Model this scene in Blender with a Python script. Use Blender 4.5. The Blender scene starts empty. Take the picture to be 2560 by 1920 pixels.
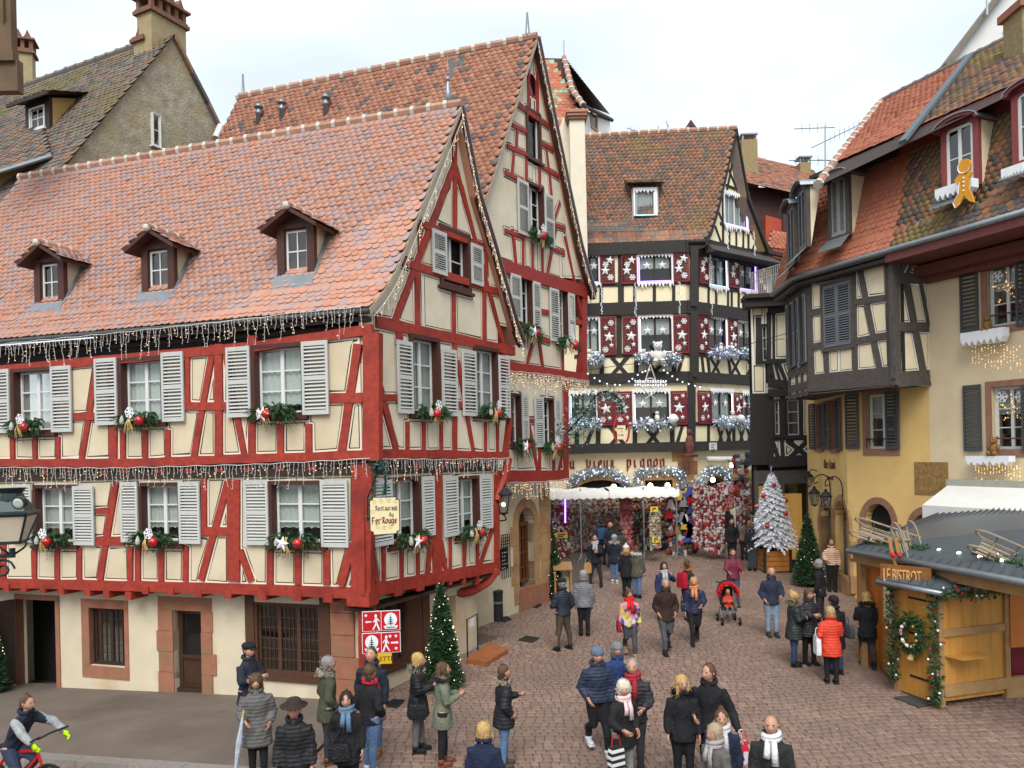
import bpy,math,random
import numpy as np
from mathutils import Vector,Matrix
rnd = random.Random(11)
SC = bpy.context.scene
COL = SC.collection
# ------------------------------------------------------------------ camera, sky, sun, exposure
CAMZ = 5.15; FPX = 1967.0; PPX,PPY = 1280.0,1128.0; ROLL = math.radians(1.3)
cam = bpy.data.cameras.new('camera'); camo = bpy.data.objects.new('camera',cam); COL.objects.link(camo)
cam.sensor_width = 36; cam.lens = 36*FPX/2560; cam.shift_y = (PPY-960)/2560; cam.clip_end = 2000; cam.clip_start = .1
camo.matrix_world = Matrix.Translation((0,0,CAMZ)) @ Matrix.Rotation(math.pi/2,4,'X') @ Matrix.Rotation(-ROLL,4,'Z')
SC.camera = camo
W = bpy.data.worlds.new('World'); SC.world = W; W.use_nodes = True
nt = W.node_tree; nt.nodes.clear()
SUN_EL,SUN_AZ = math.radians(48),math.radians(183)      # azimuth from +Y clockwise: behind the camera, to the right
sky = nt.nodes.new('ShaderNodeTexSky'); sky.sky_type = 'NISHITA'; sky.sun_disc = False
sky.sun_elevation = SUN_EL; sky.sun_rotation = SUN_AZ
tc = nt.nodes.new('ShaderNodeTexCoord'); mp = nt.nodes.new('ShaderNodeMapping'); mp.inputs['Scale'].default_value = (1.2,1.2,3.2)
nz = nt.nodes.new('ShaderNodeTexNoise'); nz.inputs['Scale'].default_value = 1.6; nz.inputs['Detail'].default_value = 3; nz.inputs['Roughness'].default_value = .45
cr = nt.nodes.new('ShaderNodeValToRGB')
cr.color_ramp.elements[0].position = .40; cr.color_ramp.elements[0].color = (.66,.73,.86,1)
cr.color_ramp.elements[1].position = .70; cr.color_ramp.elements[1].color = (1,1,1,1)
e = cr.color_ramp.elements.new(.53); e.color = (.84,.925,.96,1)
ml = nt.nodes.new('ShaderNodeMix'); ml.data_type = 'RGBA'; ml.inputs['Factor'].default_value = .9
sc_ = nt.nodes.new('ShaderNodeVectorMath'); sc_.operation = 'SCALE'; sc_.inputs['Scale'].default_value = 5.5
bg = nt.nodes.new('ShaderNodeBackground'); bg.inputs['Strength'].default_value = .1
wo = nt.nodes.new('ShaderNodeOutputWorld')
L = nt.links.new
L(tc.outputs['Generated'],mp.inputs['Vector']); L(mp.outputs[0],nz.inputs['Vector']); L(nz.outputs['Fac'],cr.inputs[0])
L(cr.outputs['Color'],sc_.inputs[0]); L(sky.outputs[0],ml.inputs['A']); L(sc_.outputs[0],ml.inputs['B'])
L(ml.outputs['Result'],bg.inputs['Color']); L(bg.outputs[0],wo.inputs['Surface'])
sl = bpy.data.lights.new('sun','SUN'); sl.energy = 1.5; sl.angle = math.radians(36); sl.color = (1,.97,.92)
slo = bpy.data.objects.new('sun',sl); COL.objects.link(slo)
slo.rotation_euler = (math.pi/2-SUN_EL,0,math.pi-SUN_AZ); slo.location = (20,-20,40)
vs = SC.view_settings; vs.view_transform = 'Standard'; vs.look = 'None'; vs.gamma = 1; vs.exposure = 1.3; vs.use_curve_mapping = False
SC.cycles.max_bounces = 6; SC.cycles.diffuse_bounces = 3; SC.cycles.glossy_bounces = 2; SC.cycles.transparent_max_bounces = 8
SC.cycles.use_adaptive_sampling = True

# ------------------------------------------------------------------ pixel -> world
CR,SR = math.cos(ROLL),math.sin(ROLL)
def ray(px,py):
    a = (px-PPX)/FPX; b = (PPY-py)/FPX
    return Vector((a*CR+b*SR,1.0,-a*SR+b*CR))
CAMP = Vector((0,0,CAMZ))
def gz(y): return .03*(min(max(y,0),60)-13)
def gpt(px,py,h=0):
    d = ray(px,py); t = (CAMZ+.39-h)/(.03-d.z)
    return CAMP+d*t
def at(px,py,Y):
    return CAMP+ray(px,py)*Y
def hit(px,py,p,n):
    d = ray(px,py); n = Vector(n); return CAMP+d*((Vector(p)-CAMP).dot(n)/d.dot(n))
K = 640/2212
class Crop:
    def __init__(s,ox,oy): s.ox,s.oy = ox,oy
    def __call__(s,x,y): return (s.ox+x*K,s.oy+y*K)
c11,c12,c13,c14 = [Crop(640*i,0) for i in range(4)]
c21,c22,c23,c24 = [Crop(640*i,480) for i in range(4)]
c31,c32,c33,c34 = [Crop(640*i,960) for i in range(4)]
c41,c42,c43,c44 = [Crop(640*i,1440) for i in range(4)]
class _S:
    def __call__(s,x,y): return (x,y)
src = _S()
# ------------------------------------------------------------------ materials
MATS = {}
def mat(name,col,rough=.8,var=.14,scale=5,bump=.15,metal=0,spec=.3,rand=0,emit=0,col2=None,stretch=None,fine=60,ramp=None,patch=None):
    """procedural material: base colour + large and fine noise; rand = spread per object / per mesh island; ramp = palette picked per piece"""
    if name in MATS: return MATS[name]
    m = bpy.data.materials.new(name); MATS[name] = m; m.use_nodes = True
    t = m.node_tree; N = t.nodes.new; l = t.links.new; b = t.nodes['Principled BSDF']
    b.inputs['Roughness'].default_value = rough; b.inputs['Metallic'].default_value = metal; b.inputs['Specular IOR Level'].default_value = spec
    tcn = N('ShaderNodeTexCoord'); vec = tcn.outputs['Object']
    if stretch:
        mpn = N('ShaderNodeMapping'); mpn.inputs['Scale'].default_value = stretch; l(vec,mpn.inputs['Vector']); vec = mpn.outputs[0]
    n1 = N('ShaderNodeTexNoise'); n1.inputs['Scale'].default_value = scale; n1.inputs['Detail'].default_value = 5; l(vec,n1.inputs['Vector'])
    n2 = N('ShaderNodeTexNoise'); n2.inputs['Scale'].default_value = fine; n2.inputs['Detail'].default_value = 2; l(vec,n2.inputs['Vector'])
    c = tuple(col)+(1,)
    base = None
    if rand or ramp:
        g = N('ShaderNodeNewGeometry'); oi = N('ShaderNodeObjectInfo'); ad = N('ShaderNodeMath'); ad.operation = 'ADD'
        l(g.outputs['Random Per Island'],ad.inputs[0]); l(oi.outputs['Random'],ad.inputs[1])
        fr = N('ShaderNodeMath'); fr.operation = 'FRACT'; l(ad.outputs[0],fr.inputs[0])
    if ramp:
        rp = N('ShaderNodeValToRGB'); rp.color_ramp.interpolation = 'CONSTANT'
        els = rp.color_ramp.elements
        for i,rc in enumerate(ramp):
            el = els[i] if i < 2 else els.new(i/len(ramp))
            el.position = i/len(ramp); el.color = tuple(rc)+(1,)
        l(fr.outputs[0],rp.inputs[0]); base = rp.outputs['Color']
    hs = N('ShaderNodeHueSaturation')
    if base: l(base,hs.inputs['Color'])
    else: hs.inputs['Color'].default_value = c
    # value = 1 + var*(n1-.5)*2 + fine
    ma = N('ShaderNodeMath'); ma.operation = 'MULTIPLY_ADD'; ma.inputs[1].default_value = 2.4*var; ma.inputs[2].default_value = 1-1.2*var-.5*var
    l(n1.outputs['Fac'],ma.inputs[0])
    mb = N('ShaderNodeMath'); mb.operation = 'MULTIPLY_ADD'; mb.inputs[1].default_value = var; l(n2.outputs['Fac'],mb.inputs[0]); l(ma.outputs[0],mb.inputs[2])
    val = mb.outputs[0]
    if rand:
        mr = N('ShaderNodeMath'); mr.operation = 'MULTIPLY_ADD'; mr.inputs[1].default_value = 2*rand; mr.inputs[2].default_value = 1-rand
        l(fr.outputs[0],mr.inputs[0]); mm = N('ShaderNodeMath'); mm.operation = 'MULTIPLY'; l(mr.outputs[0],mm.inputs[0]); l(val,mm.inputs[1]); val = mm.outputs[0]
    l(val,hs.inputs['Value']); out = hs.outputs['Color']
    if col2:
        mx = N('ShaderNodeMix'); mx.data_type = 'RGBA'; rr = N('ShaderNodeValToRGB'); rr.color_ramp.elements[0].position = .5; rr.color_ramp.elements[1].position = .68
        n3 = N('ShaderNodeTexNoise'); n3.inputs['Scale'].default_value = patch or scale*.6; n3.inputs['Detail'].default_value = 6; l(tcn.outputs['Object'] if not stretch else vec,n3.inputs['Vector'])
        l(n3.outputs['Fac'],rr.inputs[0]); l(rr.outputs['Color'],mx.inputs['Factor']); l(out,mx.inputs['A']); mx.inputs['B'].default_value = tuple(col2)+(1,)
        out = mx.outputs['Result']
    l(out,b.inputs['Base Color'])
    if emit:
        b.inputs['Emission Color'].default_value = c; b.inputs['Emission Strength'].default_value = emit
    if bump:
        bp = N('ShaderNodeBump'); bp.inputs['Strength'].default_value = bump; bp.inputs['Distance'].default_value = .02
        am = N('ShaderNodeMath'); am.operation = 'ADD'; l(n1.outputs['Fac'],am.inputs[0]); l(n2.outputs['Fac'],am.inputs[1]); l(am.outputs[0],bp.inputs['Height'])
        l(bp.outputs[0],b.inputs['Normal'])
    return m
def glass(name,tint=(.75,.8,.8),refl=.25,rough=.04):
    if name in MATS: return MATS[name]
    m = bpy.data.materials.new(name); MATS[name] = m; m.use_nodes = True; t = m.node_tree; t.nodes.clear()
    N = t.nodes.new; l = t.links.new
    o = N('ShaderNodeOutputMaterial'); tr = N('ShaderNodeBsdfTransparent'); tr.inputs[0].default_value = tint+(1,)
    gl = N('ShaderNodeBsdfGlossy'); gl.inputs['Roughness'].default_value = rough; lw = N('ShaderNodeLayerWeight'); lw.inputs[0].default_value = refl
    ad = N('ShaderNodeMath'); ad.operation = 'MULTIPLY_ADD'; ad.inputs[1].default_value = .5; ad.inputs[2].default_value = refl*.25; l(lw.outputs['Fresnel'],ad.inputs[0])
    nzz = N('ShaderNodeTexNoise'); nzz.inputs['Scale'].default_value = 2.5; tcx = N('ShaderNodeTexCoord'); l(tcx.outputs['Object'],nzz.inputs['Vector'])
    bp = N('ShaderNodeBump'); bp.inputs['Strength'].default_value = .08; l(nzz.outputs['Fac'],bp.inputs['Height']); l(bp.outputs[0],gl.inputs['Normal'])
    mx = N('ShaderNodeMixShader'); l(ad.outputs[0],mx.inputs[0]); l(tr.outputs[0],mx.inputs[1]); l(gl.outputs[0],mx.inputs[2]); l(mx.outputs[0],o.inputs[0])
    return m
# ------------------------------------------------------------------ objects
def tag(o,label=None,cat=None,group=None,kind=None):
    if label: o['label'] = label
    if cat: o['category'] = cat
    if group: o['group'] = group
    if kind: o['kind'] = kind
    return o
def empty(name,loc,label=None,cat=None,group=None):
    o = bpy.data.objects.new(name,None); o.location = loc; o.empty_display_size = .2; COL.objects.link(o)
    o['_l'] = 1; del o['_l']
    return tag(o,label,cat,group)
def wmat(o):
    m = o.matrix_parent_inverse @ o.matrix_basis if o.parent else o.matrix_basis.copy()
    return wmat(o.parent) @ m if o.parent else m
def setparent(o,p):
    if p is None: return
    o.parent = p; o.matrix_parent_inverse = wmat(p).inverted()
def link(name,me,parent=None,matrix=None):
    o = bpy.data.objects.new(name,me); COL.objects.link(o)
    if matrix is not None: o.matrix_basis = matrix
    setparent(o,parent); return o
class MB:
    """collects polygons; build() links them as one mesh object"""
    def __init__(s): s.v = []; s.f = []; s.m = []
    def add(s,vs,fs,mi=0):
        o = len(s.v); s.v.extend([tuple(v) for v in vs]); s.f.extend([tuple(i+o for i in f) for f in fs]); s.m.extend([mi]*len(fs)); return s
    def box(s,c,x,y,z,mi=0):
        """centre c, half axes x, y, z (vectors)"""
        c,x,y,z = Vector(c),Vector(x),Vector(y),Vector(z)
        vs = [c+sx*x+sy*y+sz*z for sz in (-1,1) for sy in (-1,1) for sx in (-1,1)]
        fs = [(0,2,3,1),(4,5,7,6),(0,1,5,4),(2,6,7,3),(0,4,6,2),(1,3,7,5)]
        if x.cross(y).dot(z) < 0: fs = [f[::-1] for f in fs]
        return s.add(vs,fs,mi)
    def abox(s,x0,x1,y0,y1,z0,z1,mi=0):
        return s.box(((x0+x1)/2,(y0+y1)/2,(z0+z1)/2),((x1-x0)/2,0,0),(0,(y1-y0)/2,0),(0,0,(z1-z0)/2),mi)
    def prism(s,pts,ext,mi=0,cap=True,mi_side=None):
        """polygon pts (3D) extruded by the vector ext"""
        n = len(pts); e = Vector(ext); P = [Vector(p) for p in pts]; o = len(s.v)
        nn = Vector((0,0,0))
        for i in range(n): nn += P[i].cross(P[(i+1) % n])
        if nn.dot(e) > 0: P = P[::-1]
        vs = P+[p+e for p in P]
        s.add(vs,[tuple(range(n)),tuple(range(2*n-1,n-1,-1))],mi) if cap else s.add(vs,[],mi)
        side = [(i,i+n,(i+1) % n+n,(i+1) % n) for i in range(n)]
        s.f.extend([tuple(i+o for i in f) for f in side]); s.m.extend([mi if mi_side is None else mi_side]*n); return s
    def tube(s,pts,r,n=6,mi=0,cap=True,flat=1.0,up=None):
        P = [Vector(p) for p in pts]; R = r if isinstance(r,(list,tuple)) else [r]*len(P); o = len(s.v); vs = []
        prev = Vector(up) if up else None
        for i,p in enumerate(P):
            d = (P[min(i+1,len(P)-1)]-P[max(i-1,0)])
            if d.length < 1e-9: d = Vector((0,0,1))
            d.normalize()
            if prev is None: prev = Vector((0,0,1)) if abs(d.z) < .9 else Vector((1,0,0))
            x = prev-d*prev.dot(d)
            if x.length < 1e-6: x = d.orthogonal()
            x.normalize(); y = d.cross(x); prev = x
            for k in range(n):
                a = 2*math.pi*k/n; vs.append(p+x*(R[i]*math.cos(a))+y*(R[i]*flat*math.sin(a)))
        fs = [(i*n+k,i*n+(k+1) % n,(i+1)*n+(k+1) % n,(i+1)*n+k) for i in range(len(P)-1) for k in range(n)]
        if cap: fs += [tuple(range(n))[::-1],tuple(range((len(P)-1)*n,len(P)*n))]
        return s.add(vs,fs,mi)
    def lathe(s,c,prof,n=12,mi=0,axis=None,cap=True,sx=1,sy=1):
        """prof = (radius, height) pairs about +Z (or the matrix axis)"""
        c = Vector(c); vs = []
        for r,h in prof:
            for k in range(n):
                a = 2*math.pi*k/n; v = Vector((r*math.cos(a)*sx,r*math.sin(a)*sy,h))
                vs.append(c+(axis @ v if axis else v))
        fs = [(i*n+k,i*n+(k+1) % n,(i+1)*n+(k+1) % n,(i+1)*n+k) for i in range(len(prof)-1) for k in range(n)]
        if cap: fs += [tuple(range(n))[::-1],tuple(range((len(prof)-1)*n,len(prof)*n))]
        return s.add(vs,fs,mi)
    def ball(s,c,r,n=10,mi=0,sx=1,sy=1,sz=1):
        m = max(4,n//2+1)
        prof = [(max(r*math.sin(math.pi*i/m),1e-4),-r*sz*math.cos(math.pi*i/m)) for i in range(m+1)]
        return s.lathe(c,prof,n,mi,None,True,sx,sy)
    def build(s,name,mats,parent=None,smooth=False,matrix=None):
        me = bpy.data.meshes.new(name); me.from_pydata(s.v,[],s.f)
        if not isinstance(mats,(list,tuple)): mats = [mats]
        for m in mats: me.materials.append(m)
        if len(mats) > 1: me.polygons.foreach_set('material_index',s.m)
        if smooth: me.polygons.foreach_set('use_smooth',[True]*len(s.f))
        me.validate(clean_customdata=False) if len(s.f) < 4 else None
        return link(name,me,parent,matrix)
def smooth_curve(pts,n=6):
    """Catmull-Rom through pts"""
    P = [Vector(p) for p in pts]; out = []
    for i in range(len(P)-1):
        a,b,c,d = P[max(i-1,0)],P[i],P[i+1],P[min(i+2,len(P)-1)]
        for k in range(n):
            t = k/n; out.append(.5*((2*b)+(c-a)*t+(2*a-5*b+4*c-d)*t*t+(3*b-a-3*c+d)*t**3))
    return out+[P[-1]]
# ------------------------------------------------------------------ facade kit
class Facade:
    """a vertical plane: u runs along d, v is the height z, w is outwards"""
    def __init__(s,p,d,w=0):
        s.p = Vector((p[0],p[1],0)); s.d = Vector((d[0],d[1],0)).normalized(); n = Vector((s.d.y,-s.d.x,0))
        if n.dot(Vector((0,0,0))-s.p) < 0: n = -n
        s.n = n; s.p = s.p+n*w
    def off(s,w): 
        f = Facade.__new__(Facade); f.p,f.d,f.n = s.p+s.n*w,s.d,s.n; return f
    def P(s,u,v,w=0): 
        q = s.p+s.d*u+s.n*w; return Vector((q.x,q.y,v))
    def uv(s,px,py):
        q = hit(px,py,s.p,s.n); return ((q-s.p).dot(s.d),q.z)
    def rect(s,c,x0,y0,x1,y1):
        a,b,e,f = s.uv(*c(x0,y0)),s.uv(*c(x1,y0)),s.uv(*c(x0,y1)),s.uv(*c(x1,y1))
        ul,ur = (a[0]+e[0])/2,(b[0]+f[0])/2; vt,vb = (a[1]+b[1])/2,(e[1]+f[1])/2
        return (min(ul,ur),max(ul,ur),min(vt,vb),max(vt,vb))
    def poly(s,c,pts): return [s.uv(*c(*p)) for p in pts]
def fbox(mb,F,u0,u1,v0,v1,w0,w1,mi=0):
    return mb.box(F.P((u0+u1)/2,(v0+v1)/2,(w0+w1)/2),F.d*(abs(u1-u0)/2),F.n*(abs(w1-w0)/2),(0,0,abs(v1-v0)/2),mi)
def fprism(mb,F,poly,w0,w1,mi=0):
    return mb.prism([F.P(u,v,w0) for u,v in poly],F.n*(w1-w0),mi)
def ring(mb,F,u0,u1,v0,v1,t,w0,w1,mi=0,tb=None):
    tb = tb or t
    fbox(mb,F,u0,u0+t,v0,v1,w0,w1,mi); fbox(mb,F,u1-t,u1,v0,v1,w0,w1,mi)
    fbox(mb,F,u0+t,u1-t,v0,v0+tb,w0,w1-.002,mi); fbox(mb,F,u0+t,u1-t,v1-tb,v1,w0,w1-.002,mi)
def timber(F,u0,v0,u1,v1,w,parent,m,w0=-.12,w1=.012,name=None,jit=.008):
    a,b = Vector((u0,v0)),Vector((u1,v1)); d = b-a; ln = d.length
    if ln < .02: return None
    d /= ln
    if abs(d.y) > .2: a = a-d*.04; b = b+d*.04; ln += .08
    q = Vector((-d.y,d.x)); k = max(1,int(ln/.5))
    L_,R_ = [],[]
    for i in range(k+1):
        p = a+d*(ln*i/k); j = 1 if 0 < i < k else .3
        L_.append(p+q*(w/2+rnd.uniform(-jit,jit)*j)); R_.append(p-q*(w/2+rnd.uniform(-jit,jit)*j))
    poly = L_+R_[::-1]
    if name is None:
        s = abs(d.y); name = 'post' if s > .985 else ('beam' if s < .2 else 'brace')
    z = .004*rnd.random()+{'post': .002,'beam': 0.008}.get(name,-.004)
    mb = MB(); fprism(mb,F,poly,w0,w1+z); mb.build(name,m,parent)
    return [(p.x,p.y) for p in poly]
def inpoly(U,V,poly):
    r = np.zeros(U.shape,bool); n = len(poly)
    for i in range(n):
        x0,y0 = poly[i]; x1,y1 = poly[(i+1) % n]
        if y0 == y1: continue
        c = (y0 > V) != (y1 > V); r ^= c & (U < (x1-x0)*(V-y0)/(y1-y0)+x0)
    return r
def dpeuck(p,tol):
    if len(p) < 3: return p
    a,b = np.array(p[0]),np.array(p[-1]); P = np.array(p); d = b-a; l = np.hypot(*d)
    q = np.abs(d[0]*(P[:,1]-a[1])-d[1]*(P[:,0]-a[0]))/l if l > 1e-9 else np.hypot(P[:,0]-a[0],P[:,1]-a[1])
    i = int(q.argmax())
    if q[i] < tol: return [p[0],p[-1]]
    return dpeuck(p[:i+1],tol)[:-1]+dpeuck(p[i:],tol)
def contour(m):
    """outer outlines of a boolean mask, as cell-corner points, longest first"""
    m = np.pad(m,1); E = {}
    ys,xs = np.nonzero(m)
    A = {'b': ~m[ys-1,xs],'t': ~m[ys+1,xs],'l': ~m[ys,xs-1],'r': ~m[ys,xs+1]}
    for k,(dx0,dy0,dx1,dy1) in {'b': (0,0,1,0),'r': (1,0,1,1),'t': (1,1,0,1),'l': (0,1,0,0)}.items():
        for x,y in zip(xs[A[k]].tolist(),ys[A[k]].tolist()): E.setdefault((x+dx0,y+dy0),[]).append((x+dx1,y+dy1))
    loops = []
    while E:
        s = next(iter(E)); loop = [s]; c = s
        while True:
            nx = E[c].pop()
            if not E[c]: del E[c]
            if nx == s: break
            loop.append(nx); c = nx
            if c not in E: break
        A2 = sum(loop[i-1][0]*loop[i][1]-loop[i][0]*loop[i-1][1] for i in range(len(loop)))
        if A2 > 0 and len(loop) >= 4: loops.append(loop)
    out = []
    for best in sorted(loops,key=len,reverse=True):
        P = np.array(best); i = int((P[:,0]-P[:,1]).argmax()); j = int((P[:,1]-P[:,0]).argmax())
        if i > j: i,j = j,i
        q = dpeuck(best[i:j+1],1.15)[:-1]+dpeuck(best[j:]+best[:i+1],1.15)[:-1]
        if len(q) >= 3: out.append([(x-1,y-1) for x,y in q])
    return out
def erode(m,k):
    for i in range(k):
        p = np.pad(m,1); r = p[1:-1,1:-1] & p[:-2,1:-1] & p[2:,1:-1] & p[1:-1,:-2] & p[1:-1,2:]
        if i % 2: r &= p[:-2,:-2] & p[2:,2:] & p[:-2,2:] & p[2:,:-2]
        m = r
    return m
def panels(F,dom,timb,holes,parent,mats,res=.02,inset=.05,wf=-.03,w0=-.11,line=True,name='infill_panel'):
    """plaster panels between the timbers: rasterise the wall, find the free cells, outline each and build it with its painted border"""
    D = np.array(dom); u0,v0 = D.min(0)-.05; u1,v1 = D.max(0)+.05
    nu,nv = int((u1-u0)/res),int((v1-v0)/res)
    U,V = np.meshgrid(u0+(np.arange(nu)+.5)*res,v0+(np.arange(nv)+.5)*res)
    M = inpoly(U,V,dom)
    for p in list(timb)+list(holes):
        if p is None: continue
        q = np.array(p); i0 = max(int((q[:,0].min()-u0)/res)-1,0); i1 = int((q[:,0].max()-u0)/res)+2
        j0 = max(int((q[:,1].min()-v0)/res)-1,0); j1 = int((q[:,1].max()-v0)/res)+2
        if i1 <= 0 or j1 <= 0: continue
        M[j0:j1,i0:i1] &= ~inpoly(U[j0:j1,i0:i1],V[j0:j1,i0:i1],p)
    for p in holes:                                        # a panel that runs right round an opening is split above and below it
        q = np.array(p); i = int(((q[:,0].min()+q[:,0].max())/2-u0)/res); 
        if not 0 <= i < nu: continue
        for j in (list(range(int((q[:,1].max()-v0)/res),nv)),list(range(int((q[:,1].min()-v0)/res),-1,-1))):
            st_ = False
            for jj in j:
                if not 0 <= jj < nv: continue
                if M[jj,i]: st_ = True; M[jj,i] = False
                elif st_: break
    par = []; prev = []; runs = []
    def find(a):
        while par[a] != a: par[a] = par[par[a]]; a = par[a]
        return a
    for j in range(nv):
        r = np.diff(np.concatenate(([0],M[j].astype(np.int8),[0]))); st = np.nonzero(r == 1)[0]; en = np.nonzero(r == -1)[0]; cur = []
        for s_,e_ in zip(st.tolist(),en.tolist()):
            k = len(par); par.append(k); cur.append((s_,e_,k)); runs.append((j,s_,e_,k))
            for ps,pe,pk in prev:
                if ps < e_ and s_ < pe: par[find(pk)] = find(k)
        prev = cur
    comp = {}
    for r in runs: comp.setdefault(find(r[3]),[]).append(r)
    n_ = 0
    for rs in comp.values():
        area = sum(r[2]-r[1] for r in rs)*res*res
        if area < .006: continue
        ja,jb = min(r[0] for r in rs),max(r[0] for r in rs)+1; ia,ib = min(r[1] for r in rs),max(r[2] for r in rs)
        m = np.zeros((jb-ja,ib-ia),bool)
        for j,s_,e_,_ in rs: m[j-ja,s_-ia:e_-ia] = True
        def pts(mm): return [[(u0+(ia+x)*res,v0+(ja+y)*res) for x,y in q] for q in contour(mm)]
        o = pts(m)
        if not o: continue
        o = o[0]
        mb = MB(); fprism(mb,F,o,w0,wf,0)
        if line and area > .03:
            k = max(1,round(inset/res)); e1 = erode(m,k); e2 = erode(e1,1)
            for mm,w,mi in ((e1,wf+.003,1),(e2,wf+.006,2)):
                if mm.sum() > 12:
                    for q in pts(mm):
                        Q = [F.P(u,v,w) for u,v in q]; nn = Vector((0,0,0))
                        for i in range(len(Q)): nn += Q[i].cross(Q[(i+1) % len(Q)])
                        if nn.dot(F.n) < 0: Q = Q[::-1]
                        mb.add(Q,[tuple(range(len(Q)))],mi)
        mb.build(name,mats,parent); n_ += 1
    return n_
SLATS = {}
def shutter(F,r,parent,m,n=18,w0=.03,split=True,budget=300,stile=.055,tilt=.8,name='shutter'):
    u0,u1,v0,v1 = r; mb = MB(); t = stile; h = v1-v0; w1 = w0+.04
    fbox(mb,F,u0,u0+t,v0,v1,w0,w1); fbox(mb,F,u1-t,u1,v0,v1,w0,w1)
    fbox(mb,F,u0+t,u1-t,v0,v0+.09,w0,w1-.003); fbox(mb,F,u0+t,u1-t,v1-.09,v1,w0,w1-.003)
    zones = [(v0+.09,v1-.09)]
    if split:
        vm = v0+h*.5; fbox(mb,F,u0+t,u1-t,vm-.045,vm+.045,w0,w1-.003); zones = [(v0+.09,vm-.045),(vm+.045,v1-.09)]
    o = mb.build(name,m,parent)
    key = parent.name; sb = MB(); shared = None
    for a,b in zones:
        k = max(3,round(n*(b-a)/h)); p = (b-a)/k
        for i in range(k):
            v = a+p*(i+.5); ax = (F.n*math.sin(tilt)+Vector((0,0,-math.cos(tilt))))*(p*.37); ay = (F.n*math.cos(tilt)+Vector((0,0,math.sin(tilt))))*.005
            c = F.P((u0+u1)/2,v,w0+.022)
            if SLATS.get(key,0) < budget:
                SLATS[key] = SLATS.get(key,0)+1
                if shared is None:
                    s = MB(); s.box((0,0,0),F.d*((u1-u0)/2-t-.001),ax,ay); so = s.build('slat',m,None); shared = so.data; so.matrix_basis = Matrix.Translation(c); setparent(so,o)
                else: link('slat',shared,o,Matrix.Translation(c))
            else: sb.box(c,F.d*((u1-u0)/2-t-.001),ax,ay)
    if sb.f: sb.build('slats',m,o)['kind'] = 'stuff'
    return o
def window(F,r,parent,mc,mf,mg,depth=.18,cas=.08,sash=2,rows=3,cols=1,sill=.07,curt=None,proud=.03,head=0,msill=None,mt=.014,name='window'):
    """casing (the part itself) > frame, panes, sill, curtain"""
    u0,u1,v0,v1 = r; mb = MB(); ring(mb,F,u0,u1,v0,v1,cas,-depth-.08,proud)
    if head: fbox(mb,F,u0-.05,u1+.05,v1,v1+head,-.03,proud+.04)
    o = mb.build(name,mc,parent)
    a0,a1,b0,b1 = u0+cas,u1-cas,v0+cas,v1-cas; fr = MB(); wd = -depth; t = .045
    ring(fr,F,a0,a1,b0,b1,t,wd-.03,wd+.02)
    sw = (a1-a0-2*t)/sash
    for i in range(1,sash): fbox(fr,F,a0+t+sw*i-.04,a0+t+sw*i+.04,b0+t,b1-t,wd-.03,wd+.028)
    for i in range(sash):
        s0 = a0+t+sw*i+(.04 if i else 0); s1 = a0+t+sw*(i+1)-(.04 if i < sash-1 else 0)
        for j in range(1,rows): 
            vv = b0+t+(b1-b0-2*t)*j/rows; fbox(fr,F,s0,s1,vv-mt,vv+mt,wd-.02,wd+.012)
        for j in range(1,cols):
            uu = s0+(s1-s0)*j/cols; fbox(fr,F,uu-mt*.95,uu+mt*.95,b0+t,b1-t,wd-.019,wd+.0135)
        for j in range(rows):
            for k in range(cols):
                p = MB(); q0,q1 = s0+(s1-s0)*k/cols,s0+(s1-s0)*(k+1)/cols; y0 = b0+t+(b1-b0-2*t)*j/rows; y1 = b0+t+(b1-b0-2*t)*(j+1)/rows
                p.add([F.P(q0,y0,wd-.005),F.P(q1,y0,wd-.005),F.P(q1,y1,wd-.005),F.P(q0,y1,wd-.005)],[(0,1,2,3)]); p.build('pane',mg,o)
    fr.build('frame',mf,o)
    if sill:
        sb = MB(); fbox(sb,F,u0-.06,u1+.06,v0-sill,v0,-.05,proud+.05); sb.build('sill',msill or mc,o)
    if curt is not None:
        cb = MB(); n = 22; f0,f1 = curt[1] if len(curt) > 1 else (0,1); y0 = b0+(b1-b0)*f0; y1 = b0+(b1-b0)*f1; vs = []
        for i in range(n+1):
            uu = a0+(a1-a0)*i/n; ww = wd-.06+.018*math.sin(i*2.1); low = y0+(.03*abs(math.sin(i*.9)) if f0 > 0 else 0)
            vs += [F.P(uu,low,ww),F.P(uu,y1,ww)]
        cb.add(vs,[(2*i,2*i+2,2*i+3,2*i+1) for i in range(n)]); cb.build('curtain',curt[0],o,smooth=True)
    return o
def hole(r): return [(r[0]-.05,r[2]-.08),(r[1]+.05,r[2]-.08),(r[1]+.05,r[2]),(r[1],r[2]),(r[1],r[3]),(r[0],r[3]),(r[0],r[2]),(r[0]-.05,r[2])]
def rpoly(r,g=0): return [(r[0]-g,r[2]-g),(r[1]+g,r[2]-g),(r[1]+g,r[3]+g),(r[0]-g,r[3]+g)]
def backing(F,dom,parent,m,w=-.34,th=.12,name='room_shade_slab'):  # default slab: its dark colour puts room shade behind the panes
    mb = MB(); fprism(mb,F,dom,w-th,w); return mb.build(name,m,parent)
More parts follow.
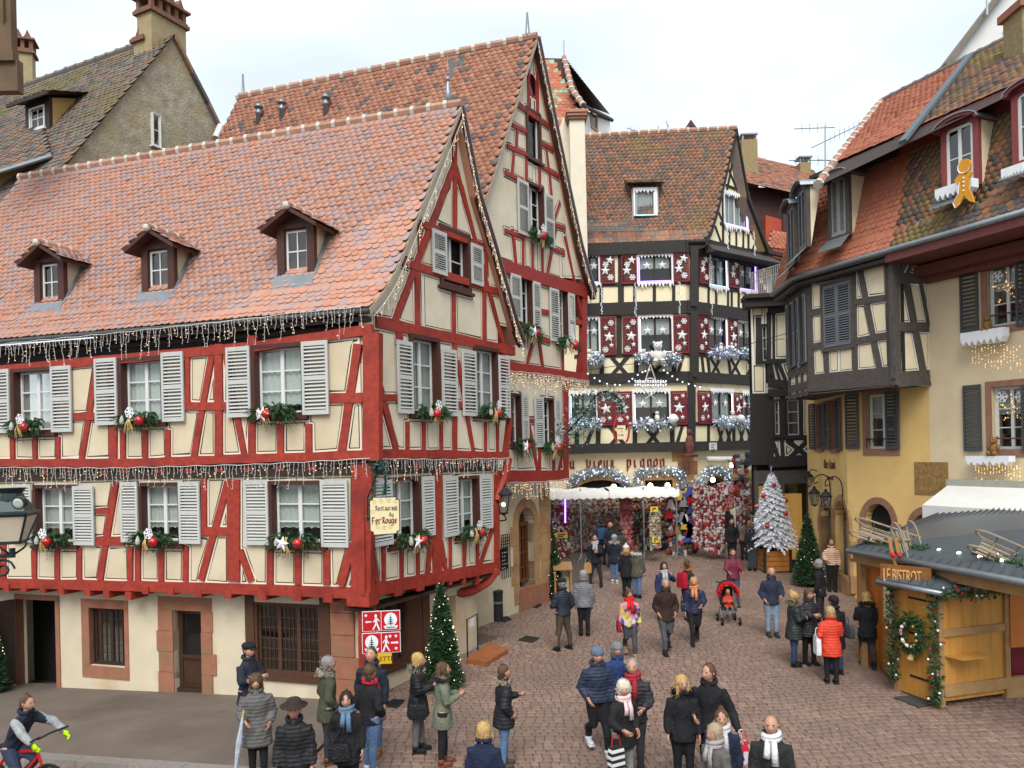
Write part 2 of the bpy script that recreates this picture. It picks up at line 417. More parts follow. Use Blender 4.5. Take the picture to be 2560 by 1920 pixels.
# ------------------------------------------------------------------ tiled roofs
def tile_mesh(name,w,l,m,pointed=False,th=.016,k=5):
    """flat roof tile with a rounded tail; local x across, y down the slope, z out"""
    mb = MB(); pts = [(-w/2,0),(-w/2,l-w*.42)]
    for i in range(1,k): a = math.pi*i/k; pts.append((-w/2*math.cos(a),l-w*.42+w*.42*math.sin(a)))
    pts += [(w/2,l-w*.42),(w/2,0)]
    mb.prism([(x,y,0) for x,y in pts],(0,0,th)); return mb
def tiled(parent,prof,d,length,m,w=.18,expo=.15,keep=None,indiv=300,name='roof_tile',s0=0,jit=1.0,lift=.028,plane_mat=None,under=True):
    """courses of tiles down the profile prof (ridge first, 3D points), repeated along the unit vector d; keep(s, t, p) drops tiles"""
    d = Vector(d).normalized(); P = [Vector(p) for p in prof]; seg = [(P[i+1]-P[i]).length for i in range(len(P)-1)]; tot = sum(seg)
    if under:
        ub = MB(); nrm = (P[1]-P[0]).cross(d); nrm.normalize()
        if nrm.z < 0: nrm = -nrm
        vs = []
        for p in P: vs += [p+d*s0-nrm*.01,p+d*(s0+length)-nrm*.01]
        ub.add(vs,[(2*i,2*i+1,2*i+3,2*i+2) for i in range(len(P)-1)]); ub.build('roof_deck',plane_mat or MATS['roof_dark'],parent)
    base = tile_mesh(name,w*.97,expo*1.75,m); bv = np.array(base.v); nbv = len(bv)
    T = []; nc = int(tot/expo)
    for c in range(nc):
        tt = expo*(c+.15); i = 0; q = tt
        while i < len(seg)-1 and q > seg[i]: q -= seg[i]; i += 1
        dn = (P[i+1]-P[i]).normalized(); p0 = P[i]+dn*q; nr = d.cross(dn); 
        if nr.z < 0: nr = -nr
        ac = dn.cross(nr)
        n = int(length/w)
        for k in range(n+1):
            s = s0+w*(k+(.5 if c % 2 else 0)); 
            if s-w/2 < s0-.02 or s+w/2 > s0+length+.02: continue
            p = p0+d*s
            if keep and not keep(s,tt,p): continue
            ti = lift/(expo*1.75)*(1+rnd.uniform(-.35,.35)*jit); y = (dn+nr*ti).normalized(); z = ac.cross(y)
            if rnd.random() < .5*jit: p = p+d*rnd.uniform(-.006,.006)
            r = Matrix((ac,y,z)).transposed(); pp = p+nr*(.004+rnd.random()*.004*jit)
            T.append(((pp-CAMP).length,r,pp))
    T.sort(key=lambda t: t[0]); shared = None
    for dist,r,p in T[:indiv]:
        M4 = Matrix.Translation(p) @ r.to_4x4()
        if shared is None: o = base.build(name,m,parent,matrix=M4); shared = o.data
        else: link(name,shared,parent,M4)
    rest = T[indiv:]
    if rest:
        R = np.array([np.array(r) for _,r,_ in rest]); PP = np.array([tuple(p) for *_,p in rest])
        V = np.einsum('nij,vj->nvi',R,bv)+PP[:,None,:]; nf = len(base.f)
        ls = np.array([len(f) for f in base.f]); lv = np.concatenate([np.array(f) for f in base.f]); n = len(rest)
        me = bpy.data.meshes.new(name+'s'); me.vertices.add(n*nbv); me.vertices.foreach_set('co',V.reshape(-1).astype(np.float32))
        tl = len(lv); me.loops.add(n*tl); me.loops.foreach_set('vertex_index',(lv[None]+np.arange(n)[:,None]*nbv).reshape(-1).astype(np.int32))
        me.polygons.add(n*nf); st = np.concatenate(([0],np.cumsum(ls)[:-1])); me.polygons.foreach_set('loop_start',(st[None]+np.arange(n)[:,None]*tl).reshape(-1).astype(np.int32))
        me.update(calc_edges=True); me.materials.append(m); o = link(name+'s',me,parent); o['kind'] = 'stuff'
def ridge_tiles(parent,a,b,m,m2,w=.12,l=.42,name='ridge_tile'):
    a,b = Vector(a),Vector(b); n = max(2,int((b-a).length/l)); d = (b-a)/n
    for i in range(n):
        p,q = a+d*i,a+d*(i+1); j = Vector((0,0,rnd.uniform(-.008,.008)))
        mb = MB(); mb.tube([p+j,q+j],[w*.93,w],8,up=(0,0,1)); o = mb.build(name,m,parent)
        mb = MB(); mb.tube([q-d*.16+j,q+d*.06+j],[w*1.12,w*1.14],8,up=(0,0,1)); mb.build('mortar_collar',m2,o)
# ------------------------------------------------------------------ palette
mat('roof_dark',(.05,.035,.03),.9)
M_RED = mat('red_timber',(.29,.028,.014),.6,var=.5,scale=9,bump=.5,fine=90,spec=.4,col2=(.19,.016,.009),patch=1.3)
M_RED2 = mat('rear_red_timber',(.27,.025,.018),.55,var=.3,scale=9,bump=.5,fine=90)
M_BLK = mat('black_timber',(.026,.022,.019),.6,var=.35,scale=8,bump=.6,fine=80)
M_GRYT = mat('weathered_grey_timber',(.082,.070,.063),.75,var=.4,scale=9,bump=.8,fine=70)
M_BROWN = mat('brown_joinery',(.062,.022,.015),.5,var=.2,scale=10,bump=.2)
M_DKWOOD = mat('dark_wood',(.035,.02,.013),.6,var=.3,scale=8,bump=.3)
P_CREAM = [mat('panel_border',(.68,.61,.48),.9,.05,3,.08),mat('painted_line',(.05,.045,.035),.9),mat('cream_plaster',(.56,.475,.335),.92,.14,2.2,.25,col2=(.49,.40,.265),patch=.9)]
P_CREAM_LIT = [mat('panel_border_gable',(.67,.61,.50),.9,.05,3,.08),P_CREAM[1],mat('cream_plaster_lit',(.60,.535,.41),.92,.13,2.2,.25,col2=(.54,.465,.33),patch=.9)]  # gable copy of the cream plaster, brighter light put into its colour
P_YEL = [mat('panel_border_yellow',(.76,.68,.46),.9,.05),P_CREAM[1],mat('yellow_cream_plaster',(.76,.64,.37),.92,.08,3,.1)]
P_BAY = [mat('panel_border_white',(.78,.74,.62),.9,.05),P_CREAM[1],mat('bay_plaster',(.70,.60,.42),.92,.1,3,.12)]
M_INT = mat('dark_interior',(.02,.018,.016),.9)  # near-black colour stands in for the shade of unlit rooms
M_SHUT = mat('pale_grey_paint',(.45,.46,.44),.45,.06,8,.05)
M_WHITE = mat('white_paint',(.60,.60,.58),.5,.06,8,.05)
M_GLASS = glass('window_glass'); M_GLASSD = glass('dark_glass',(.4,.42,.42),.35)
M_CURT = mat('curtain_lace',(.55,.56,.5),.95,.15,14,.2)
M_STONE = mat('pink_sandstone',(.30,.125,.075),.9,.3,4,.5,col2=(.22,.13,.07),patch=2)
M_STONEY = mat('yellow_sandstone',(.36,.22,.10),.9,.3,4,.5,col2=(.28,.13,.08),patch=2)
M_ZINC = mat('zinc',(.24,.27,.29),.4,.15,5,.1,metal=.6)
M_MORTAR = mat('lime_mortar',(.52,.48,.41),.95,.15,20,.3)
M_PLAST = mat('ground_floor_plaster',(.56,.48,.35),.95,.14,1.6,.3,col2=(.47,.36,.22),patch=1.1)
TA = mat('scalloped_tile_new',(.5,.2,.12),.75,.16,9,.2,ramp=[(.425,.215,.152),(.405,.225,.168),(.38,.225,.185),(.345,.225,.20),(.44,.22,.152),(.355,.235,.215),(.415,.19,.122),(.395,.225,.175),(.32,.225,.22),(.43,.225,.165)])
TB = mat('scalloped_tile_red',(.4,.15,.08),.8,.2,9,.25,ramp=[(.335,.15,.095),(.31,.135,.085),(.36,.175,.115),(.285,.13,.088),(.335,.16,.105),(.32,.145,.092),(.12,.10,.095),(.39,.185,.115),(.325,.145,.09),(.28,.12,.08)])
TC_ = mat('mossy_dark_tile',(.1,.09,.08),.85,.3,7,.4,ramp=[(.12,.105,.095),(.15,.125,.11),(.095,.085,.08),(.24,.135,.085),(.15,.125,.105),(.17,.145,.12),(.19,.16,.125),(.13,.11,.10),(.21,.13,.09)],col2=(.16,.135,.06),patch=.55)
TF = mat('mottled_tile',(.2,.12,.08),.8,.3,8,.3,ramp=[(.28,.135,.08),(.22,.125,.085),(.17,.12,.095),(.31,.14,.08),(.20,.135,.10),(.14,.105,.09),(.26,.145,.095),(.34,.16,.09),(.19,.135,.115),(.24,.125,.08)],col2=(.23,.165,.06),patch=.35)
TI = mat('orange_tile',(.4,.12,.06),.8,.2,8,.2,ramp=[(.37,.125,.07),(.345,.115,.065),(.39,.14,.08),(.355,.13,.075)])
TJ = mat('brown_mixed_tile',(.2,.12,.08),.8,.3,8,.3,ramp=[(.24,.12,.07),(.13,.10,.08),(.28,.13,.07),(.09,.08,.08),(.20,.12,.07),(.17,.11,.07),(.31,.14,.07),(.11,.09,.085)],col2=(.20,.16,.06),patch=.7)
M_ASPH = mat('worn_asphalt',(.135,.106,.084),.85,.25,1.4,.35,fine=150,col2=(.10,.077,.062),patch=.5,spec=.35)
M_SETT = mat('porphyry_sett',(.2,.11,.08),.62,.3,5,.5,spec=.35,fine=60,ramp=[(.205,.134,.102),(.19,.122,.093),(.22,.146,.112),(.182,.122,.097),(.207,.133,.10),(.23,.157,.124),(.196,.132,.104),(.182,.115,.089)],col2=(.165,.112,.087),patch=.45)
M_JOINT = mat('sett_joint',(.10,.072,.055),.95,.3,10,.3)
M_KERB = mat('granite_kerb',(.20,.175,.155),.8,.2,12,.3,rand=.15)
# ------------------------------------------------------------------ ground
def gquad(name,pts,m,dz,parent=None,kind=None):
    mb = MB(); n = len(pts); mb.add([(x,y,gz(y)+dz) for x,y in pts],[tuple(range(n))]); o = mb.build(name,m,parent)
    if kind: o['kind'] = kind
    return o
g = MB(); ys = [-60,-20,0,60,400]
ys = [-60,-20,0,12.9,13,60,400]; g.add([(x,y,gz(y)-.02-(.7 if x < -3.4 and y > 12.95 else 0)) for y in ys for x in (-400,-3.45,-3.35,400)],[(4*i+k,4*i+k+1,4*i+k+5,4*i+k+4) for i in range(len(ys)-1) for k in range(3)])
GROUND = tag(g.build('ground',M_JOINT),'red-brown paved square between the houses','ground',kind='structure')
# asphalt pavement before the red house
C1 = Vector((-.189*15.6,15.6,0)); dL = Vector((-.952,.306,0)).normalized(); dR = Vector((.494,.870,0)).normalized()
nL = Vector((-dL.y,dL.x,0)); nL = nL if nL.y < 0 else -nL
nR = Vector((dR.y,-dR.x,0))
CG = C1+Vector((-.21,.54,0))                        # ground-floor corner, set back under the jetty
kA,kB = gpt(-260,1868),gpt(560,1925)
kd = (kB-kA).normalized(); kC = kB+kd*1.3
pv = [CG+dL*16,CG+dR*.2,gpt(800,1800),gpt(690,1870),kC,kA]
pav = MB(); pv2 = [(p.x,p.y) for p in pv]
kq = Vector((kd.y,-kd.x,0)); kq = kq if kq.y < 0 else -kq
def pavz(x,y):
    """height of the pavement: it falls along the house front and meets the kerb level"""
    p = Vector((x,y,0)); a = p-CG; dF = max(a.dot(nL),0); dK = max((Vector((kA.x,kA.y,0))-p).dot(kq),0); t = dF/(dF+dK+1e-6)
    return (.10-.038*min(max(a.dot(dL),0),13))*(1-t)+(gz(y)+.065)*t
k0_ = Vector((kA.x,kA.y,0)); k1_ = Vector((kC.x,kC.y,0)); NP = 14; grid = [(CG-nL*.3+dL*(16*(1-i/NP))).lerp(k0_.lerp(k1_,i/NP),j/6) for i in range(NP+1) for j in range(7)]
pav.add([(p.x,p.y,pavz(p.x,p.y)) for p in grid],[(i*7+j,i*7+j+1,i*7+j+8,i*7+j+7) for i in range(NP) for j in range(6)])
cr_ = [CG-nL*.3,k1_,gpt(690,1870),gpt(800,1800),CG+dR*.2]; pav.add([(p.x,p.y,pavz(p.x,p.y) if i < 2 else gz(p.y)+.012) for i,p in enumerate(cr_)],[(0,1,2),(0,2,3),(0,3,4)]); PAV = tag(pav.build('pavement',M_ASPH),'brown asphalt pavement in front of the red timbered house','pavement',kind='structure')
n = 8
for i in range(n):
    a = kA+(kC-kA)*(i/n); b = kA+(kC-kA)*((i+1)/n); q = Vector((kd.y,-kd.x,0)); q = q if q.y < 0 else -q
    mb = MB(); m_ = (a+b)/2+q*.11; ax = (b-a)/2*.994
    mb.box((m_.x,m_.y,gz(m_.y)-.02+rnd.uniform(-.004,.004)),ax,q*.13,(0,0,.095)); 
    top = mb.v[4:8]; mb.v[4:8] = [(x-(q.x*.02),y-(q.y*.02),z) for x,y,z in top]
    mb.build('kerb_stone',M_KERB,PAV)
# setts
def sett_rows():
    out = []; y = 11.6
    while y < 43:
        dy = .165+rnd.uniform(-.012,.012); x = -9.5-rnd.random()*.3
        while x < 13:
            w = rnd.uniform(.13,.21); xc = x+w/2; yy = y+.18*math.sin(xc*.55+y*.21)+.05*math.sin(xc*2.1)
            out.append((xc,yy,w,dy)); x += w
        y += dy
    return out
PAVN = np.array(pv2)
def blocked(x,y):
    if abs(x)/y > .74: return True                                   # outside the picture
    if inpoly(np.array([x]),np.array([y]),pv2)[0]: return True
    p = Vector((x,y,0))-CG
    if p.dot(nR) < 0.02 and p.dot(nL) < 0.02 and p.dot(dR) < 5.6: return True            # under the red houses
    if x < (y-25.4)*.66+.55 and y > 20: return True
    if x > 11.3 and y > 21 or x > 10.9 and y > 24.5: return True
    return y > 36.3 and x < 8 or y > 36+(x-7.9)*.75
S = [s for s in sett_rows() if not blocked(s[0],s[1])]
def sett_mb():
    mb = MB(); c = .09; z = .02
    mb.add([(-.5,-.5,-.06),(.5,-.5,-.06),(.5,.5,-.06),(-.5,.5,-.06),(-.5,-.5,z-.014),(.5,-.5,z-.014),(.5,.5,z-.014),(-.5,.5,z-.014),
            (-.5+c,-.5+c,z),(.5-c,-.5+c,z),(.5-c,.5-c,z),(-.5+c,.5-c,z)],
           [(0,1,5,4),(1,2,6,5),(2,3,7,6),(3,0,4,7),(4,5,9,8),(5,6,10,9),(6,7,11,10),(7,4,8,11),(8,9,10,11)]); return mb
S.sort(key=lambda s: s[1]+.02*abs(s[0])); sb = sett_mb(); bv = np.array(sb.v); mats_ = []
for xc,yy,w,dy in S:
    T4 = Matrix.Translation((xc,yy,gz(yy)-.022+rnd.uniform(-.004,.004))) @ Matrix.Rotation(rnd.uniform(-.07,.07),4,'Z') @ Matrix.Rotation(.03+rnd.uniform(-.014,.014),4,'X') @ Matrix.Rotation(rnd.uniform(-.016,.016),4,'Y') @ Matrix.Diagonal((w-.009,dy-.009,1,1))
    mats_.append(T4)
me_ = None
for T4 in mats_[:300]:
    if me_ is None: o = sb.build('paving_sett',M_SETT,GROUND,matrix=T4); me_ = o.data
    else: link('paving_sett',me_,GROUND,T4)
A_ = np.array([np.array(m) for m in mats_[300:]]); V = np.einsum('nij,vj->nvi',A_[:,:3,:3],bv)+A_[:,None,:3,3]
big = MB(); n = len(A_); nb = len(bv); big.v = [tuple(v) for v in V.reshape(-1,3)]
big.f = [tuple(i+k*nb for i in f) for k in range(n) for f in sb.f]; big.m = [0]*len(big.f)
big.build('paving_setts',M_SETT,GROUND)['kind'] = 'stuff'
# ------------------------------------------------------------------ front red house
FA = Facade(C1,dL); FA2 = FA.off(.10); FG = Facade(C1,dR); FG2 = FG.off(.08)
HA = empty('red_timbered_house',(CG.x,CG.y,gz(CG.y)),'corner house with bright red timbers, pale grey shutters and a scalloped pink tile roof','house')
TIMA,TIMA2,TIMG,TIMG2 = [],[],[],[]
def tims(F,store,c,lst,parent,m,**kw):
    for t in lst:
        a = F.uv(*c(t[0],t[1])); b = F.uv(*c(t[2],t[3])); store.append(timber(F,a[0],a[1],b[0],b[1],t[4],parent,m,**kw))
def posts(F,store,c,xs,y0,y1,w,parent,m,**kw): tims(F,store,c,[(x,y0,x,y1,w) for x in xs],parent,m,**kw)
UL = 10.6      # the long side is built this far beyond the frame
# --- second storey, long side
zb = FA2.uv(*c32(500,635))[1]; zt = FA2.uv(*c22(700,1235))[1]
def hbeam(F,store,v,u0,u1,w,parent,m,n=3,**kw):
    for i in range(n): store.append(timber(F,u0+(u1-u0)*i/n,v,u0+(u1-u0)*(i+1)/n,v,w,parent,m,**kw))
e0 = FA2.uv(*c32(940,612)); e1 = FA2.uv(*c32(0,642)); e2 = FA2.uv(*c31(1040,682)); e3 = FA2.uv(*c31(0,680))
for a,b in ((e0,e1),(e1,e2),(e2,e3),(e3,(UL,e3[1]))): TIMA2.append(timber(FA2,a[0],a[1],b[0],b[1],.185,HA,M_RED))
t0 = FA2.uv(*c22(1000,1185)); t1 = FA2.uv(*c22(0,1335)); t2 = FA2.uv(*c21(0,1535))
for a,b in ((t0,t1),(t1,t2),(t2,(UL,t2[1]))): TIMA2.append(timber(FA2,a[0],a[1],b[0],b[1],.2,HA,M_RED))
tims(FA2,TIMA2,c31,[(832,-130,705,640,.15),(1840,-320,1672,640,.15),(1888,-330,1888,640,.19),(1935,-320,2110,620,.13),(635,280,830,280,.17),(1605,190,1975,190,.17),
    (975,-180,975,640,.22),(1620,-280,1620,200,.12)],HA,M_RED)
posts(FA2,TIMA2,c31,(108,303,500),470,650,.12,HA,M_RED); posts(FA2,TIMA2,c31,(1060,1254,1448),410,650,.13,HA,M_RED); posts(FA2,TIMA2,c31,(2175,),-400,640,.16,HA,M_RED)
posts(FA2,TIMA2,c32,(212,455),360,610,.15,HA,M_RED); posts(FA2,TIMA2,c32,(1003,),-420,640,.36,HA,M_RED,w1=.05)
tims(FA2,TIMA2,c32,[(875,-330,735,610,.18),(635,120,925,120,.19)],HA,M_RED)
WA = []
def winA(F,c,r,sh,**kw):
    R = F.rect(c,*r); o = window(F,R,HA,M_BROWN,M_WHITE,M_GLASS,**kw); WA.append((F,R)); 
    for s in sh: shutter(F,F.rect(c,*s),HA,M_SHUT,n=20)
    return hole(R)
HOLA2 = [winA(FA2,c31,(105,-140,470,430),[(-75,-125,98,425),(457,-155,632,415)],curt=(M_CURT,(.0,1.))),
         winA(FA2,c31,(1030,-235,1420,345),[(835,-222,1025,355),(1412,-275,1600,325)],curt=(M_CURT,(.0,1.))),
         winA(FA2,c32,(-35,-350,425,285),[(-242,-320,-38,288),(410,-370,635,265)],curt=(M_CURT,(.12,1.)))]
domA2 = [(0,zb-.05),(UL,zb-.05),(UL,t2[1]),(0,t0[1])]
panels(FA2,domA2,TIMA2,HOLA2,HA,P_CREAM); backing(FA2,[(-.0,zb),(UL,zb),(UL,zt+.3),(0,zt+.3)],HA,M_INT)
# --- first storey, long side
b0 = FA.uv(*c42(905,150)); b1 = FA.uv(*c42(0,118)); b2 = FA.uv(*c41(1150,88)); b3 = FA.uv(*c41(0,62))
for a,b in ((b0,b1),(b1,b2),(b2,b3),(b3,(UL,b3[1]))): TIMA.append(timber(FA,a[0],a[1],b[0],b[1],.22,HA,M_RED))
j0 = FA.uv(*c32(900,720)); j1 = FA.uv(*c31(0,790))
TIMA.append(timber(FA,0,j0[1],j1[0],j1[1],.30,HA,M_DKWOOD)); TIMA.append(timber(FA,j1[0],j1[1],UL,j1[1],.30,HA,M_DKWOOD))
tims(FA,TIMA,c31,[(995,860,862,1680,.17),(1962,860,1738,1680,.16),(2075,1450,2165,1690,.15),(830,1098,945,1098,.12),(830,1357,1075,1357,.20),(1745,1275,1965,1275,.17),(2018,840,2018,1690,.31),
    (1762,830,1762,1300,.12),(-60,1150,-10,1680,.13)],HA,M_RED)
posts(FA,TIMA,c31,(30,),1365,1690,.14,HA,M_RED); posts(FA,TIMA,c31,(297,495,685),1430,1690,.13,HA,M_RED)
posts(FA,TIMA,c31,(1125,1190,1392,1602),1420,1690,.14,HA,M_RED); posts(FA,TIMA,c32,(120,362,610),1450,1720,.15,HA,M_RED)
tims(FA,TIMA,c32,[(835,1400,742,1720,.18),(925,700,915,1780,.44,)],HA,M_RED,w1=.06)
HOLA = [winA(FA,c31,(295,870,660,1395),[(118,865,290,1365),(648,880,825,1390)],curt=(M_CURT,(.22,1.))),
        winA(FA,c31,(1205,850,1570,1390),[(1058,845,1205,1365),(1560,845,1740,1378)],curt=(M_CURT,(.22,1.))),
        winA(FA,c32,(115,835,585,1400),[(-85,830,118,1388),(572,830,806,1408)],curt=(M_CURT,(.22,1.)))]
zb1 = b1[1]; domA = [(0,b0[1]),b1,b2,(UL,b3[1]),(UL,j1[1]),(0,j0[1])]
panels(FA,domA,TIMA,HOLA,HA,P_CREAM); backing(FA,[(0,zb1),(UL,zb1),(UL,zb),(0,zb)],HA,M_INT)
# joist ends under both jetties
def joists(F,c,pts,w,h,m,out=.10,back=.5,name='joist_end'):
    for x,y in pts:
        u,v = F.uv(*c(x,y)); mb = MB(); fbox(mb,F,u-w/2,u+w/2,v-h/2,v+h/2,-back,out+rnd.uniform(-.02,.02)); mb.build(name,m,HA)
joists(FA,c41,[(-70,98),(70,100),(210,105),(375,112),(535,128),(760,142),(925,155),(1120,170),(1270,118),(1485,128),(1720,148),(1975,158)],.17,.17,M_RED,.04)
joists(FA,c42,[(60,172),(360,178),(625,190)],.21,.17,M_RED,.05); joists(FA,c42,[(905,190)],.5,.3,M_RED,.1,.3,'corner_block')
joists(FA,c31,[(130,752),(400,750),(600,745),(900,752),(1080,742),(1390,738),(1640,735),(1900,728),(2150,722)],.18,.15,M_RED,.04); joists(FA,c32,[(210,715),(480,715)],.18,.15,M_RED,.04)
zj = FA.uv(*c42(300,165))[1]
for (F,z,ln,dep) in ((FA,zj+.05,UL,.62),(FA2,zb-.11,UL,.3)): u_ = MB(); fbox(u_,F,0,ln,z-.04,z,-dep,-.02); u_.build('jetty_soffit',M_DKWOOD,HA)
# --- gable side
def seq(F,store,pts,w,m=M_RED,**kw):
    for i in range(len(pts)-1): store.append(timber(F,*pts[i],*pts[i+1],w,HA,m,**kw))
GW = FG.uv(*c32(2110,1560))[0]                           # width of the gable side
seq(FG2,TIMG2,[FG2.uv(*c32(1060,607)),FG2.uv(*c32(1600,605)),FG2.uv(*c32(2185,622))],.2)
seq(FG2,TIMG2,[FG2.uv(*c22(1040,1118)),FG2.uv(*c22(1600,1240)),FG2.uv(*c22(2235,1375))],.24)
seq(FG,TIMG,[FG.uv(*c42(960,140)),FG.uv(*c42(1550,15)),FG.uv(*c32(2110,1575))],.26)
ap = FG2.off(.22).uv(*c12(1783,905))
tims(FG2,TIMG2,c22,[(1420,268,1990,478,.16),(1262,600,2110,868,.18),(1720,-640,1720,320,.14),(1398,660,1398,1170,.16),(1712,820,1712,1230,.13),(1975,850,1975,1290,.14),
    (1715,-230,1186,1160,.17),(1725,-230,2140,1320,.14),(1415,255,1420,500,.12),(1988,480,1995,700,.12)],HA,M_RED)
posts(FG2,TIMG2,c32,(1312,1452,1602,1985,2090),340,610,.10,HA,M_RED); posts(FG2,TIMG2,c32,(1720,),-380,610,.16,HA,M_RED); posts(FG2,TIMG2,c32,(1025,),-430,620,.28,HA,M_RED,w1=.04)
tims(FG2,TIMG2,c32,[(1050,-60,1222,605,.15),(1745,-190,1885,605,.12),(2205,300,2170,605,.12),(1060,118,1215,118,.14),(1735,172,1785,176,.14),(1232,-450,1232,-370,.14),(2140,-250,2140,300,.16),(1255,-445,1255,-330,.08)],HA,M_RED)
HG2 = [winA(FG2,c22,(1590,325,1852,840),[(1513,340,1632,712),(1850,460,1946,805)],rows=2,cas=.1),
       winA(FG2,c22,(1335,1245,1590,1930),[(1210,1290,1340,1914),(1596,1360,1722,1936)],cas=.09,curt=(M_CURT,(0,1))),winA(FG2,c22,(1888,1340,2100,1940),[(1773,1370,1890,1936),(2090,1418,2178,1950)],cas=.09,curt=(M_CURT,(0,1)))]
FGo = FG2.off(.22); roofL = [FGo.uv(*p) for p in (c12(1776,912),c22(1268,540),c22(1190,715),c22(1090,875),c22(985,1000))]
roofR = [FGo.uv(*p) for p in (c12(1776,912),c22(1925,0),c22(2055,430),c22(2180,880),c22(2260,1160),c22(2312,1290))]
zbG = FG2.uv(*c32(1600,605))[1]
dom = [(.0,zbG),(GW+.05,zbG),(GW+.05,roofR[-2][1])]+roofR[-2:0:-1]+roofL[:-1]+[(0,roofL[-1][1])]
panels(FG2,dom,TIMG2,HG2,HA,P_CREAM_LIT); backing(FG2,dom,HA,M_INT)
posts(FG,TIMG,c32,(1105,1262,1400,1680,1800,1915),1340,1720,.10,HA,M_RED); posts(FG,TIMG,c32,(1570,),770,1690,.34,HA,M_RED); posts(FG,TIMG,c32,(2082,),760,1640,.25,HA,M_RED); posts(FG,TIMG,c32,(965,),700,1800,.34,HA,M_RED,w1=.05)
tims(FG,TIMG,c32,[(998,1400,1055,1740,.14),(1520,1310,1478,1680,.15),(1598,1370,1650,1640,.13),(2045,1250,1938,1560,.13)],HA,M_RED)
seq(FG,TIMG,[FG.uv(*c32(1000,725)),FG.uv(*c32(2080,700))],.28,M_DKWOOD)
HG = [winA(FG,c32,(1150,800,1425,1390),[(985,830,1162,1398),(1425,798,1527,1312)],cas=.08,curt=(M_CURT,(.2,1))),winA(FG,c32,(1728,795,1932,1312),[(1612,800,1732,1315),(1928,790,2024,1252)],cas=.08,curt=(M_CURT,(.2,1)))]
q0 = FG.uv(*c42(960,140)); q1 = FG.uv(*c32(2110,1575))
domG = [(0,q0[1]),(GW,q1[1]),(GW,zbG),(0,zbG)]
panels(FG,domG,TIMG,HG,HA,P_CREAM_LIT); backing(FG,domG,HA,M_INT)
mb = MB(); fbox(mb,FG,0,GW,q1[1]-.2,q1[1]-.14,-.6,-.02); mb.build('jetty_soffit',M_DKWOOD,HA); mb = MB(); fbox(mb,FG2,0,GW,zbG-.16,zbG-.11,-.3,-.02); mb.build('jetty_soffit',M_DKWOOD,HA)
joists(FG,c42,[(1220,128),(1410,85),(1580,42),(1715,5),(1850,-25)],.2,.2,M_RED,.06); joists(FG,c32,[(1370,710),(1600,702),(1760,705),(2000,700)],.18,.15,M_RED,.04)
br = [FG.P(*FG.uv(*c42(2075,-60)),.02),FG.P(*FG.uv(*c42(2040,40)),-.1),FG.P(*FG.uv(*c42(1960,130)),-.3),FG.P(*FG.uv(*c42(1865,165)),-.55)]
mb = MB(); mb.tube(smooth_curve(br),.12,6,flat=.8); mb.build('curved_bracket',M_RED,HA)
mb = MB(); br = [FG.P(*FG.uv(*c32(2165,640)),.05),FG.P(*FG.uv(*c32(2135,800)),.04),FG.P(*FG.uv(*c32(2075,1010)),.0)]; mb.tube(smooth_curve(br),.11,6); mb.build('curved_bracket',M_RED,HA)
# --- roof
APX = FG2.P(*ap,.22); RL = 13.6
prof = [FG2.P(u,v,.22) for u,v in roofL]
tiled(HA,prof,dL,RL,TA,.178,.148)
ridge_tiles(HA,APX+Vector((0,0,.03)),APX+dL*RL+Vector((0,0,.03)),mat('ridge_terracotta',(.36,.20,.14),.85,.3,8,.3,rand=.15),M_MORTAR)
mb = MB(); pr = [FG2.P(u,v,.26) for u,v in roofR]; th = Vector((0,0,-.1))
for i in range(len(pr)-1): mb.add([pr[i],pr[i+1],pr[i+1]+dL*RL,pr[i]+dL*RL],[(0,1,2,3)]); mb.add([pr[i]+th,pr[i+1]+th,pr[i+1]+th+dL*RL,pr[i]+th+dL*RL],[(3,2,1,0)])
mb.build('rear_roof_slope',TB,HA)
def verge(F,pts,w0,w1,dep,m,name,parent):
    mb = MB()
    for i in range(len(pts)-1):
        (a,b),(c,d) = pts[i],pts[i+1]; mb.prism([F.P(a,b,w0),F.P(c,d,w0),F.P(c,d-dep,w0),F.P(a,b-dep,w0)],F.n*(w1-w0))
    return mb.build(name,m,parent)
verge(FG2,roofL,.17,.24,.12,mat('verge_mortar',(.30,.26,.20),.95,.2,10,.4),'verge_board',HA)
verge(FG2,roofR,.05,.27,.16,M_BROWN,'verge_board',HA); verge(FG2,[(u+.03,v+.03) for u,v in roofR],.2,.285,.05,M_ZINC,'verge_flashing',HA)
# eave gutter, soffit
ev = prof[-1]; mb = MB(); mb.tube([ev+Vector((0,0,-.07))+nL*.06,ev+dL*RL+Vector((0,0,-.07))+nL*.06],.06,8); mb.build('eave_gutter',mat('dark_gutter',(.07,.07,.07),.5,.2,6,.1,metal=.4),HA,smooth=True)
mb = MB(); s_ = (ev-FA.p).dot(nL); fbox(mb,FA,-.2,RL-.3,ev.z-.24,ev.z-.14,-.1,s_-.03); mb.build('eave_soffit',M_DKWOOD,HA)
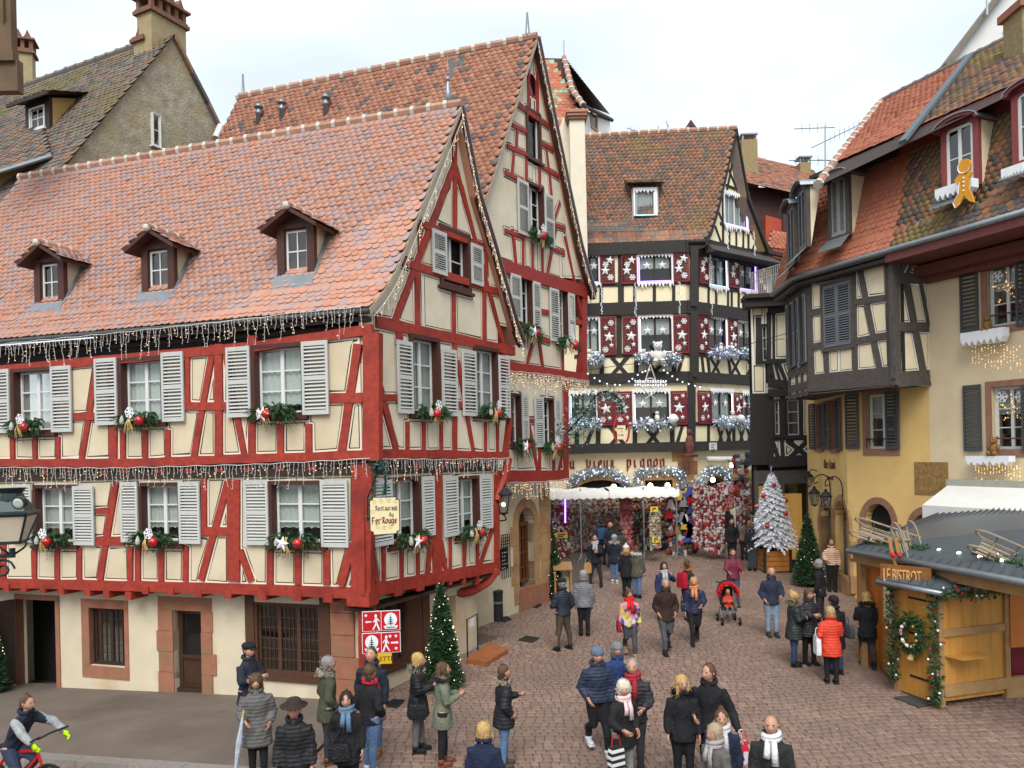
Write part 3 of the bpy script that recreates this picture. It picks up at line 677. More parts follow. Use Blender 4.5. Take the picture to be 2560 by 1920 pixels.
# --- dormers
RP,RN = prof[0],(prof[1]-prof[0]).cross(dL).normalized()
def dormer(parent,cpx,w,h,rise,m_front,m_cheek,tile,F=FA,plane=(RP,RN),over=.22,win=(2,2),depth=1.6,frame=M_WHITE):
    b = hit(*cpx,*plane); X = -F.d; Yb = -F.n; z0 = b.z+.06
    def Q(x,y,z): v = b+X*x+Yb*y; return Vector((v.x,v.y,z0+z))
    mb = MB()
    for s in (-1,1): mb.box(Q(s*(w/2-.09),.06,h/2),X*.09,Yb*.06,(0,0,h/2))
    mb.box(Q(0,.055,h-.05),X*(w/2-.18),Yb*.05,(0,0,.05)); mb.box(Q(0,.055,.03),X*(w/2-.18),Yb*.05,(0,0,.03))
    mb.prism([Q(-w/2,.04,h),Q(w/2,.04,h),Q(0,.04,h+rise*.72)],Yb*.06); D = mb.build('dormer',m_front,parent)
    mb = MB(); 
    for s in (-1,1): mb.prism([Q(s*(w/2-.03),.12,0),Q(s*(w/2-.03),.12,h),Q(s*(w/2-.03),depth,h)],X*(-s*.05))
    mb.build('cheek',m_cheek,D)
    mb = MB(); ro = w/2+over; zr = h-.02
    for s in (-1,1):
        e = Q(s*ro,-.28,zr-over*rise/(w/2)*.6); r = Q(0,-.28,h+rise); dd = Yb*(depth+.6)
        mb.prism([e,r,r+Vector((0,0,-.09)),e+Vector((0,0,-.09))],dd)
    mb.build('roof_boards',m_front,D)
    for s in (-1,1):
        e = Q(s*ro,-.3,zr-over*rise/(w/2)*.6+.02); r = Q(0,-.3,h+rise+.02); tiled(D,[r,e],Yb,depth+.5,tile,.17,.13,indiv=0,under=False)
    mb = MB(); mb.tube([Q(0,-.33,h+rise+.03),Q(0,depth,h+rise+.03)],.085,8); mb.build('ridge_cap',mat('ridge_terracotta',(.36,.2,.14)),D)
    for y in (-.1,.25,.6): mb = MB(); mb.tube([Q(0,y-.03,h+rise+.03),Q(0,y+.03,h+rise+.03)],.1,8); mb.build('mortar_collar',M_MORTAR,D)
    mb = MB(); mb.ball(Q(0,-.31,h+rise+.0),.085,8); mb.build('ridge_end',M_MORTAR,D)
    FD = Facade((0,0),X); FD.p = Q(0,0,0); FD.d = X; FD.n = -Yb
    window(FD,(-w/2+.16,w/2-.16,z0+.06,z0+h-.1),D,m_front,frame,M_GLASSD,depth=.10,cas=.03,sash=1,rows=win[1],cols=win[0],sill=0,proud=-.05)
    mb = MB(); n_ = Vector(plane[1]); n_ = n_ if n_.z > 0 else -n_
    dn = n_.cross(X).normalized(); dn = dn if dn.z < 0 else -dn
    p = b+n_*.06-dn*.02; mb.prism([p-X*(w/2+.02),p+X*(w/2+.02),p+X*(w/2+.06)+dn*.34,p-X*(w/2+.06)+dn*.34],n_*.012)
    for s in (-1,1):
        a = b+X*(s*w/2)+n_*.05; mb.prism([a,a+X*(s*.07),a+X*(s*.07)-dn*1.55,a-dn*1.55],n_*.014)
    mb.build('zinc_apron',M_ZINC,D); return D
for (p,w,h) in ((c22(345,745),.92,1.12),(c21(1365,890),.92,1.10),(c21(425,985),.92,1.10),(c21(-590,1120),.92,1.1))[:3]: dormer(HA,p,w,h,.30,M_BROWN,P_CREAM[2],TA)
# --- ground floor
FAg = Facade(CG,dL); FGg = Facade(CG,dR)
def block(F,r,w0,w1,m,name,parent=None):
    mb = MB(); fbox(mb,F,*r,w0,w1); return mb.build(name,m,parent or HA)
def wall_with_holes(F,dom,holes,m,parent,w0=-.3,w1=0,name='wall'):
    """wall as one piece of plaster round its openings (rasterless: strips between hole edges)"""
    u0,u1,v0,v1 = dom; us = sorted({u0,u1}|{min(max(h[i],u0),u1) for h in holes for i in (0,1)}); mb = MB()
    for a,b in zip(us,us[1:]):
        if b-a < .005: continue
        cuts = sorted([(max(h[2],v0),min(h[3],v1)) for h in holes if h[0] < (a+b)/2 < h[1]]); v = v0
        for c,d in cuts:
            if c > v: fbox(mb,F,a,b,v,c,w0,w1)
            v = max(v,d)
        if v < v1: fbox(mb,F,a,b,v,v1,w0,w1)
    return mb.build(name,m,parent)
zt_ = zj+.05; zg = -.85
rDoor = FAg.rect(c41,1505,300,1748,1135); rDoor = (rDoor[0],rDoor[1],-.08,rDoor[3])
rWin = FAg.rect(c41,775,280,1080,780); rPas = FAg.rect(c41,140,205,490,1030); rPas = (rPas[0],rPas[1],zg,rPas[3])
rBig = FAg.rect(c42,-10,235,560,870)
wall_with_holes(FAg,(.0,UL,zg,zt_),[rDoor,rWin,rPas,rBig],M_PLAST,HA)
backing(FAg,rpoly((.2,UL,zg,zt_)),HA,M_INT,-1.2)
# open passage: inner wall, door leaf
mb = MB(); fbox(mb,FAg,rPas[0]-.02,rPas[0]+.0,zg,rPas[3],-1.2,-.3); mb.build('passage_wall',M_PLAST,HA)
mb = MB(); u = rPas[1]; 
p0,p1 = FAg.P(u,-.2,.02),FAg.P(u+.30,-.2,.85); mb.prism([p0,p1,p1+Vector((0,0,2.05)),p0+Vector((0,0,2.05))],FAg.d*.05); LF = mb.build('door_leaf',M_DKWOOD,HA)
mb = MB(); q = p0+(p1-p0)*.85+Vector((0,0,1.0))-FAg.d*.03; mb.box(q,(.03,0,0),(0,.03,0),(0,0,.09)); mb.tube([q,q-FAg.d*.06,q-FAg.d*.06+(p0-p1).normalized()*.1],.012); mb.build('door_handle',M_ZINC,LF)
def stones(F,rects,m,w1=.025,w0=-.22,name='stone_block'):
    for r in rects:
        mb = MB(); fbox(mb,F,*r,w0,w1+rnd.uniform(-.008,.01)); mb.build(name,m,HA)
def surround(F,r,wl,wr,top,bot,m,n=3,jl=0,jr=0):
    u0,u1,v0,v1 = r; h = (v1-v0)/n
    L_ = [(u0-wl-(jl if i % 2 else 0)*rnd.random(),u0,v0+h*i+.004,v0+h*(i+1)-.004) for i in range(n)]; R_ = [(u1,u1+wr+(jr if (i+1) % 2 else 0)*rnd.random(),v0+h*i+.004,v0+h*(i+1)-.004) for i in range(n)]
    X_ = [(u0-wl,u1+wr,v1,v1+top)] if top else []
    if bot: X_.append((u0-wl,u1+wr,v0-bot,v0-.004))
    stones(F,L_+R_+X_,m)
surround(FAg,rWin,.11,.22,.2,.28,M_STONE,1); surround(FAg,rDoor,.28,.40,.3,0,M_STONE,4,.12,.12); surround(FAg,rPas,.12,.0,.12,0,M_STONE,1)
window(FAg,rWin,HA,M_DKWOOD,M_DKWOOD,M_GLASSD,depth=.16,cas=.03,sash=2,rows=6,cols=3,sill=0,proud=-.1,mt=.006)
# door
u0,u1,v0,v1 = rDoor; mb = MB(); ring(mb,FAg,u0,u1,v0,v1,.1,-.24,-.16); fbox(mb,FAg,u0+.1,u1-.1,v0+.1,v0+.75,-.24,-.18); fbox(mb,FAg,u0+.1,u1-.1,v0+.75,v0+.83,-.24,-.14); fbox(mb,FAg,u0+.14,u1-.14,v0+.2,v0+.66,-.19,-.165)
DOOR = mb.build('door',mat('oiled_oak',(.05,.022,.012),.5,.3,8,.3),HA); mb = MB(); fbox(mb,FAg,u0+.1,u1-.1,v0+.83,v1-.1,-.22,-.215); mb.build('door_glass',M_GLASSD,DOOR)
mb = MB()
for i in range(-8,18):
    a = u0+.1+i*.055
    for s in (-1,1):
        p,q = (a,v0+.83),(a+s*.62,v1-.1)
        mb.tube([FAg.P(min(max(p[0],u0+.1),u1-.1),p[1]+0 if u0+.1 <= p[0] <= u1-.1 else p[1]+abs((p[0]-min(max(p[0],u0+.1),u1-.1))/.62)*(v1-.1-v0-.83),-.2),FAg.P(min(max(q[0],u0+.1),u1-.1),q[1] if u0+.1 <= q[0] <= u1-.1 else q[1]-abs((q[0]-min(max(q[0],u0+.1),u1-.1))/.62)*(v1-.1-v0-.83),-.2)],.004,3)
mb.build('door_lattice',M_BLK,DOOR)
mb = MB(); fbox(mb,FAg,u0+.02,u1-.02,v0,v0+.1,-.2,-.05); mb.build('door_step',M_DKWOOD,HA)
# big leaded window to the corner, posts, stone pillar
u0,u1,v0,v1 = rBig
window(FAg,rBig,HA,mat('brown_oak',(.075,.033,.018),.6,.3,9,.3),mat('brown_oak',(.1,.05,.03)),M_GLASSD,depth=.1,cas=.06,sash=3,rows=6,cols=4,sill=.1,proud=.0,mt=.006)
block(FAg,(u1,u1+.22,v0-.15,zt_),-.1,.03,MATS['brown_oak'],'timber_post'); block(FAg,(u0-.24,u0,v0-.15,zt_),-.1,.03,MATS['brown_oak'],'timber_post')
uP = u0-.27; n = 7; h = (zt_-zg)/n
for i in range(n):
    wd = 0; mb = MB(); 
    fbox(mb,FAg,-.05+(.35 if i > 3 else 0)*.6,uP,zg+h*i+.006,zg+h*(i+1)-.006,-.35,.05+rnd.uniform(-.01,.015)); mb.build('stone_block',M_STONE,HA)
for i in range(5):
    mb = MB(); fbox(mb,FGg,-.02,.42+.1*(i % 2),zg+h*i+.006,zg+h*(i+1)-.006,-.3,.045+rnd.uniform(-.01,.01)); mb.build('stone_block',M_STONE,HA)
mb = MB(); p = C1+nL*-.14+nR*-.12; mb.prism([(p.x-.17,p.y,zg+.9),(p.x+.14,p.y,zg+.9),(p.x+.2,p.y,zt_),(p.x-.15,p.y,zt_)],(0,.25,0)); mb.build('corner_post',M_RED,HA)
# gable ground floor
rGW = FGg.rect(c42,1030,215,1300,790); GGW = FGg.uv(*c42(1872,400))[0]
rNi = FGg.rect(c42,1612,155,1728,535)
wall_with_holes(FGg,(.0,GGW,zg,zt_+.1),[rGW,(rNi[0],rNi[1],rNi[2],rNi[3]-.06)],M_PLAST,HA); block(FGg,(rNi[0],rNi[1],rNi[2],rNi[3]),-.3,-.2,M_PLAST,'niche_back')
window(FGg,rGW,HA,MATS['brown_oak'],MATS['brown_oak'],M_GLASSD,depth=.1,cas=.05,sash=3,rows=6,cols=3,sill=.1,proud=0.01,mt=.006)
block(FGg,(rGW[1],rGW[1]+.55,rGW[2]-.1,zt_+.1),-.1,.03,MATS['brown_oak'],'timber_post'); block(FGg,(rGW[1]+.58,rGW[1]+.85,zg,zt_+.1),-.1,.04,MATS['brown_oak'],'timber_post')
mb = MB(); fbox(mb,FGg,GGW-.25,GGW,zg,zt_+.2,-4,-.3); mb.build('end_wall',M_PLAST,HA)
# end and rear walls close the house
mb = MB(); fbox(mb,FA,UL-.02,UL+.2,zg,ev.z-.1,-5.2,-.04); fbox(mb,FA,0.4,UL,zg,ev.z,-5.4,-5.2); mb.build('rear_wall',M_PLAST,HA)
mb = MB(); fbox(mb,FA,.1,UL,ev.z-.35,ev.z-.25,-5.3,-.2); mb.build('attic_floor',M_DKWOOD,HA)
# weather vane
mb = MB(); v = APX+dL*.35; mb.lathe(v+Vector((0,0,.05)),[(.10,0),(.07,.3),(.04,.52),(.025,.58)],8); mb.ball(v+Vector((0,0,.66)),.06,10); mb.tube([v+Vector((0,0,.6)),v+Vector((0,0,1.2))],.01,5); VN = mb.build('finial',M_ZINC,HA,smooth=True)
mb = MB(); X = Vector((1,0,0)); p = v+Vector((-.04,0,.72))
mb.prism([p+X*x*.62+Vector((0,0,z*.66)) for x,z in ((.14,0),(.30,.05),(.27,.3),(.5,.42),(.62,.36),(.66,.55),(.52,.62),(.34,.5),(.26,.62),(.18,.74),(.1,.5),(.13,.3))],(0,.015,0)); mb.build('weather_vane',mat('dull_lead',(.11,.125,.135),.7),VN)
# ------------------------------------------------------------------ rear red house
B1 = Vector((1.73,25.0,0)); dB = Vector((.55,.835,0)).normalized(); FB = Facade(B1,dB); dBL = Vector((-.945,.33,0)).normalized()
HB = empty('tall_red_timbered_house',(1,25.4,gz(25)),'taller red timbered house with a steep gable behind the corner house','house')
TB_ = []
def T(c,*lst,m=M_RED2,F=FB,store=TB_,parent=HB,**kw): tims(F,store,c,lst,parent,m,**kw)
def win(F,c,r,sh,parent,mc=M_BROWN,mf=M_WHITE,mg=M_GLASS,ms=M_SHUT,n=24,**kw):
    R = F.rect(c,*r); window(F,R,parent,mc,mf,mg,**kw)
    for s in sh: shutter(F,F.rect(c,*s),parent,ms,n=n)
    return hole(R)
FBo = FB.off(.24); vR = [FBo.uv(*p) for p in (c13(228,318),c13(500,1640),c23(600,450),c23(680,740),c23(722,860))]
vA = vR[0]; sl_ = FBo.uv(*c13(0,1040)); kx = (sl_[0]-vA[0])/(sl_[1]-vA[1]); vL = [vA,(vA[0]+kx*(9.4-vA[1]),9.4),(vA[0]+kx*(9.4-vA[1])-.55,8.6)]
T(c13,(145,610,145,950,.10),(220,600,222,1010,.10),(0,870,320,1095,.14),(0,1075,130,1140,.13),(250,1235,360,1292,.13),(-40,1262,130,1335,.13),(245,1430,415,1532,.13),(-60,1490,130,1585,.13),
  (45,1110,38,1290,.08),(125,1330,125,1580,.09),(240,1390,240,1640,.09),(295,1260,320,1470,.07),(20,1300,0,1510,.08),(325,1490,345,1700,.08))
T(c23,(345,275,460,315,.13),(345,485,455,530,.13),(412,100,355,280,.08),(380,310,308,700,.09),(460,390,545,790,.09),(98,420,98,640,.09),(180,460,180,670,.09),(265,490,265,720,.09),(5,330,35,620,.10),(-60,330,110,395,.12))
T(c23,(-120,612,640,850,.26),(-120,655,640,893,.2),w1=.05)
T(c23,(555,850,615,1110,.12),(605,1360,582,1600,.12),(440,1380,440,1590,.10),(237,1290,275,1580,.12),(185,1280,120,1530,.1),(235,1030,315,1042,.16),(230,1255,325,1290,.16),(528,1110,620,1138,.14),(528,1330,620,1352,.14))
T(c23,(622,870,622,1640,.26),w1=.04); T(c23,(-100,1500,645,1612,.3),w1=.06)
T(c33,(142,330,232,790,.13),(240,560,240,800,.10),(362,550,362,800,.1),(452,520,398,800,.11),(415,398,470,398,.12),(130,315,195,315,.12)); T(c33,(465,0,465,830,.24),w1=.04); T(c33,(-120,800,480,790,.34),w1=.05)
WB = [win(FB,c13,(125,955,250,1390),[],HB,cas=.09,depth=.1,sash=1,rows=1,sill=.04),
      win(FB,c23,(128,-70,278,375),[(42,-95,132,372),(276,28,352,472)],HB,cas=.09),win(FB,c23,(62,700,180,1160),[(-20,715,66,1110),(174,780,236,1245)],HB,cas=.08),win(FB,c23,(392,830,486,1290),[(320,838,396,1292),(480,880,532,1325)],HB,cas=.07),
      win(FB,c33,(260,120,365,545),[(188,108,262,545),(362,125,412,542)],HB,cas=.07),win(FB,c33,(-10,80,82,520),[(78,92,132,520)],HB,cas=.07)]
# little arched attic window
r = FB.rect(c13,150,640,214,835); mb = MB(); uc = (r[0]+r[1])/2; hw = (r[1]-r[0])/2; arc = [(uc+hw*math.cos(a),r[3]-hw+hw*math.sin(a)) for a in np.linspace(0,math.pi,9)]
fprism(mb,FB,[(r[0],r[2]),(r[1],r[2])]+arc,-.12,-.02); AW = mb.build('arched_window',M_RED2,HB)
mb = MB(); fprism(mb,FB,[(uc+(u-uc)*.66,r[2]+.08+(v-r[2])*.86) for u,v in [(r[0],r[2]),(r[1],r[2])]+arc],-.02,-.012); mb.build('pane',M_GLASSD,AW)
WB.append([(r[0],r[2]),(r[1],r[2])]+arc)
q = FB.uv(*c33(475,800)); uL = -5.6
domB = [(uL,q[1]),(.06,q[1]),(.06,vR[-1][1]+.2)]+vR[-2:0:-1]+[vA]+[vL[1],(uL,vL[1][1])]
if vL[1][0] < uL: domB = [(uL,q[1]),(.06,q[1]),(.06,vR[-1][1]+.2)]+vR[-2:0:-1]+[vA,(uL,vA[1]+(uL-vA[0])/kx)]
panels(FB,domB,TB_,WB,HB,P_CREAM_LIT,res=.025); backing(FB,domB,HB,M_INT)
apB = FB.P(*vA,.2); RLB = 10.8
tiled(HB,[FB.P(u,v,.2) for u,v in vL],dBL,RLB,TB,.2,.165)
ridge_tiles(HB,apB+Vector((0,0,.03)),apB+dBL*RLB+Vector((0,0,.03)),MATS['ridge_terracotta'],M_MORTAR,w=.13,l=.5)
mb = MB(); pr = [FB.P(u,v,.25) for u,v in vR]; th = Vector((0,0,-.12))
for i in range(len(pr)-1): mb.add([pr[i],pr[i+1],pr[i+1]+dBL*9,pr[i]+dBL*9],[(0,1,2,3)]); mb.add([pr[i]+th,pr[i+1]+th,pr[i+1]+th+dBL*9,pr[i]+th+dBL*9],[(3,2,1,0)])
mb.build('rear_roof_slope',TB,HB)
verge(FB,vR,.03,.27,.26,M_BROWN,'verge_board',HB); verge(FB,[(u+.04,v+.04) for u,v in vR],.2,.29,.06,M_ZINC,'verge_flashing',HB); verge(FB,[vA,vL[1]],.14,.22,.14,MATS['verge_mortar'],'verge_board',HB)
for i,(p,h) in enumerate(((c13(155,320),.75),)):
    b = hit(*p,apB,dB.cross(Vector((0,0,1)))); mb = MB(); mb.lathe(apB+dBL*.3+Vector((0,0,.05)),[(.13,0),(.07,.15),(.03,h)],8); mb.build('finial',M_ZINC,HB,smooth=True)
mb = MB(); mb.lathe(apB+dBL*(RLB-.2)+Vector((0,0,.0)),[(.12,0),(.06,.1),(.03,.8)],8); mb.build('finial',M_ZINC,HB,smooth=True)
nB = (FB.P(*vL[1],.2)-apB).cross(dBL).normalized(); nB = nB if nB.z > 0 else -nB
for p in (c12(25,1060),c12(225,1025),c12(605,985)):
    b = hit(*p,apB,nB); mb = MB(); mb.lathe(b,[(.10,-.1),(.085,.28),(.13,.30),(.10,.36),(.085,.4),(.085,.5)],10); mb.lathe(b+Vector((0,0,.5)),[(.16,0),(.10,.1),(.02,.15)],10); mb.build('roof_vent',M_ZINC,HB,smooth=True)
# ground floor with the arched doorway
FBg = FB.off(-.62); zgB = gz(25)-.4; zB = q[1]-.05; uR = FBg.uv(*c33(318,1300))[0]; ra = FBg.rect(c33,62,1065,182,1640); rb = FBg.uv(*c43(120,180))
cu = (ra[0]+ra[1])/2; hw = (ra[1]-ra[0])/2*1.15; ztop = ra[3]; zsp = ztop-hw*1.15
mb = MB(); n = 14; dv = [(cu-hw,zgB),(cu-hw,zsp)]+[(cu-hw*math.cos(a),zsp+(ztop-zsp)*math.sin(a)) for a in np.linspace(0,math.pi,n)][1:-1]+[(cu+hw,zsp),(cu+hw,zgB)]
fprism(mb,FBg,[(uL,zgB)]+dv+[(uR,zgB),(uR,zB),(uL,zB)],-.5,0); mb.build('wall',M_PLAST,HB); 
backing(FBg,rpoly((uL,uR,zgB,zB)),HB,M_INT,-.6)
def voussoirs(F,cu,zsp,hw,rise,t,n,parent,m,w0=-.3,w1=.03,zb=None,legs=4):
    for i in range(n):
        a0,a1 = math.pi*i/n+.006,math.pi*(i+1)/n-.006; pp = []
        for a,k in ((a0,0),((a0+a1)/2,0),(a1,0),(a1,t),((a0+a1)/2,t),(a0,t)): pp.append((cu-(hw+k)*math.cos(a),zsp+(rise+k)*math.sin(a)))
        mb = MB(); fprism(mb,F,pp,w0,w1+rnd.uniform(-.006,.01)); mb.build('arch_stone',m,parent)
    if zb is not None:
        h = (zsp-zb)/legs
        for s in (-1,1):
            for i in range(legs):
                x = t*(1+.5*((i+(s > 0)) % 2)); mb = MB(); fbox(mb,F,cu+s*(hw+x/2)-x/2,cu+s*(hw+x/2)+x/2,zb+h*i+.004,zb+h*(i+1)-.004,w0,w1+rnd.uniform(-.006,.01)); mb.build('arch_stone',m,parent)
voussoirs(FBg,cu,zsp,hw,ztop-zsp,.28,9,HB,M_STONEY,zb=zgB+.6)
n = 5; hS = (zB-zgB)/n
for i in range(n): mb = MB(); fbox(mb,FBg,uR-.55,uR+.03,zgB+hS*i+.005,zgB+hS*(i+1)-.005,-.5,.05+rnd.uniform(-.01,.01)); mb.build('stone_block',M_STONEY,HB)
for i in range(5): mb = MB(); fbox(mb,FBg,cu-hw-.05+i*.42,min(cu-hw-.05+i*.42+.41,uR+.04),zgB,gz(25)+.62,-.2,.07+rnd.uniform(-.01,.015)); mb.build('plinth_stone',M_STONE,HB)
MDW = mat('arched_window_oak',(.12,.045,.018),.5,.25,9,.2)
mb = MB(); z1 = gz(25)+.75
ring(mb,FBg,cu-hw,cu+hw,z1,zsp,.08,-.3,-.22); fbox(mb,FBg,cu-.05,cu+.05,z1,ztop-.05,-.3,-.23); fbox(mb,FBg,cu-hw,cu+hw,zsp-.05,zsp+.06,-.3,-.2)
for i in range(1,4):
    zz = z1+(zsp-z1)*i/4; fbox(mb,FBg,cu-hw,cu+hw,zz-.02,zz+.02,-.29,-.24)
for i in (-1,1): fbox(mb,FBg,cu+i*hw/2-.02,cu+i*hw/2+.02,z1,ztop-.2,-.29,-.24)
AD = mb.build('arched_window_frame',MDW,HB); mb = MB(); fprism(mb,FBg,[(u,max(v,z1)) for u,v in dv],-.33,-.325); mb.build('pane',M_GLASSD,AD)
mb = MB(); fbox(mb,FBg,uR-.02,uR,zgB,zB,-6,-.5); fbox(mb,FB,0,.05,zB,vR[-1][1],-8,-.3); mb.build('side_wall',M_PLAST,HB)
mb = MB(); fbox(mb,FB,uL,0,zB-.02,zB+.08,-.7,-.02); mb.build('jetty_soffit',M_DKWOOD,HB)
mb = MB(); p = CG+dR*GGW; mb.prism([(p.x,p.y,zgB),(p.x-3,p.y+1.2,zgB),(p.x-3,p.y+1.2,5),(p.x,p.y,5)],(.1,.3,0)); mb.build('passage_wall',M_PLAST,HB)
# ------------------------------------------------------------------ roughcast gable house, upper left
pc = at(*c11(1492,296),27); FC = Facade((pc.x,pc.y),(.45,.893)); dCL = Vector((-.9,.44,0)).normalized()
HC = empty('roughcast_gable_house',(pc.x,pc.y,gz(27)),'tall roughcast house with a mossy dark tile roof and ornate chimney, upper left','house')
M_ROUGH = mat('roughcast',(.30,.265,.19),.95,.5,3,1.4,fine=14,col2=(.30,.24,.14),patch=1.3); M_YELL = mat('yellow_render',(.44,.29,.10),.9,.15,3,.2); M_CHIM = mat('chimney_render',(.30,.235,.13),.9,.2,3,.3)
gl_ = [FC.uv(*c11(*p)) for p in ((1492,296),(1330,500),(900,1000),(560,1420))]; gr_ = [FC.uv(*c11(*p)) for p in ((1492,296),(1640,590),(1780,860),(1905,1120))]
def dropto(a,b,z): k = (b[0]-a[0])/(b[1]-a[1]); return (b[0]+k*(z-b[1]),z)
domC = gl_+[dropto(gl_[-2],gl_[-1],10)]+[(gr_[-1][0],10)]+gr_[::-1][:-1]
backing(FC,domC,HC,M_ROUGH,0,.3,'gable_wall')
rw = FC.rect(c11,1303,990,1372,1270); window(FC,rw,HC,M_WHITE,M_WHITE,M_GLASSD,depth=-.06,cas=.02,sash=1,rows=2,sill=.05,proud=.12)
profC = [FC.P(u,v,.12) for u,v in gl_]; profC.append(profC[-1]+(profC[-1]-profC[-2]).normalized()*5)
tiled(HC,profC,dCL,13,TC_,.24,.2)
ridge_tiles(HC,profC[0]+dCL*1.2+Vector((0,0,.03)),profC[0]+dCL*13+Vector((0,0,.03)),mat('ridge_grey',(.15,.13,.11),.9,.3,8,.3),mat('ridge_grey',(.1,.1,.1)),w=.13,l=.55)
mb = MB(); pr = [FC.P(u,v,.15) for u,v in gr_]
for i in range(3): mb.prism([pr[i],pr[i+1],pr[i+1]+Vector((0,0,-.2)),pr[i]+Vector((0,0,-.2))],dCL*10)
mb.build('rear_roof_slope',TC_,HC)
mb = MB(); a = FC.P(*FC.uv(*c11(1850,1090)),.1); mb.tube([FC.P(*FC.uv(*c11(1885,1095)),.15),FC.P(*FC.uv(*c11(1840,1200)),.15)],.13,8); mb.build('rain_hopper',M_WHITE,HC)
def chimney(parent,c,X,Yv,wx,wy,z0,z1,pots,m,m2):
    c = Vector(c); mb = MB(); mb.box((c.x,c.y,(z0+z1)/2),X*wx,Yv*wy,(0,0,(z1-z0)/2)); ch = mb.build('chimney',m,parent)
    mb = MB(); mb.box((c.x,c.y,z1+.04),X*(wx+.1),Yv*(wy+.1),(0,0,.06)); mb.box((c.x,c.y,z1+.14),X*(wx+.05),Yv*(wy+.05),(0,0,.04)); mb.build('chimney_course',m2,ch)
    if pots:
        h = .36
        for i in range(pots+1):
            for s in (-1,1): mb = MB(); p = c+X*(wx*.92*(2*i/pots-1))+Yv*(s*wy*.85); mb.box((p.x,p.y,z1+.18+h/2),X*.07,Yv*.07,(0,0,h/2)); mb.build('chimney_pier',m2,ch)
        mb = MB(); mb.box((c.x,c.y,z1+.2+h),X*(wx+.12),Yv*(wy+.14),(0,0,.04)); mb.build('chimney_lintel',m2,ch)
        for i in range(pots):
            p = c+X*(wx*(2*(i+.5)/pots-1)); k = wx/pots*1.02; z = z1+.24+h; mb = MB()
            mb.prism([(p.x+X.x*x,p.y+X.y*x,z+zz) for x,zz in ((-k,0),(k,0),(k*.45,.17),(0,.38),(-k*.45,.17))][0:5],Yv*(wy*2)) ; mb.v = [tuple(Vector(v)-Yv*wy) for v in mb.v]; mb.build('chimney_hood',m2,ch)
    return ch
M_CH2 = mat('chimney_brick_cap',(.17,.085,.055),.9,.3,6,.4)
pcm = at(*c11(1400,300),27.6); chimney(HC,pcm,FC.d,FC.n,.72,.36,pcm.z-3,at(*c11(1400,195),27.6).z,4,M_CHIM,M_CH2)
ps = at(*c11(1250,470),27.3); ch = chimney(HC,ps,FC.d,FC.n,.24,.24,ps.z-2,at(*c11(1262,385),27.3).z,0,M_CHIM,M_CH2); z = at(*c11(1262,385),27.3).z+.15
mb = MB(); mb.prism([(ps.x-.22,ps.y-.22,z),(ps.x+.22,ps.y-.22,z),(ps.x,ps.y-.22,z+.62)],(0,.44,0)); mb.build('chimney_hood',M_CH2,ch)
pl = at(*c11(175,475),33); chimney(HC,pl,Vector((.9,.3,0)).normalized(),Vector((.3,-.9,0)).normalized(),.5,.28,pl.z-2,pl.z-.0,3,M_CHIM,M_CH2)
# shed dormer
nC = (profC[2]-profC[1]).cross(dCL).normalized(); nC = nC if nC.z > 0 else -nC
bD = hit(*c11(325,1165),profC[1],nC); X = -dCL; Yb = Vector((-dCL.y,dCL.x,0)); Yb = Yb if Yb.y > 0 else -Yb
mb = MB(); w2,hD = .62,1.15
def Qd(x,y,z): v = bD+X*x+Yb*y; return Vector((v.x,v.y,bD.z+z))
for s in (-1,1): mb.box(Qd(s*(w2-.12),.06,hD/2),X*.12,Yb*.06,(0,0,hD/2))
mb.box(Qd(0,.07,hD-.15),X*(w2-.24),Yb*.06,(0,0,.16)); mb.box(Qd(0,.07,.06),X*(w2-.24),Yb*.06,(0,0,.1)); DC = mb.build('dormer',M_DKWOOD,HC)
mb = MB(); 
for s in (-1,1): mb.prism([Qd(s*w2,.12,0),Qd(s*w2,.12,hD),Qd(s*w2,2.2,hD+.75),Qd(s*w2,1.2,.9)],X*(-s*.06))
mb.build('cheek',M_YELL,DC); FD = Facade((0,0),X); FD.p = Qd(0,0,0); FD.d = X; FD.n = -Yb
window(FD,(-w2+.22,w2-.22,bD.z+.18,bD.z+hD-.22),DC,M_WHITE,M_WHITE,M_GLASSD,depth=.03,cas=.05,sash=1,rows=2,cols=2,sill=.06,proud=.03)
tiled(DC,[Qd(-w2-.45,3.4,hD+1.25),Qd(-w2-.45,-.35,hD-.05)],X,2*w2+.9,TC_,.24,.2,indiv=0)
mb = MB(); mb.box(Qd(0,-.34,hD-.1),X*(w2+.45),Yb*.03,(0,0,.06)); mb.build('fascia',M_DKWOOD,DC)
# yellow annexe under the lower eave, far left
HY = empty('yellow_annexe',(-13,24,0),'small yellow annexe wall under a mossy eave at the left edge behind the pink roof','house')
mb = MB(); a = [at(*c11(*p),24.5) for p in ((-200,1560),(60,1480),(330,1420),(330,1900),(-200,2600))]; mb.prism(a,(0,.4,0)); mb.build('wall',M_YELL,HY)
e0,e1 = at(*c11(-250,1560),23.6),at(*c11(450,1345),24.0); u0_,u1_ = at(*c11(-250,1250),26.2),at(*c11(620,1130),26.4)
tiled(HY,[u0_,e0],(e1-e0).normalized(),(e1-e0).length,TC_,.24,.2,indiv=0)
mb = MB(); mb.tube([e0,e1],.07,6); mb.build('gutter',M_ZINC,HY)
e0,e1 = at(*c21(-60,560),22.5),at(*c11(170,1890),23.0); tiled(HY,[at(*c11(300,1560),24.3)-(e1-e0),at(*c11(300,1560),24.3)-(e1-e0)+Vector((-.3,-1.2,-1.7))],(e1-e0).normalized(),(e1-e0).length*1.6,TC_,.22,.18,indiv=0)
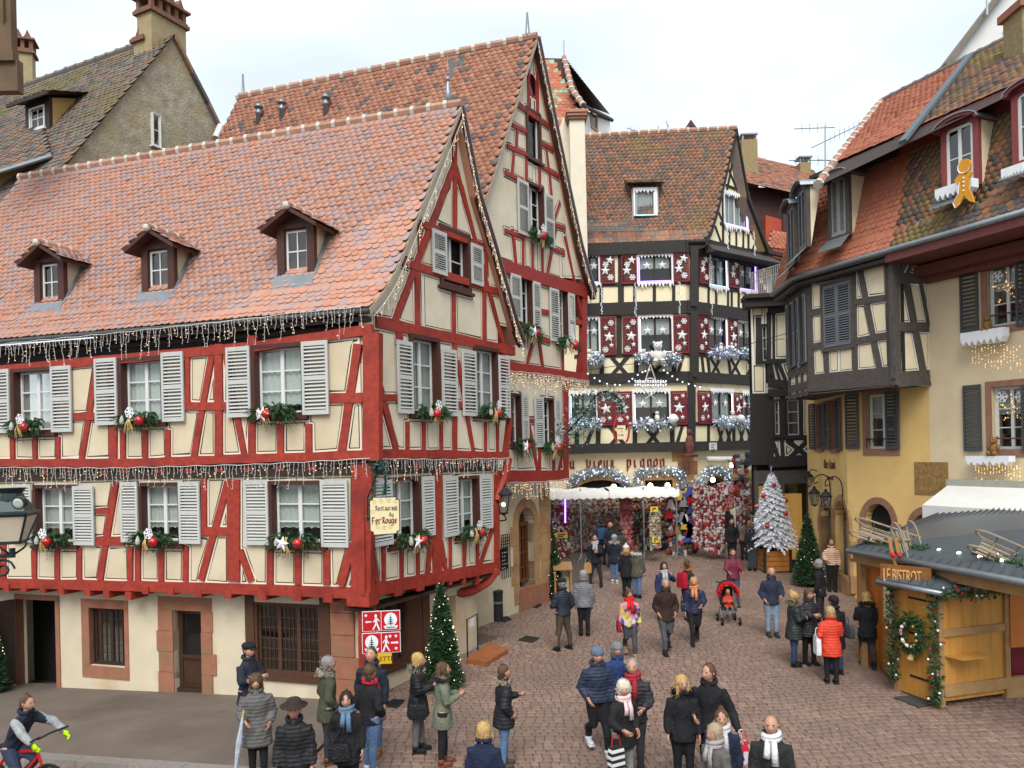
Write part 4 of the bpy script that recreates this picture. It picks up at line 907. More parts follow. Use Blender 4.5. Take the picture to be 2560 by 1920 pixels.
# sandstone turret corner at the left edge of the frame
HT = empty('sandstone_turret',(-12.4,19,0),'brown sandstone turret with a moulded corbel cut by the left frame edge','tower')
M_TUR = mat('brown_sandstone',(.13,.085,.05),.9,.3,3,.5,col2=(.09,.06,.04),patch=1.5)
def tblock(x0,y0,x1,y1,Y,name,d=.25):
    a,b = at(x0,y0,Y),at(x1,y1,Y); mb = MB(); mb.abox(a.x,b.x,Y,Y+d,b.z,a.z); mb.build(name,M_TUR,HT)
tblock(-120,-60,27,60,20,'upper_shaft'); tblock(-120,60,29,128,19.95,'string_course'); tblock(-120,128,32,150,19.8,'moulding'); tblock(-120,150,44,215,19.9,'corbel'); tblock(-120,215,44,226,19.75,'moulding')
for x in (-30,4): tblock(x,-60,x+4,58,19.9,'shaft_rib')
# ------------------------------------------------------------------ tower with a patterned roof, white chimney wall
HD = empty('white_stair_tower',(6,45,0),'white tower with a steep patterned orange and green tile roof behind the red gable','tower')
R0,R1,E0,E1,E2 = at(*c13(230,500),47),at(*c13(450,495),47.0),at(*c13(330,1290),43.2),at(*c13(615,905),43.6),at(*c13(850,1025),47.5)
TD = mat('patterned_tile',(.4,.14,.08),.7,.2,6,.2,ramp=[(.40,.13,.065),(.36,.11,.06),(.43,.16,.08),(.30,.10,.06),(.38,.14,.07),(.24,.36,.27),(.40,.12,.06),(.30,.27,.13),(.36,.13,.07)])
mb = MB(); k1 = R1*.35+E1*.65+Vector((-.25,0,-.1)); PD = [(200,500),(448,505),(480,620),(612,880),(600,975),(500,1010),(420,1150),(300,1300),(200,1000)]; nD = (E0-R0).cross(R1-R0); mb.add([hit(*c13(*p),R0+Vector((0,.12,0)),nD) for p in PD],[tuple(range(9))]); mb.add([R1,E2+Vector((0,0,.25)),E1,k1],[(0,1,2,3)]); mb.build('roof_deck',MATS['roof_dark'],HD)
dn = (E0-R0); ac = (R1-R0).normalized(); 
def keepD(s,t,p):
    d = (p-CAMP); px = PPX+FPX*(d.x/d.y); y = PPY-FPX*d.z/d.y; cx,cy = (px-1280)/K,(y)/K
    return inpoly(np.array([cx]),np.array([cy]),PD)[0]
tiled(HD,[R0+Vector((-1.5,0,.05)),E0+Vector((-1.5,0,.05))],ac,8.5,TD,.3,.26,keep=keepD,under=False,indiv=300)
ridge_tiles(HD,R1,k1,MATS['ridge_terracotta'],M_MORTAR,w=.16,l=.55); ridge_tiles(HD,k1,E1,MATS['ridge_terracotta'],M_MORTAR,w=.16,l=.55)
dd_ = (E2-E1); pe = [R1+Vector((.05,.1,0)),E1+Vector((.1,0,.1))]
mb = MB(); rows_ = 22
for i in range(rows_):
    f0,f1 = i/rows_,(i+1.2)/rows_; A0,A1_ = R1.lerp(E1,f0),R1.lerp(E2,f0); B0_,B1_ = R1.lerp(E1,f1),R1.lerp(E2,f1); up = Vector((.1,-.06,.06))
    mb.add([A0,A1_,B1_+up,B0_+up],[(0,1,2,3)])
mb.build('shingle_courses',TJ,HD)
M_WREN = mat('white_render',(.62,.62,.60),.92,.1,2,.2)
wA,wB,wC,wD_ = at(*c13(560,930),43.8),at(*c13(845,1035),47.2),at(*c13(920,1330),47.2),at(*c13(560,1420),43.8)
mb = MB(); mb.prism([wA,wB,Vector((wC.x,wC.y,wC.z-4)),Vector((wD_.x,wD_.y,wD_.z-4))],(-2,3,0)); mb.build('wall',M_WREN,HD)
FDt = Facade((wA.x,wA.y),(wB.x-wA.x,wB.y-wA.y)); rw = FDt.rect(c13,678,990,735,1120); mb = MB(); ring(mb,FDt,*rw,.12,-.05,.06); WD = mb.build('window',M_STONEY,HD); mb = MB(); fbox(mb,FDt,rw[0]+.1,rw[1]-.1,rw[2]+.1,rw[3]-.1,0,.02); mb.build('pane',M_GLASSD,WD)
mb = MB(); mb.tube([E1+Vector((0,-.1,-.1)),E2+Vector((.1,0,-.1))],.12,6); mb.build('eave',M_DKWOOD,HD)
mb = MB(); mb.tube([R1,R1+Vector((0,0,1))],.03,5); mb.build('finial',M_ZINC,HD)
HE = empty('white_chimney_wall',(2.5,34,0),'slim white rendered chimney stack rising beside the mottled tile roof','chimney')
a,b = at(*c13(497,1035),33.5),at(*c13(628,1060),33.5); mb = MB(); mb.abox(a.x,b.x,33.5,34.6,12,a.z); mb.build('stack',mat('cream_render',(.66,.60,.47),.92,.1,2,.2),HE)
for i in range(3): mb = MB(); mb.abox(a.x-.05-.05*i,b.x+.05+.05*i,33.4-.05*i,34.7,a.z+.13*i,a.z+.12+.13*i); mb.build('brick_course',MATS['chimney_brick_cap'] if i < 1 else TB,HE)
mb = MB(); mb.prism([(a.x,34.2,13),(a.x-1.4,34.2,13),(a.x-1.4,34.2,a.z-2.2),(a.x-.2,34.2,a.z+.4),(a.x,34.2,a.z)],(0,.2,0)); mb.build('fire_wall',MATS['cream_render'],HE)
def proj(p):
    d = Vector(p)-CAMP; x,z = d.x/d.y,d.z/d.y
    return (PPX+FPX*(x*CR-z*SR),PPY-FPX*(x*SR+z*CR))
# ------------------------------------------------------------------ broad-nib lettering
NIB = {'u': [[(.12,.95),(.12,.18),(.3,0)],[(.5,1),(.5,.1),(.62,0)],[(.14,.12),(.5,.22)]],'v': [[(.05,1.1),(.14,.9),(.14,.3),(.36,0)],[(.54,1.0),(.55,.3),(.36,0)]],'i': [[(.12,.95),(.15,.12),(.3,0)],[(.14,1.32),(.2,1.38)]],
 'e': [[(.15,.85),(.15,.18),(.38,0),(.55,.12)],[(.15,.85),(.36,1),(.52,.75),(.46,.55)],[(.12,.5),(.5,.58)],[(.12,.44),(.5,.52)]],'x': [[(.1,.9),(.2,1),(.42,.05),(.58,.1)],[(.52,1),(.1,0)],[(.1,.5),(.5,.5)]],'p': [[(.15,1.05),(.15,-.5)],[(.15,.85),(.4,1),(.55,.8),(.55,.2),(.35,0),(.15,.1)]],
 'g': [[(.5,1),(.5,-.3),(.25,-.5),(.05,-.35)],[(.5,.95),(.25,1),(.1,.8),(.1,.2),(.3,.05),(.5,.2)]],'n': [[(.1,.95),(.14,.05),(.24,0)],[(.14,.75),(.38,1),(.52,.85),(.52,.1),(.64,0)]],'o': [[(.3,1),(.1,.8),(.1,.2),(.3,0),(.52,.2),(.52,.8),(.3,1)]],
 'r': [[(.12,1),(.12,.08),(.22,0)],[(.12,.75),(.35,1),(.5,.88)]],'s': [[(.5,.85),(.3,1),(.12,.75),(.5,.3),(.3,0),(.1,.15)]],'t': [[(.2,1.3),(.2,.15),(.38,0),(.5,.1)],[(.05,.95),(.45,.95)]],'a': [[(.12,.9),(.35,1),(.5,.8),(.5,.1),(.62,0)],[(.5,.55),(.2,.42),(.12,.2),(.3,0),(.5,.18)]],
 'h': [[(.12,1.5),(.12,0)],[(.12,.75),(.38,1),(.5,.85),(.5,0)]],'z': [[(.1,.95),(.5,.95),(.1,.05),(.52,.05)]],'A': [[(.05,0),(.4,1.4),(.7,0)],[(.2,.5),(.6,.5)]],'F': [[(.25,1.4),(.25,.1),(.1,-.1)],[(0,1.25),(.3,1.4),(.7,1.3)],[(.1,.75),(.55,.75)]],
 'R': [[(.25,1.4),(.25,.1),(.05,0)],[(0,1.15),(.25,1.42),(.58,1.3),(.58,.95),(.25,.75)],[(.35,.75),(.58,.2),(.78,0)]],'C': [[(.65,1.25),(.38,1.4),(.1,1),(.1,.4),(.36,0),(.66,.18)],[(.35,1.2),(.35,.25)]],'H': [[(.15,1.4),(.15,0)],[(.15,.8),(.45,.95),(.58,.7),(.55,.2),(.4,-.1)],[(0,1.3),(.3,1.42)]]}
def nibtext(mb,F,text,u,v,h,w,nib=.2,sgn=1,depth=.03,adv=.74,mi=0):
    k = 0; x = 0
    for ch in text:
        if ch == ' ': x += .5; continue
        wd = .42 if ch in 'i' else adv+(.14 if ch.isupper() else 0)
        for st in NIB[ch]:
            for a,b in zip(st,st[1:]):
                nx,ny = nib*.5*math.cos(.7),nib*.5*math.sin(.7); q = [(a[0]-nx,a[1]-ny),(a[0]+nx,a[1]+ny),(b[0]+nx,b[1]+ny),(b[0]-nx,b[1]-ny)]
                k += 1; fprism(mb,F,[(u+sgn*(x+p[0])*h,v+p[1]*h) for p in q],w,w+depth+.0004*(k % 12),mi)
        x += wd
    return x*h
def fonttext(name,body,F,u,v,size,w,parent,m,ext=.004,align='LEFT',sx=1.0,sgn=1):
    """letters of the built-in font as a mesh on a facade"""
    t = bpy.data.curves.new('t','FONT'); t.body = body; t.size = size; t.extrude = ext; t.align_x = align; t.resolution_u = 3
    to = bpy.data.objects.new('t',t); me = to.to_mesh().copy(); bpy.data.objects.remove(to); bpy.data.curves.remove(t); me.name = name; me.materials.clear(); me.materials.append(m)
    return link(name,me,parent,Matrix.Translation(F.P(u,v,w)) @ Matrix((F.d*sgn*sx,Vector((0,0,1)),F.n)).transposed().to_4x4())
def star_mesh(r,d=.06,n=5,inner=.42):
    mb = MB(); pts = [(math.sin(math.pi*i/n)*(r if i % 2 == 0 else r*inner),math.cos(math.pi*i/n)*(r if i % 2 == 0 else r*inner)) for i in range(2*n)]
    mb.add([(x,0,z) for x,z in pts]+[(0,-d,0),(0,.004,0)],[((i+1) % (2*n),i,2*n) for i in range(2*n)]+[(i,(i+1) % (2*n),2*n+1) for i in range(2*n)]); return mb
def flake_mesh(r):
    mb = MB()
    for i in range(3):
        a = math.pi*i/3; x,z = math.cos(a),math.sin(a); mb.box((0,-.01-.002*i,0),(x*r,0,z*r),(0,.012,0),(-z*r*.13,0,x*r*.13))
        for s in (-1,1): mb.box((x*r*.75*s,-.01,z*r*.75*s),(x*r*.09,0,z*r*.09),(0,.014,0),(-z*r*.36,0,x*r*.36))
    mb.lathe((0,-.012,0),[(r*.3,-.012),(r*.3,.012)],6,axis=Matrix.Rotation(math.pi/2,3,'X')); return mb
M_SNOW = mat('artificial_snow',(.74,.75,.76),.8,.08,10,.3); M_PLUSH = mat('white_plush',(.70,.68,.64),.95,.12,30,.6)
_sh = {}
def deco(kind,F,u,v,w,r,parent,m=None,rot=0):
    """a star or snowflake fixed to a shutter or pane; meshes are shared"""
    if kind not in _sh: o_ = (star_mesh(1,.22) if kind == 'star' else flake_mesh(1)); me = bpy.data.meshes.new(kind); me.from_pydata(o_.v,[],o_.f); me.materials.append(M_SNOW); _sh[kind] = me
    X = F.d if F.d.dot(Vector((1,0,0))) > 0 else -F.d
    R = Matrix((X,-F.n,Vector((0,0,1)))).transposed().to_4x4(); return link(kind,_sh[kind],parent,Matrix.Translation(F.P(u,v,w)) @ R @ Matrix.Rotation(rot,4,'Y') @ Matrix.Scale(r,4))
# ------------------------------------------------------------------ black house 'au vieux pignon'
KF = Vector((7.9,35.0,0)); FL = Facade(KF,(-1,.05)); FR = Facade(KF,(.8,.6))
HF = empty('black_timbered_house',(KF.x,KF.y,gz(35)),'black timbered corner house with crimson shutters full of stars above the gift shop','house')
M_CRIM = mat('crimson_shutter',(.16,.012,.022),.5,.12,8,.1)
LED = [mat('led_violet',(.42,.25,1.0),.5,0,emit=1.6,bump=0),mat('led_blue',(.30,.62,1.0),.5,0,emit=1.4,bump=0),mat('led_white',(.8,.85,1.0),.5,0,emit=.9,bump=0)]
TL,TR,HLs,HRs = [],[],[],[]
def TF_(c,*l,F=FL,st=None,**kw): tims(F,TL if F is FL else TR,c,l,HF,M_BLK,**kw)
# horizontal bands (left face then right face)
for c,xl,yl,xc,yc,xr,yr,w in ((c23,540,500,1580,480,2240,610,.55),(c23,540,1000,1575,975,2260,1040,.34),(c23,540,1052,1575,1028,2260,1085,.24),(c33,420,-40,1560,-58,2260,-30,.46),(c33,420,560,1560,545,2260,575,.42),(c23,540,795,1575,790,2240,835,.16),(c23,540,1415,1575,1400,2240,1412,.16),(c33,420,362,1560,352,2260,350,.16)):
    a,b = FL.uv(*c(xl,yl)),FL.uv(*c(xc,yc)); wp = .14 if w > .2 else .012; TL.append(timber(FL,a[0],(a[1]+b[1])/2,-.1,(a[1]+b[1])/2,w,HF,M_BLK,w1=wp))
    TR.append(timber(FR,-.1,(a[1]+b[1])/2,FR.uv(*c(xr,yr))[0]+2.5,(a[1]+b[1])/2,w,HF,M_BLK,w1=wp))
for c,ys in ((c23,(480,980)),(c23,(1040,1590)),(c33,(0,560))):
    y0,y1 = ys
    TF_(c,(1575 if c is c23 else 1548,y0,1572 if c is c23 else 1548,y1,.34),w1=.05); TF_(c,(1590 if c is c23 else 1560,y0,1588 if c is c23 else 1560,y1,.3),F=FR,w1=.05)
TF_(c23,(942,540,942,970,.26),(1230,790,1230,980,.14),(1397,790,1397,980,.14),(770,790,770,980,.14),(1060,790,1060,980,.12),(640,540,640,980,.14))
TF_(c23,(925,1080,925,1420,.24),(1538,1080,1540,1400,.2),(1075,1420,1075,1590,.2),(1400,1420,1400,1590,.2),(775,1420,775,1590,.2),(860,1425,1000,1585,.16),(1000,1425,860,1585,.16),(1190,1500,1290,1585,.14),(1290,1500,1190,1585,.14),(1475,1425,1430,1585,.14))
TF_(c33,(1062,370,1062,540,.2),(1385,370,1385,540,.2),(745,370,745,540,.2),(850,375,980,530,.16),(980,375,850,530,.16),(1160,380,1280,530,.16),(1280,380,1160,530,.16),(1470,370,1420,535,.14),(700,380,640,535,.16),(560,60,560,540,.2))
for x in (1700,1765,1868,1900,1960,2060,2130): TF_(c23,(x,800,x,1000,.12),F=FR)
for x in (1640,1690,1870,2060): TF_(c23,(x,1410,x+20,1590,.16),F=FR)
for x,y in ((1760,1790),(1930,1960),(2070,2090)): TF_(c23,(x-40,1430,x+45,1590,.13),(x+45,1430,x-40,1590,.13),F=FR)
for x in (1700,1920,2090): TF_(c33,(x,340,x,540,.16),F=FR)
for x in (1780,1850,1960,2030): TF_(c33,(x,370,x+50,540,.13),(x+50,370,x,540,.13),F=FR)
def icicles(F,r,parent,led,drip=True):
    u0,u1,v0,v1 = r; mb = MB(); t = .06
    fbox(mb,F,u0-t,u0+.02,v0,v1,.02,.06); fbox(mb,F,u1-.02,u1+t,v0,v1,.02,.06); n = max(6,int((u1-u0)/.07))
    pts = [(u0-t,v1+.1),(u1+t,v1+.1)]+[(u1+t-(u1-u0+2*t)*i/n,v1-(.02 if i % 2 == 0 else rnd.uniform(.08,.2))) for i in range(n+1)]
    fprism(mb,F,pts,.02,.07)
    if drip:
        pts = [(u0-t,v0),(u1+t,v0)]+[(u1+t-(u1-u0+2*t)*i/n,v0-(.06 if i % 2 == 0 else rnd.uniform(.12,.32))) for i in range(n+1)]; fprism(mb,F,pts,.05,.1)
    mb.build('icicle_trim',M_SNOW,parent)
    mb = MB(); fbox(mb,F,u1-.07,u1-.04,v0+.05,v1-.12,.01,.05); fbox(mb,F,u0+.05,u1-.05,v0+.03,v0+.05,.01,.05); mb.build('led_tube',LED[led],parent)
def fwin(F,c,r,led,store,drip=True,stars=True):
    R = F.rect(c,*r); o = window(F,R,HF,M_DKWOOD,M_DKWOOD,M_GLASS,depth=.12,cas=.05,sash=2,rows=1,sill=0,curt=(M_CURT,(.5,1)) if rnd.random() < .5 else (M_CURT,(0,1))); icicles(F,R,o,led,drip)
    if stars:
        for f in (.27,.73): deco('star',F,R[0]+(R[1]-R[0])*f,R[2]+(R[3]-R[2])*.62,-.06,.2,o)
    store.append(hole(R))
def fshut(F,c,r,k):
    R = F.rect(c,*r); o = shutter(F,R,HF,M_CRIM,n=15,w0=.05,split=False,budget=160); u0,u1,v0,v1 = R; w,h = u1-u0,v1-v0; X = 1 if F.d.x > 0 else -1
    for kind,fx,fy,rr in ((('star',.68,.8,.26),('snowflake',.38,.66,.17),('star',.35,.45,.28),('snowflake',.7,.22,.18)),(('snowflake',.7,.85,.17),('star',.35,.72,.17),('star',.55,.48,.32),('star',.7,.26,.16),('snowflake',.3,.15,.18)),(('star',.35,.78,.16),('star',.75,.85,.15),('star',.5,.5,.34),('snowflake',.3,.18,.17),('star',.7,.22,.15)))[k]:
        deco(kind,F,(u0+w*fx) if X > 0 else (u1-w*fx),v0+h*fy,.10,rr*.78,o,rot=rnd.uniform(-.2,.2))
for c,F,st,ws,ss in ((c23,FL,HLs,[(600,545,750,790,2),(1088,540,1380,778,0)],[(760,545,887,797,0),(943,543,1077,797,0),(1393,528,1525,780,0)]),
                     (c23,FL,HLs,[(600,1085,752,1392,2),(1098,1072,1382,1392,2)],[(764,1085,896,1412,1),(955,1078,1087,1405,1),(1393,1070,1526,1395,1)]),
                     (c33,FL,HLs,[(500,75,730,340,1),(1050,62,1360,345,2)],[(738,70,885,360,2),(887,65,1037,357,2),(1370,60,1512,352,2)]),
                     (c23,FR,HRs,[(1698,560,1855,818,1),(1958,605,2105,850,0),(2225,640,2330,880,1)],[(1608,530,1690,795,0),(1865,578,1955,830,0),(2112,628,2190,880,0)]),
                     (c23,FR,HRs,[(1692,1075,1855,1392,0),(1945,1108,2100,1405,1)],[(1596,1068,1690,1392,1),(1858,1095,1942,1400,1),(2108,1110,2180,1410,1)]),
                     (c33,FR,HRs,[(1716,60,1905,335,2),(1988,78,2105,335,0)],[(1598,58,1715,345,2),(1908,75,1985,345,2),(2110,80,2212,345,2)])):
    for w in ws: fwin(F,c,w[:4],w[4],st,drip=c is c23 and w[1] < 700)
    for s in ss: fshut(F,c,s[:4],s[4])
zbF = FL.uv(*c33(1000,575))[1]; ztF = FL.uv(*c23(1000,470))[1]; uLF = FL.uv(*c23(200,700))[0]; uRF = FR.uv(*c23(2260,700))[0]+2.5
panels(FL,rpoly((0,uLF,zbF,ztF)),TL,HLs,HF,P_YEL,res=.03,line=False); panels(FR,rpoly((0,uRF,zbF,ztF)),TR,HRs,HF,P_YEL,res=.03,line=False)
for F,u in ((FL,uLF),(FR,uRF)): backing(F,rpoly((0,u,gz(35)-.5,ztF)),HF,M_INT,-.5)
# gable on the right face, roof
FR2 = FR.off(.25); FR3 = FR2.off(.3); gA = FR3.uv(*c13(1940,1105)); gLs = [gA]+[FR3.uv(*p) for p in (c13(1812,1650),c23(1785,110),c23(1722,320),c23(1668,418))]; gRs = [gA]+[FR3.uv(*p) for p in (c23(2040,20),c23(2130,260),c23(2215,490))]
TG = []
def TGf(*l,**kw): tims(FR2,TG,c23,l,HF,M_BLK,**kw)
TGf((1700,430,2230,560,.22),(1800,270,2140,360,.12),(1880,310,1880,450,.1),(1940,320,1940,480,.1),(2000,330,2000,500,.1),(1825,-60,1825,440,.12),(2045,0,2045,500,.12),(1760,300,1810,440,.1),(2125,350,2080,510,.1),(2125,230,2050,310,.1),(1790,180,1830,280,.1))
tims(FR2,TG,c13,[(1850,1600,2010,1660,.12),(1870,1450,1950,1650,.1),(1920,1330,1860,1640,.1)],HF,M_BLK)
gw = FR2.rect(c23,1832,30,2028,300); o = window(FR2,gw,HF,M_DKWOOD,M_WHITE,M_GLASS,depth=.1,cas=.06,sash=2,rows=1,cols=2,curt=(M_CURT,(0,1)),sill=0); icicles(FR2,gw,o,0)
domG_ = [gLs[-1],(gRs[-1][0],gRs[-1][1])]+gRs[-2:0:-1]+gLs[:-1]; panels(FR2,domG_,TG,[hole(gw)],HF,P_YEL,res=.03,line=False); backing(FR2,domG_,HF,M_INT,-.4)
pF = [FR2.P(u,v,.3) for u,v in gLs]; dFL = Vector((-1,.05,0)).normalized(); LF_ = 10.4
dip = lambda s: 0
tiled(HF,pF,dFL,LF_,TF,.21,.18)
ridge_tiles(HF,pF[0],pF[0]+dFL*LF_+Vector((0,0,-.1)),MATS['ridge_terracotta'],M_MORTAR,w=.13,l=.45)
verge(FR2,gLs,.1,.34,.28,M_BLK,'verge_board',HF); verge(FR2,gRs,.1,.36,.3,M_BLK,'verge_board',HF)
mb = MB(); pr = [FR2.P(u,v,.3) for u,v in gRs]
for i in range(len(pr)-1): mb.prism([pr[i],pr[i+1],pr[i+1]+Vector((0,0,-.12)),pr[i]+Vector((0,0,-.12))],dFL*8)
mb.build('rear_roof_slope',TF,HF)
ev = pF[-1]; mb = MB(); mb.tube([ev+Vector((0,-.05,-.05)),ev+dFL*LF_+Vector((0,-.05,-.05))],.1,8); mb.build('eave_gutter',M_BLK,HF)
mb = MB(); mb.prism([ev+Vector((0,0,-.1)),FL.P(-.3,ztF-.1,.0),FL.P(-.3,ztF-.3,.0),ev+Vector((0,0,-.3))],dFL*LF_); mb.build('eave_soffit',M_BLK,HF)
a,b = FR2.uv(*c23(1690,440)),FR2.uv(*c23(2230,600)); mb = MB()
mb.prism([FR2.P(a[0]-.2,a[1],0),FR2.P(a[0]-.2,a[1]-.45,.55),FR2.P(a[0]-.2,a[1]-.5,.5),FR2.P(a[0]-.2,a[1]-.5,0)],FR2.d*(b[0]-a[0]+2)); mb.build('pent_roof',mat('slate_grey',(.06,.055,.05),.8,.3,8,.4),HF)
# shed dormer on the mottled roof
nF = (pF[1]-pF[0]).cross(dFL).normalized(); nF = nF if nF.z > 0 else -nF
bD = hit(*c23(1155,250),pF[0],nF); mb = MB(); X = Vector((1,0,0)); Yb = Vector((0,1,0)); w2,hD = .6,1.5
for s in (-1,1): mb.box(Qd(s*(w2-.12),.06,hD/2),X*.12,Yb*.06,(0,0,hD/2))
mb.box(Qd(0,.06,.1),X*(w2-.24),Yb*.06,(0,0,.14)); mb.box(Qd(0,.06,hD-.05),X*(w2-.24),Yb*.06,(0,0,.05)); DF = mb.build('dormer',mat('grey_dormer_paint',(.30,.31,.32),.7,.15,8,.2),HF)
mb = MB()
for s in (-1,1): mb.prism([Qd(s*w2,.1,0),Qd(s*w2,.1,hD),Qd(s*w2,1.6,hD+.45),Qd(s*w2,.8,1.4)],X*(-s*.06))
mb.build('cheek',M_BLK,DF); FD = Facade((0,0),X); FD.p = Qd(0,0,0); FD.d = X; FD.n = -Yb
R = (-w2+.12,w2-.12,bD.z+.22,bD.z+hD-.1); o = window(FD,R,DF,M_DKWOOD,M_WHITE,M_GLASS,depth=.08,cas=.04,sash=1,rows=1,curt=(M_CURT,(0,1)),sill=.06,proud=.02); icicles(FD,R,o,1,False)
tiled(DF,[Qd(-w2-.25,2.6,hD+1.5),Qd(-w2-.25,-.3,hD+.12)],X,2*w2+.5,TJ,.21,.17,indiv=0)
# snow guard on the lower left of the roof
mb = MB(); a,b = hit(*c23(600,372),pF[-2],nF)+Vector((0,-.3,.1)),hit(*c23(1135,370),pF[-2],nF)+Vector((0,-.3,.1))
for z in (0,.2,.4): mb.tube([a+Vector((0,0,z)),b+Vector((0,0,z))],.02,4)
for i in range(30): q = a.lerp(b,i/29); mb.tube([q,q+Vector((0,0,.4))],.014,4)
mb.build('snow_guard',M_ZINC,HF)
# ground floor
FLg,FRg = FL.off(-.25),FR.off(-.25); zg_ = gz(35)-.3; M_SHOP = mat('shop_front_plaster',(.68,.58,.38),.92,.08,2,.12)
ra = FLg.rect(c33,560,830,985,1400); rd = FLg.rect(c33,1155,830,1420,1400); rr_ = FRg.rect(c33,1665,800,1860,1400); rr2 = FRg.rect(c33,2065,760,2210,1400)
def opn(r): return (r[0],r[1],zg_,r[3])
wall_with_holes(FLg,(0,uLF,zg_,zbF+.1),[opn(ra),opn(rd)],M_SHOP,HF,-.4,0); wall_with_holes(FRg,(0,uRF,zg_,zbF+.1),[opn(rr_),opn(rr2)],M_SHOP,HF,-.4,0)
for F,r,n,mm in ((FLg,ra,11,M_STONEY),(FRg,rr_,9,M_STONEY),(FRg,rr2,9,M_STONEY)): voussoirs(F,(r[0]+r[1])/2,r[3]-(r[1]-r[0])/2*.45 if F is FLg else r[3]-(r[1]-r[0])/2,(r[1]-r[0])/2,(r[1]-r[0])/2*(.45 if F is FLg else 1),.32,n,HF,mm)
for r in ((rd[0]-.3,rd[0],zg_,rd[3]),(rd[1],rd[1]+.3,zg_,rd[3]),(rd[0]-.3,rd[1]+.3,rd[3],rd[3]+.35)): mb = MB(); fbox(mb,FLg,*r,-.2,.06); mb.build('door_surround',M_STONEY,HF)
for i in range(7):
    z = zbF+.1-.62*(i+1)
    for F in (FLg,FRg): mb = MB(); fbox(mb,F,-.02,.5+.25*((i+(F is FLg)) % 2),z,z+.6,-.3,.05+rnd.uniform(-.01,.01)); mb.build('quoin_stone',M_STONE if i % 2 else M_STONEY,HF)
mb = MB(); fbox(mb,FRg,rr2[0],rr2[1],zg_,rr2[3],-.3,-.25); mb.build('fanlight',mat('amber_light',(1,.42,.08),.5,.3,20,0,emit=.8),HF)
mb = MB()
for i in range(9): u = rr2[0]+(rr2[1]-rr2[0])*i/8; mb.tube([FRg.P(u,zg_,-.2),FRg.P(u,rr2[3],-.2)],.02,4)
for i in range(6): v = rr2[3]-.3*i; mb.tube([FRg.P(rr2[0],v,-.2),FRg.P(rr2[1],v,-.2)],.02,4)
mb.build('iron_grille',M_BLK,HF)
M_LETT = mat('oxblood_letters',(.17,.012,.012),.5)
ax = FLg.uv(*c33(498,730)); hl = abs(FLg.uv(*c33(498,665))[1]-ax[1])
for t,x in (('u',498),('vieux',640),('pignon',988)):
    for i,ch in enumerate(t):
        mb = MB(); dx = {'vieux': [0,62,100,150,205],'pignon': [0,62,118,178,232,288],'u': [0]}[t][i]; q = FLg.uv(*c33(x+dx,730)); nibtext(mb,FLg,ch,q[0],ax[1],hl,.02,nib=.3,sgn=-1); mb.build('letter',M_LETT,HF)
# rolled awning, small plaque and statue at the corner
mb = MB(); a,b = FRg.P(*FRg.uv(*c33(1615,650)),.5),FRg.P(*FRg.uv(*c33(2130,645)),.5); mb.tube([a,b],.12,8); mb.build('rolled_awning',M_WHITE,HF,smooth=True)
r = FR.rect(c33,1678,508,1742,572); mb = MB(); fbox(mb,FR,*r,.16,.19); mb.build('plaque',M_WHITE,HF)
mb = MB()
for i in range(4): fbox(mb,FR,r[0]+.1,r[1]-.1-.1*(i % 2),r[3]-.12-.1*i,r[3]-.08-.1*i,.19,.192)
mb.build('plaque_writing',M_BLK,HF)
p = KF+Vector((-.1,-.45,FL.uv(*c33(1560,610))[1])); mb = MB(); mb.lathe(p,[(.35,-.1),(.4,0),(.2,.05)],8); mb.lathe(p,[(.14,.05),(.2,.4),(.16,.7),(.08,.85)],8); mb.ball(p+Vector((0,0,1.0)),.13,8); tag(mb.build('corner_statue',mat('painted_statue',(.14,.05,.04),.7,.3),None),'small painted statue on a stone bracket at the black house corner','statue')
# ------------------------------------------------------------------ ochre restaurant with the half-timbered bay, beige house
KI = Vector((10.5,24.7,0)); dI = Vector((.408,-.913,0)).normalized(); dW = Vector((.08,1,0)).normalized()
FI = Facade(KI,dI); FW = Facade(KI,dW)
HI = empty('ochre_bay_house',(KI.x,KI.y,gz(25)),'ochre rendered house with a dark half-timbered bay and orange mansard roof','house')
HJ = empty('beige_mansard_house',(12.2,21,gz(21)),'beige house at the right edge with dark shutters and mossy mansard roof','house')
M_OCH = mat('ochre_render',(.70,.48,.185),.9,.14,1.5,.25,col2=(.63,.42,.155),patch=.8); M_BEI = mat('beige_render',(.68,.55,.36),.9,.12,1.5,.25,col2=(.62,.50,.32),patch=.9)
M_DSH = mat('slate_blue_shutter',(.062,.068,.075),.5,.12,8,.1); M_RSOF = mat('oxblood_soffit',(.14,.04,.036),.6,.2,6,.2); M_RDOR = mat('oxblood_dormer',(.21,.045,.045),.55,.15,6,.1); M_PSTN = mat('rose_stone',(.27,.14,.095),.9,.25,5,.4)
us = FI.uv(*c34(1400,500))[0]; ue = 9.5; zG = gz(24)-.4; zE = 10.6
r1 = FI.rect(c24,1895,590,2200,1150); r2 = FI.rect(c34,1938,18,2235,565); r3 = FI.rect(c34,858,85,1095,560)
rA = FI.rect(c34,845,1035,1075,1600); rA = (rA[0],rA[1],zG,rA[3]); rB_ = FI.rect(c34,1255,1120,1500,1600); rB_ = (rB_[0],rB_[1],zG,rB_[3])
wall_with_holes(FI,(0,us,zG,zE),[r3,rA,(rB_[0],us,zG,rB_[3])],M_OCH,HI,-.4,0); wall_with_holes(FI,(us,ue,zG,zE),[r1,r2,(us,rB_[1],zG,rB_[3])],M_BEI,HJ,-.4,0.004)
backing(FI,rpoly((0,ue,zG,zE)),HJ,M_INT,-.7)
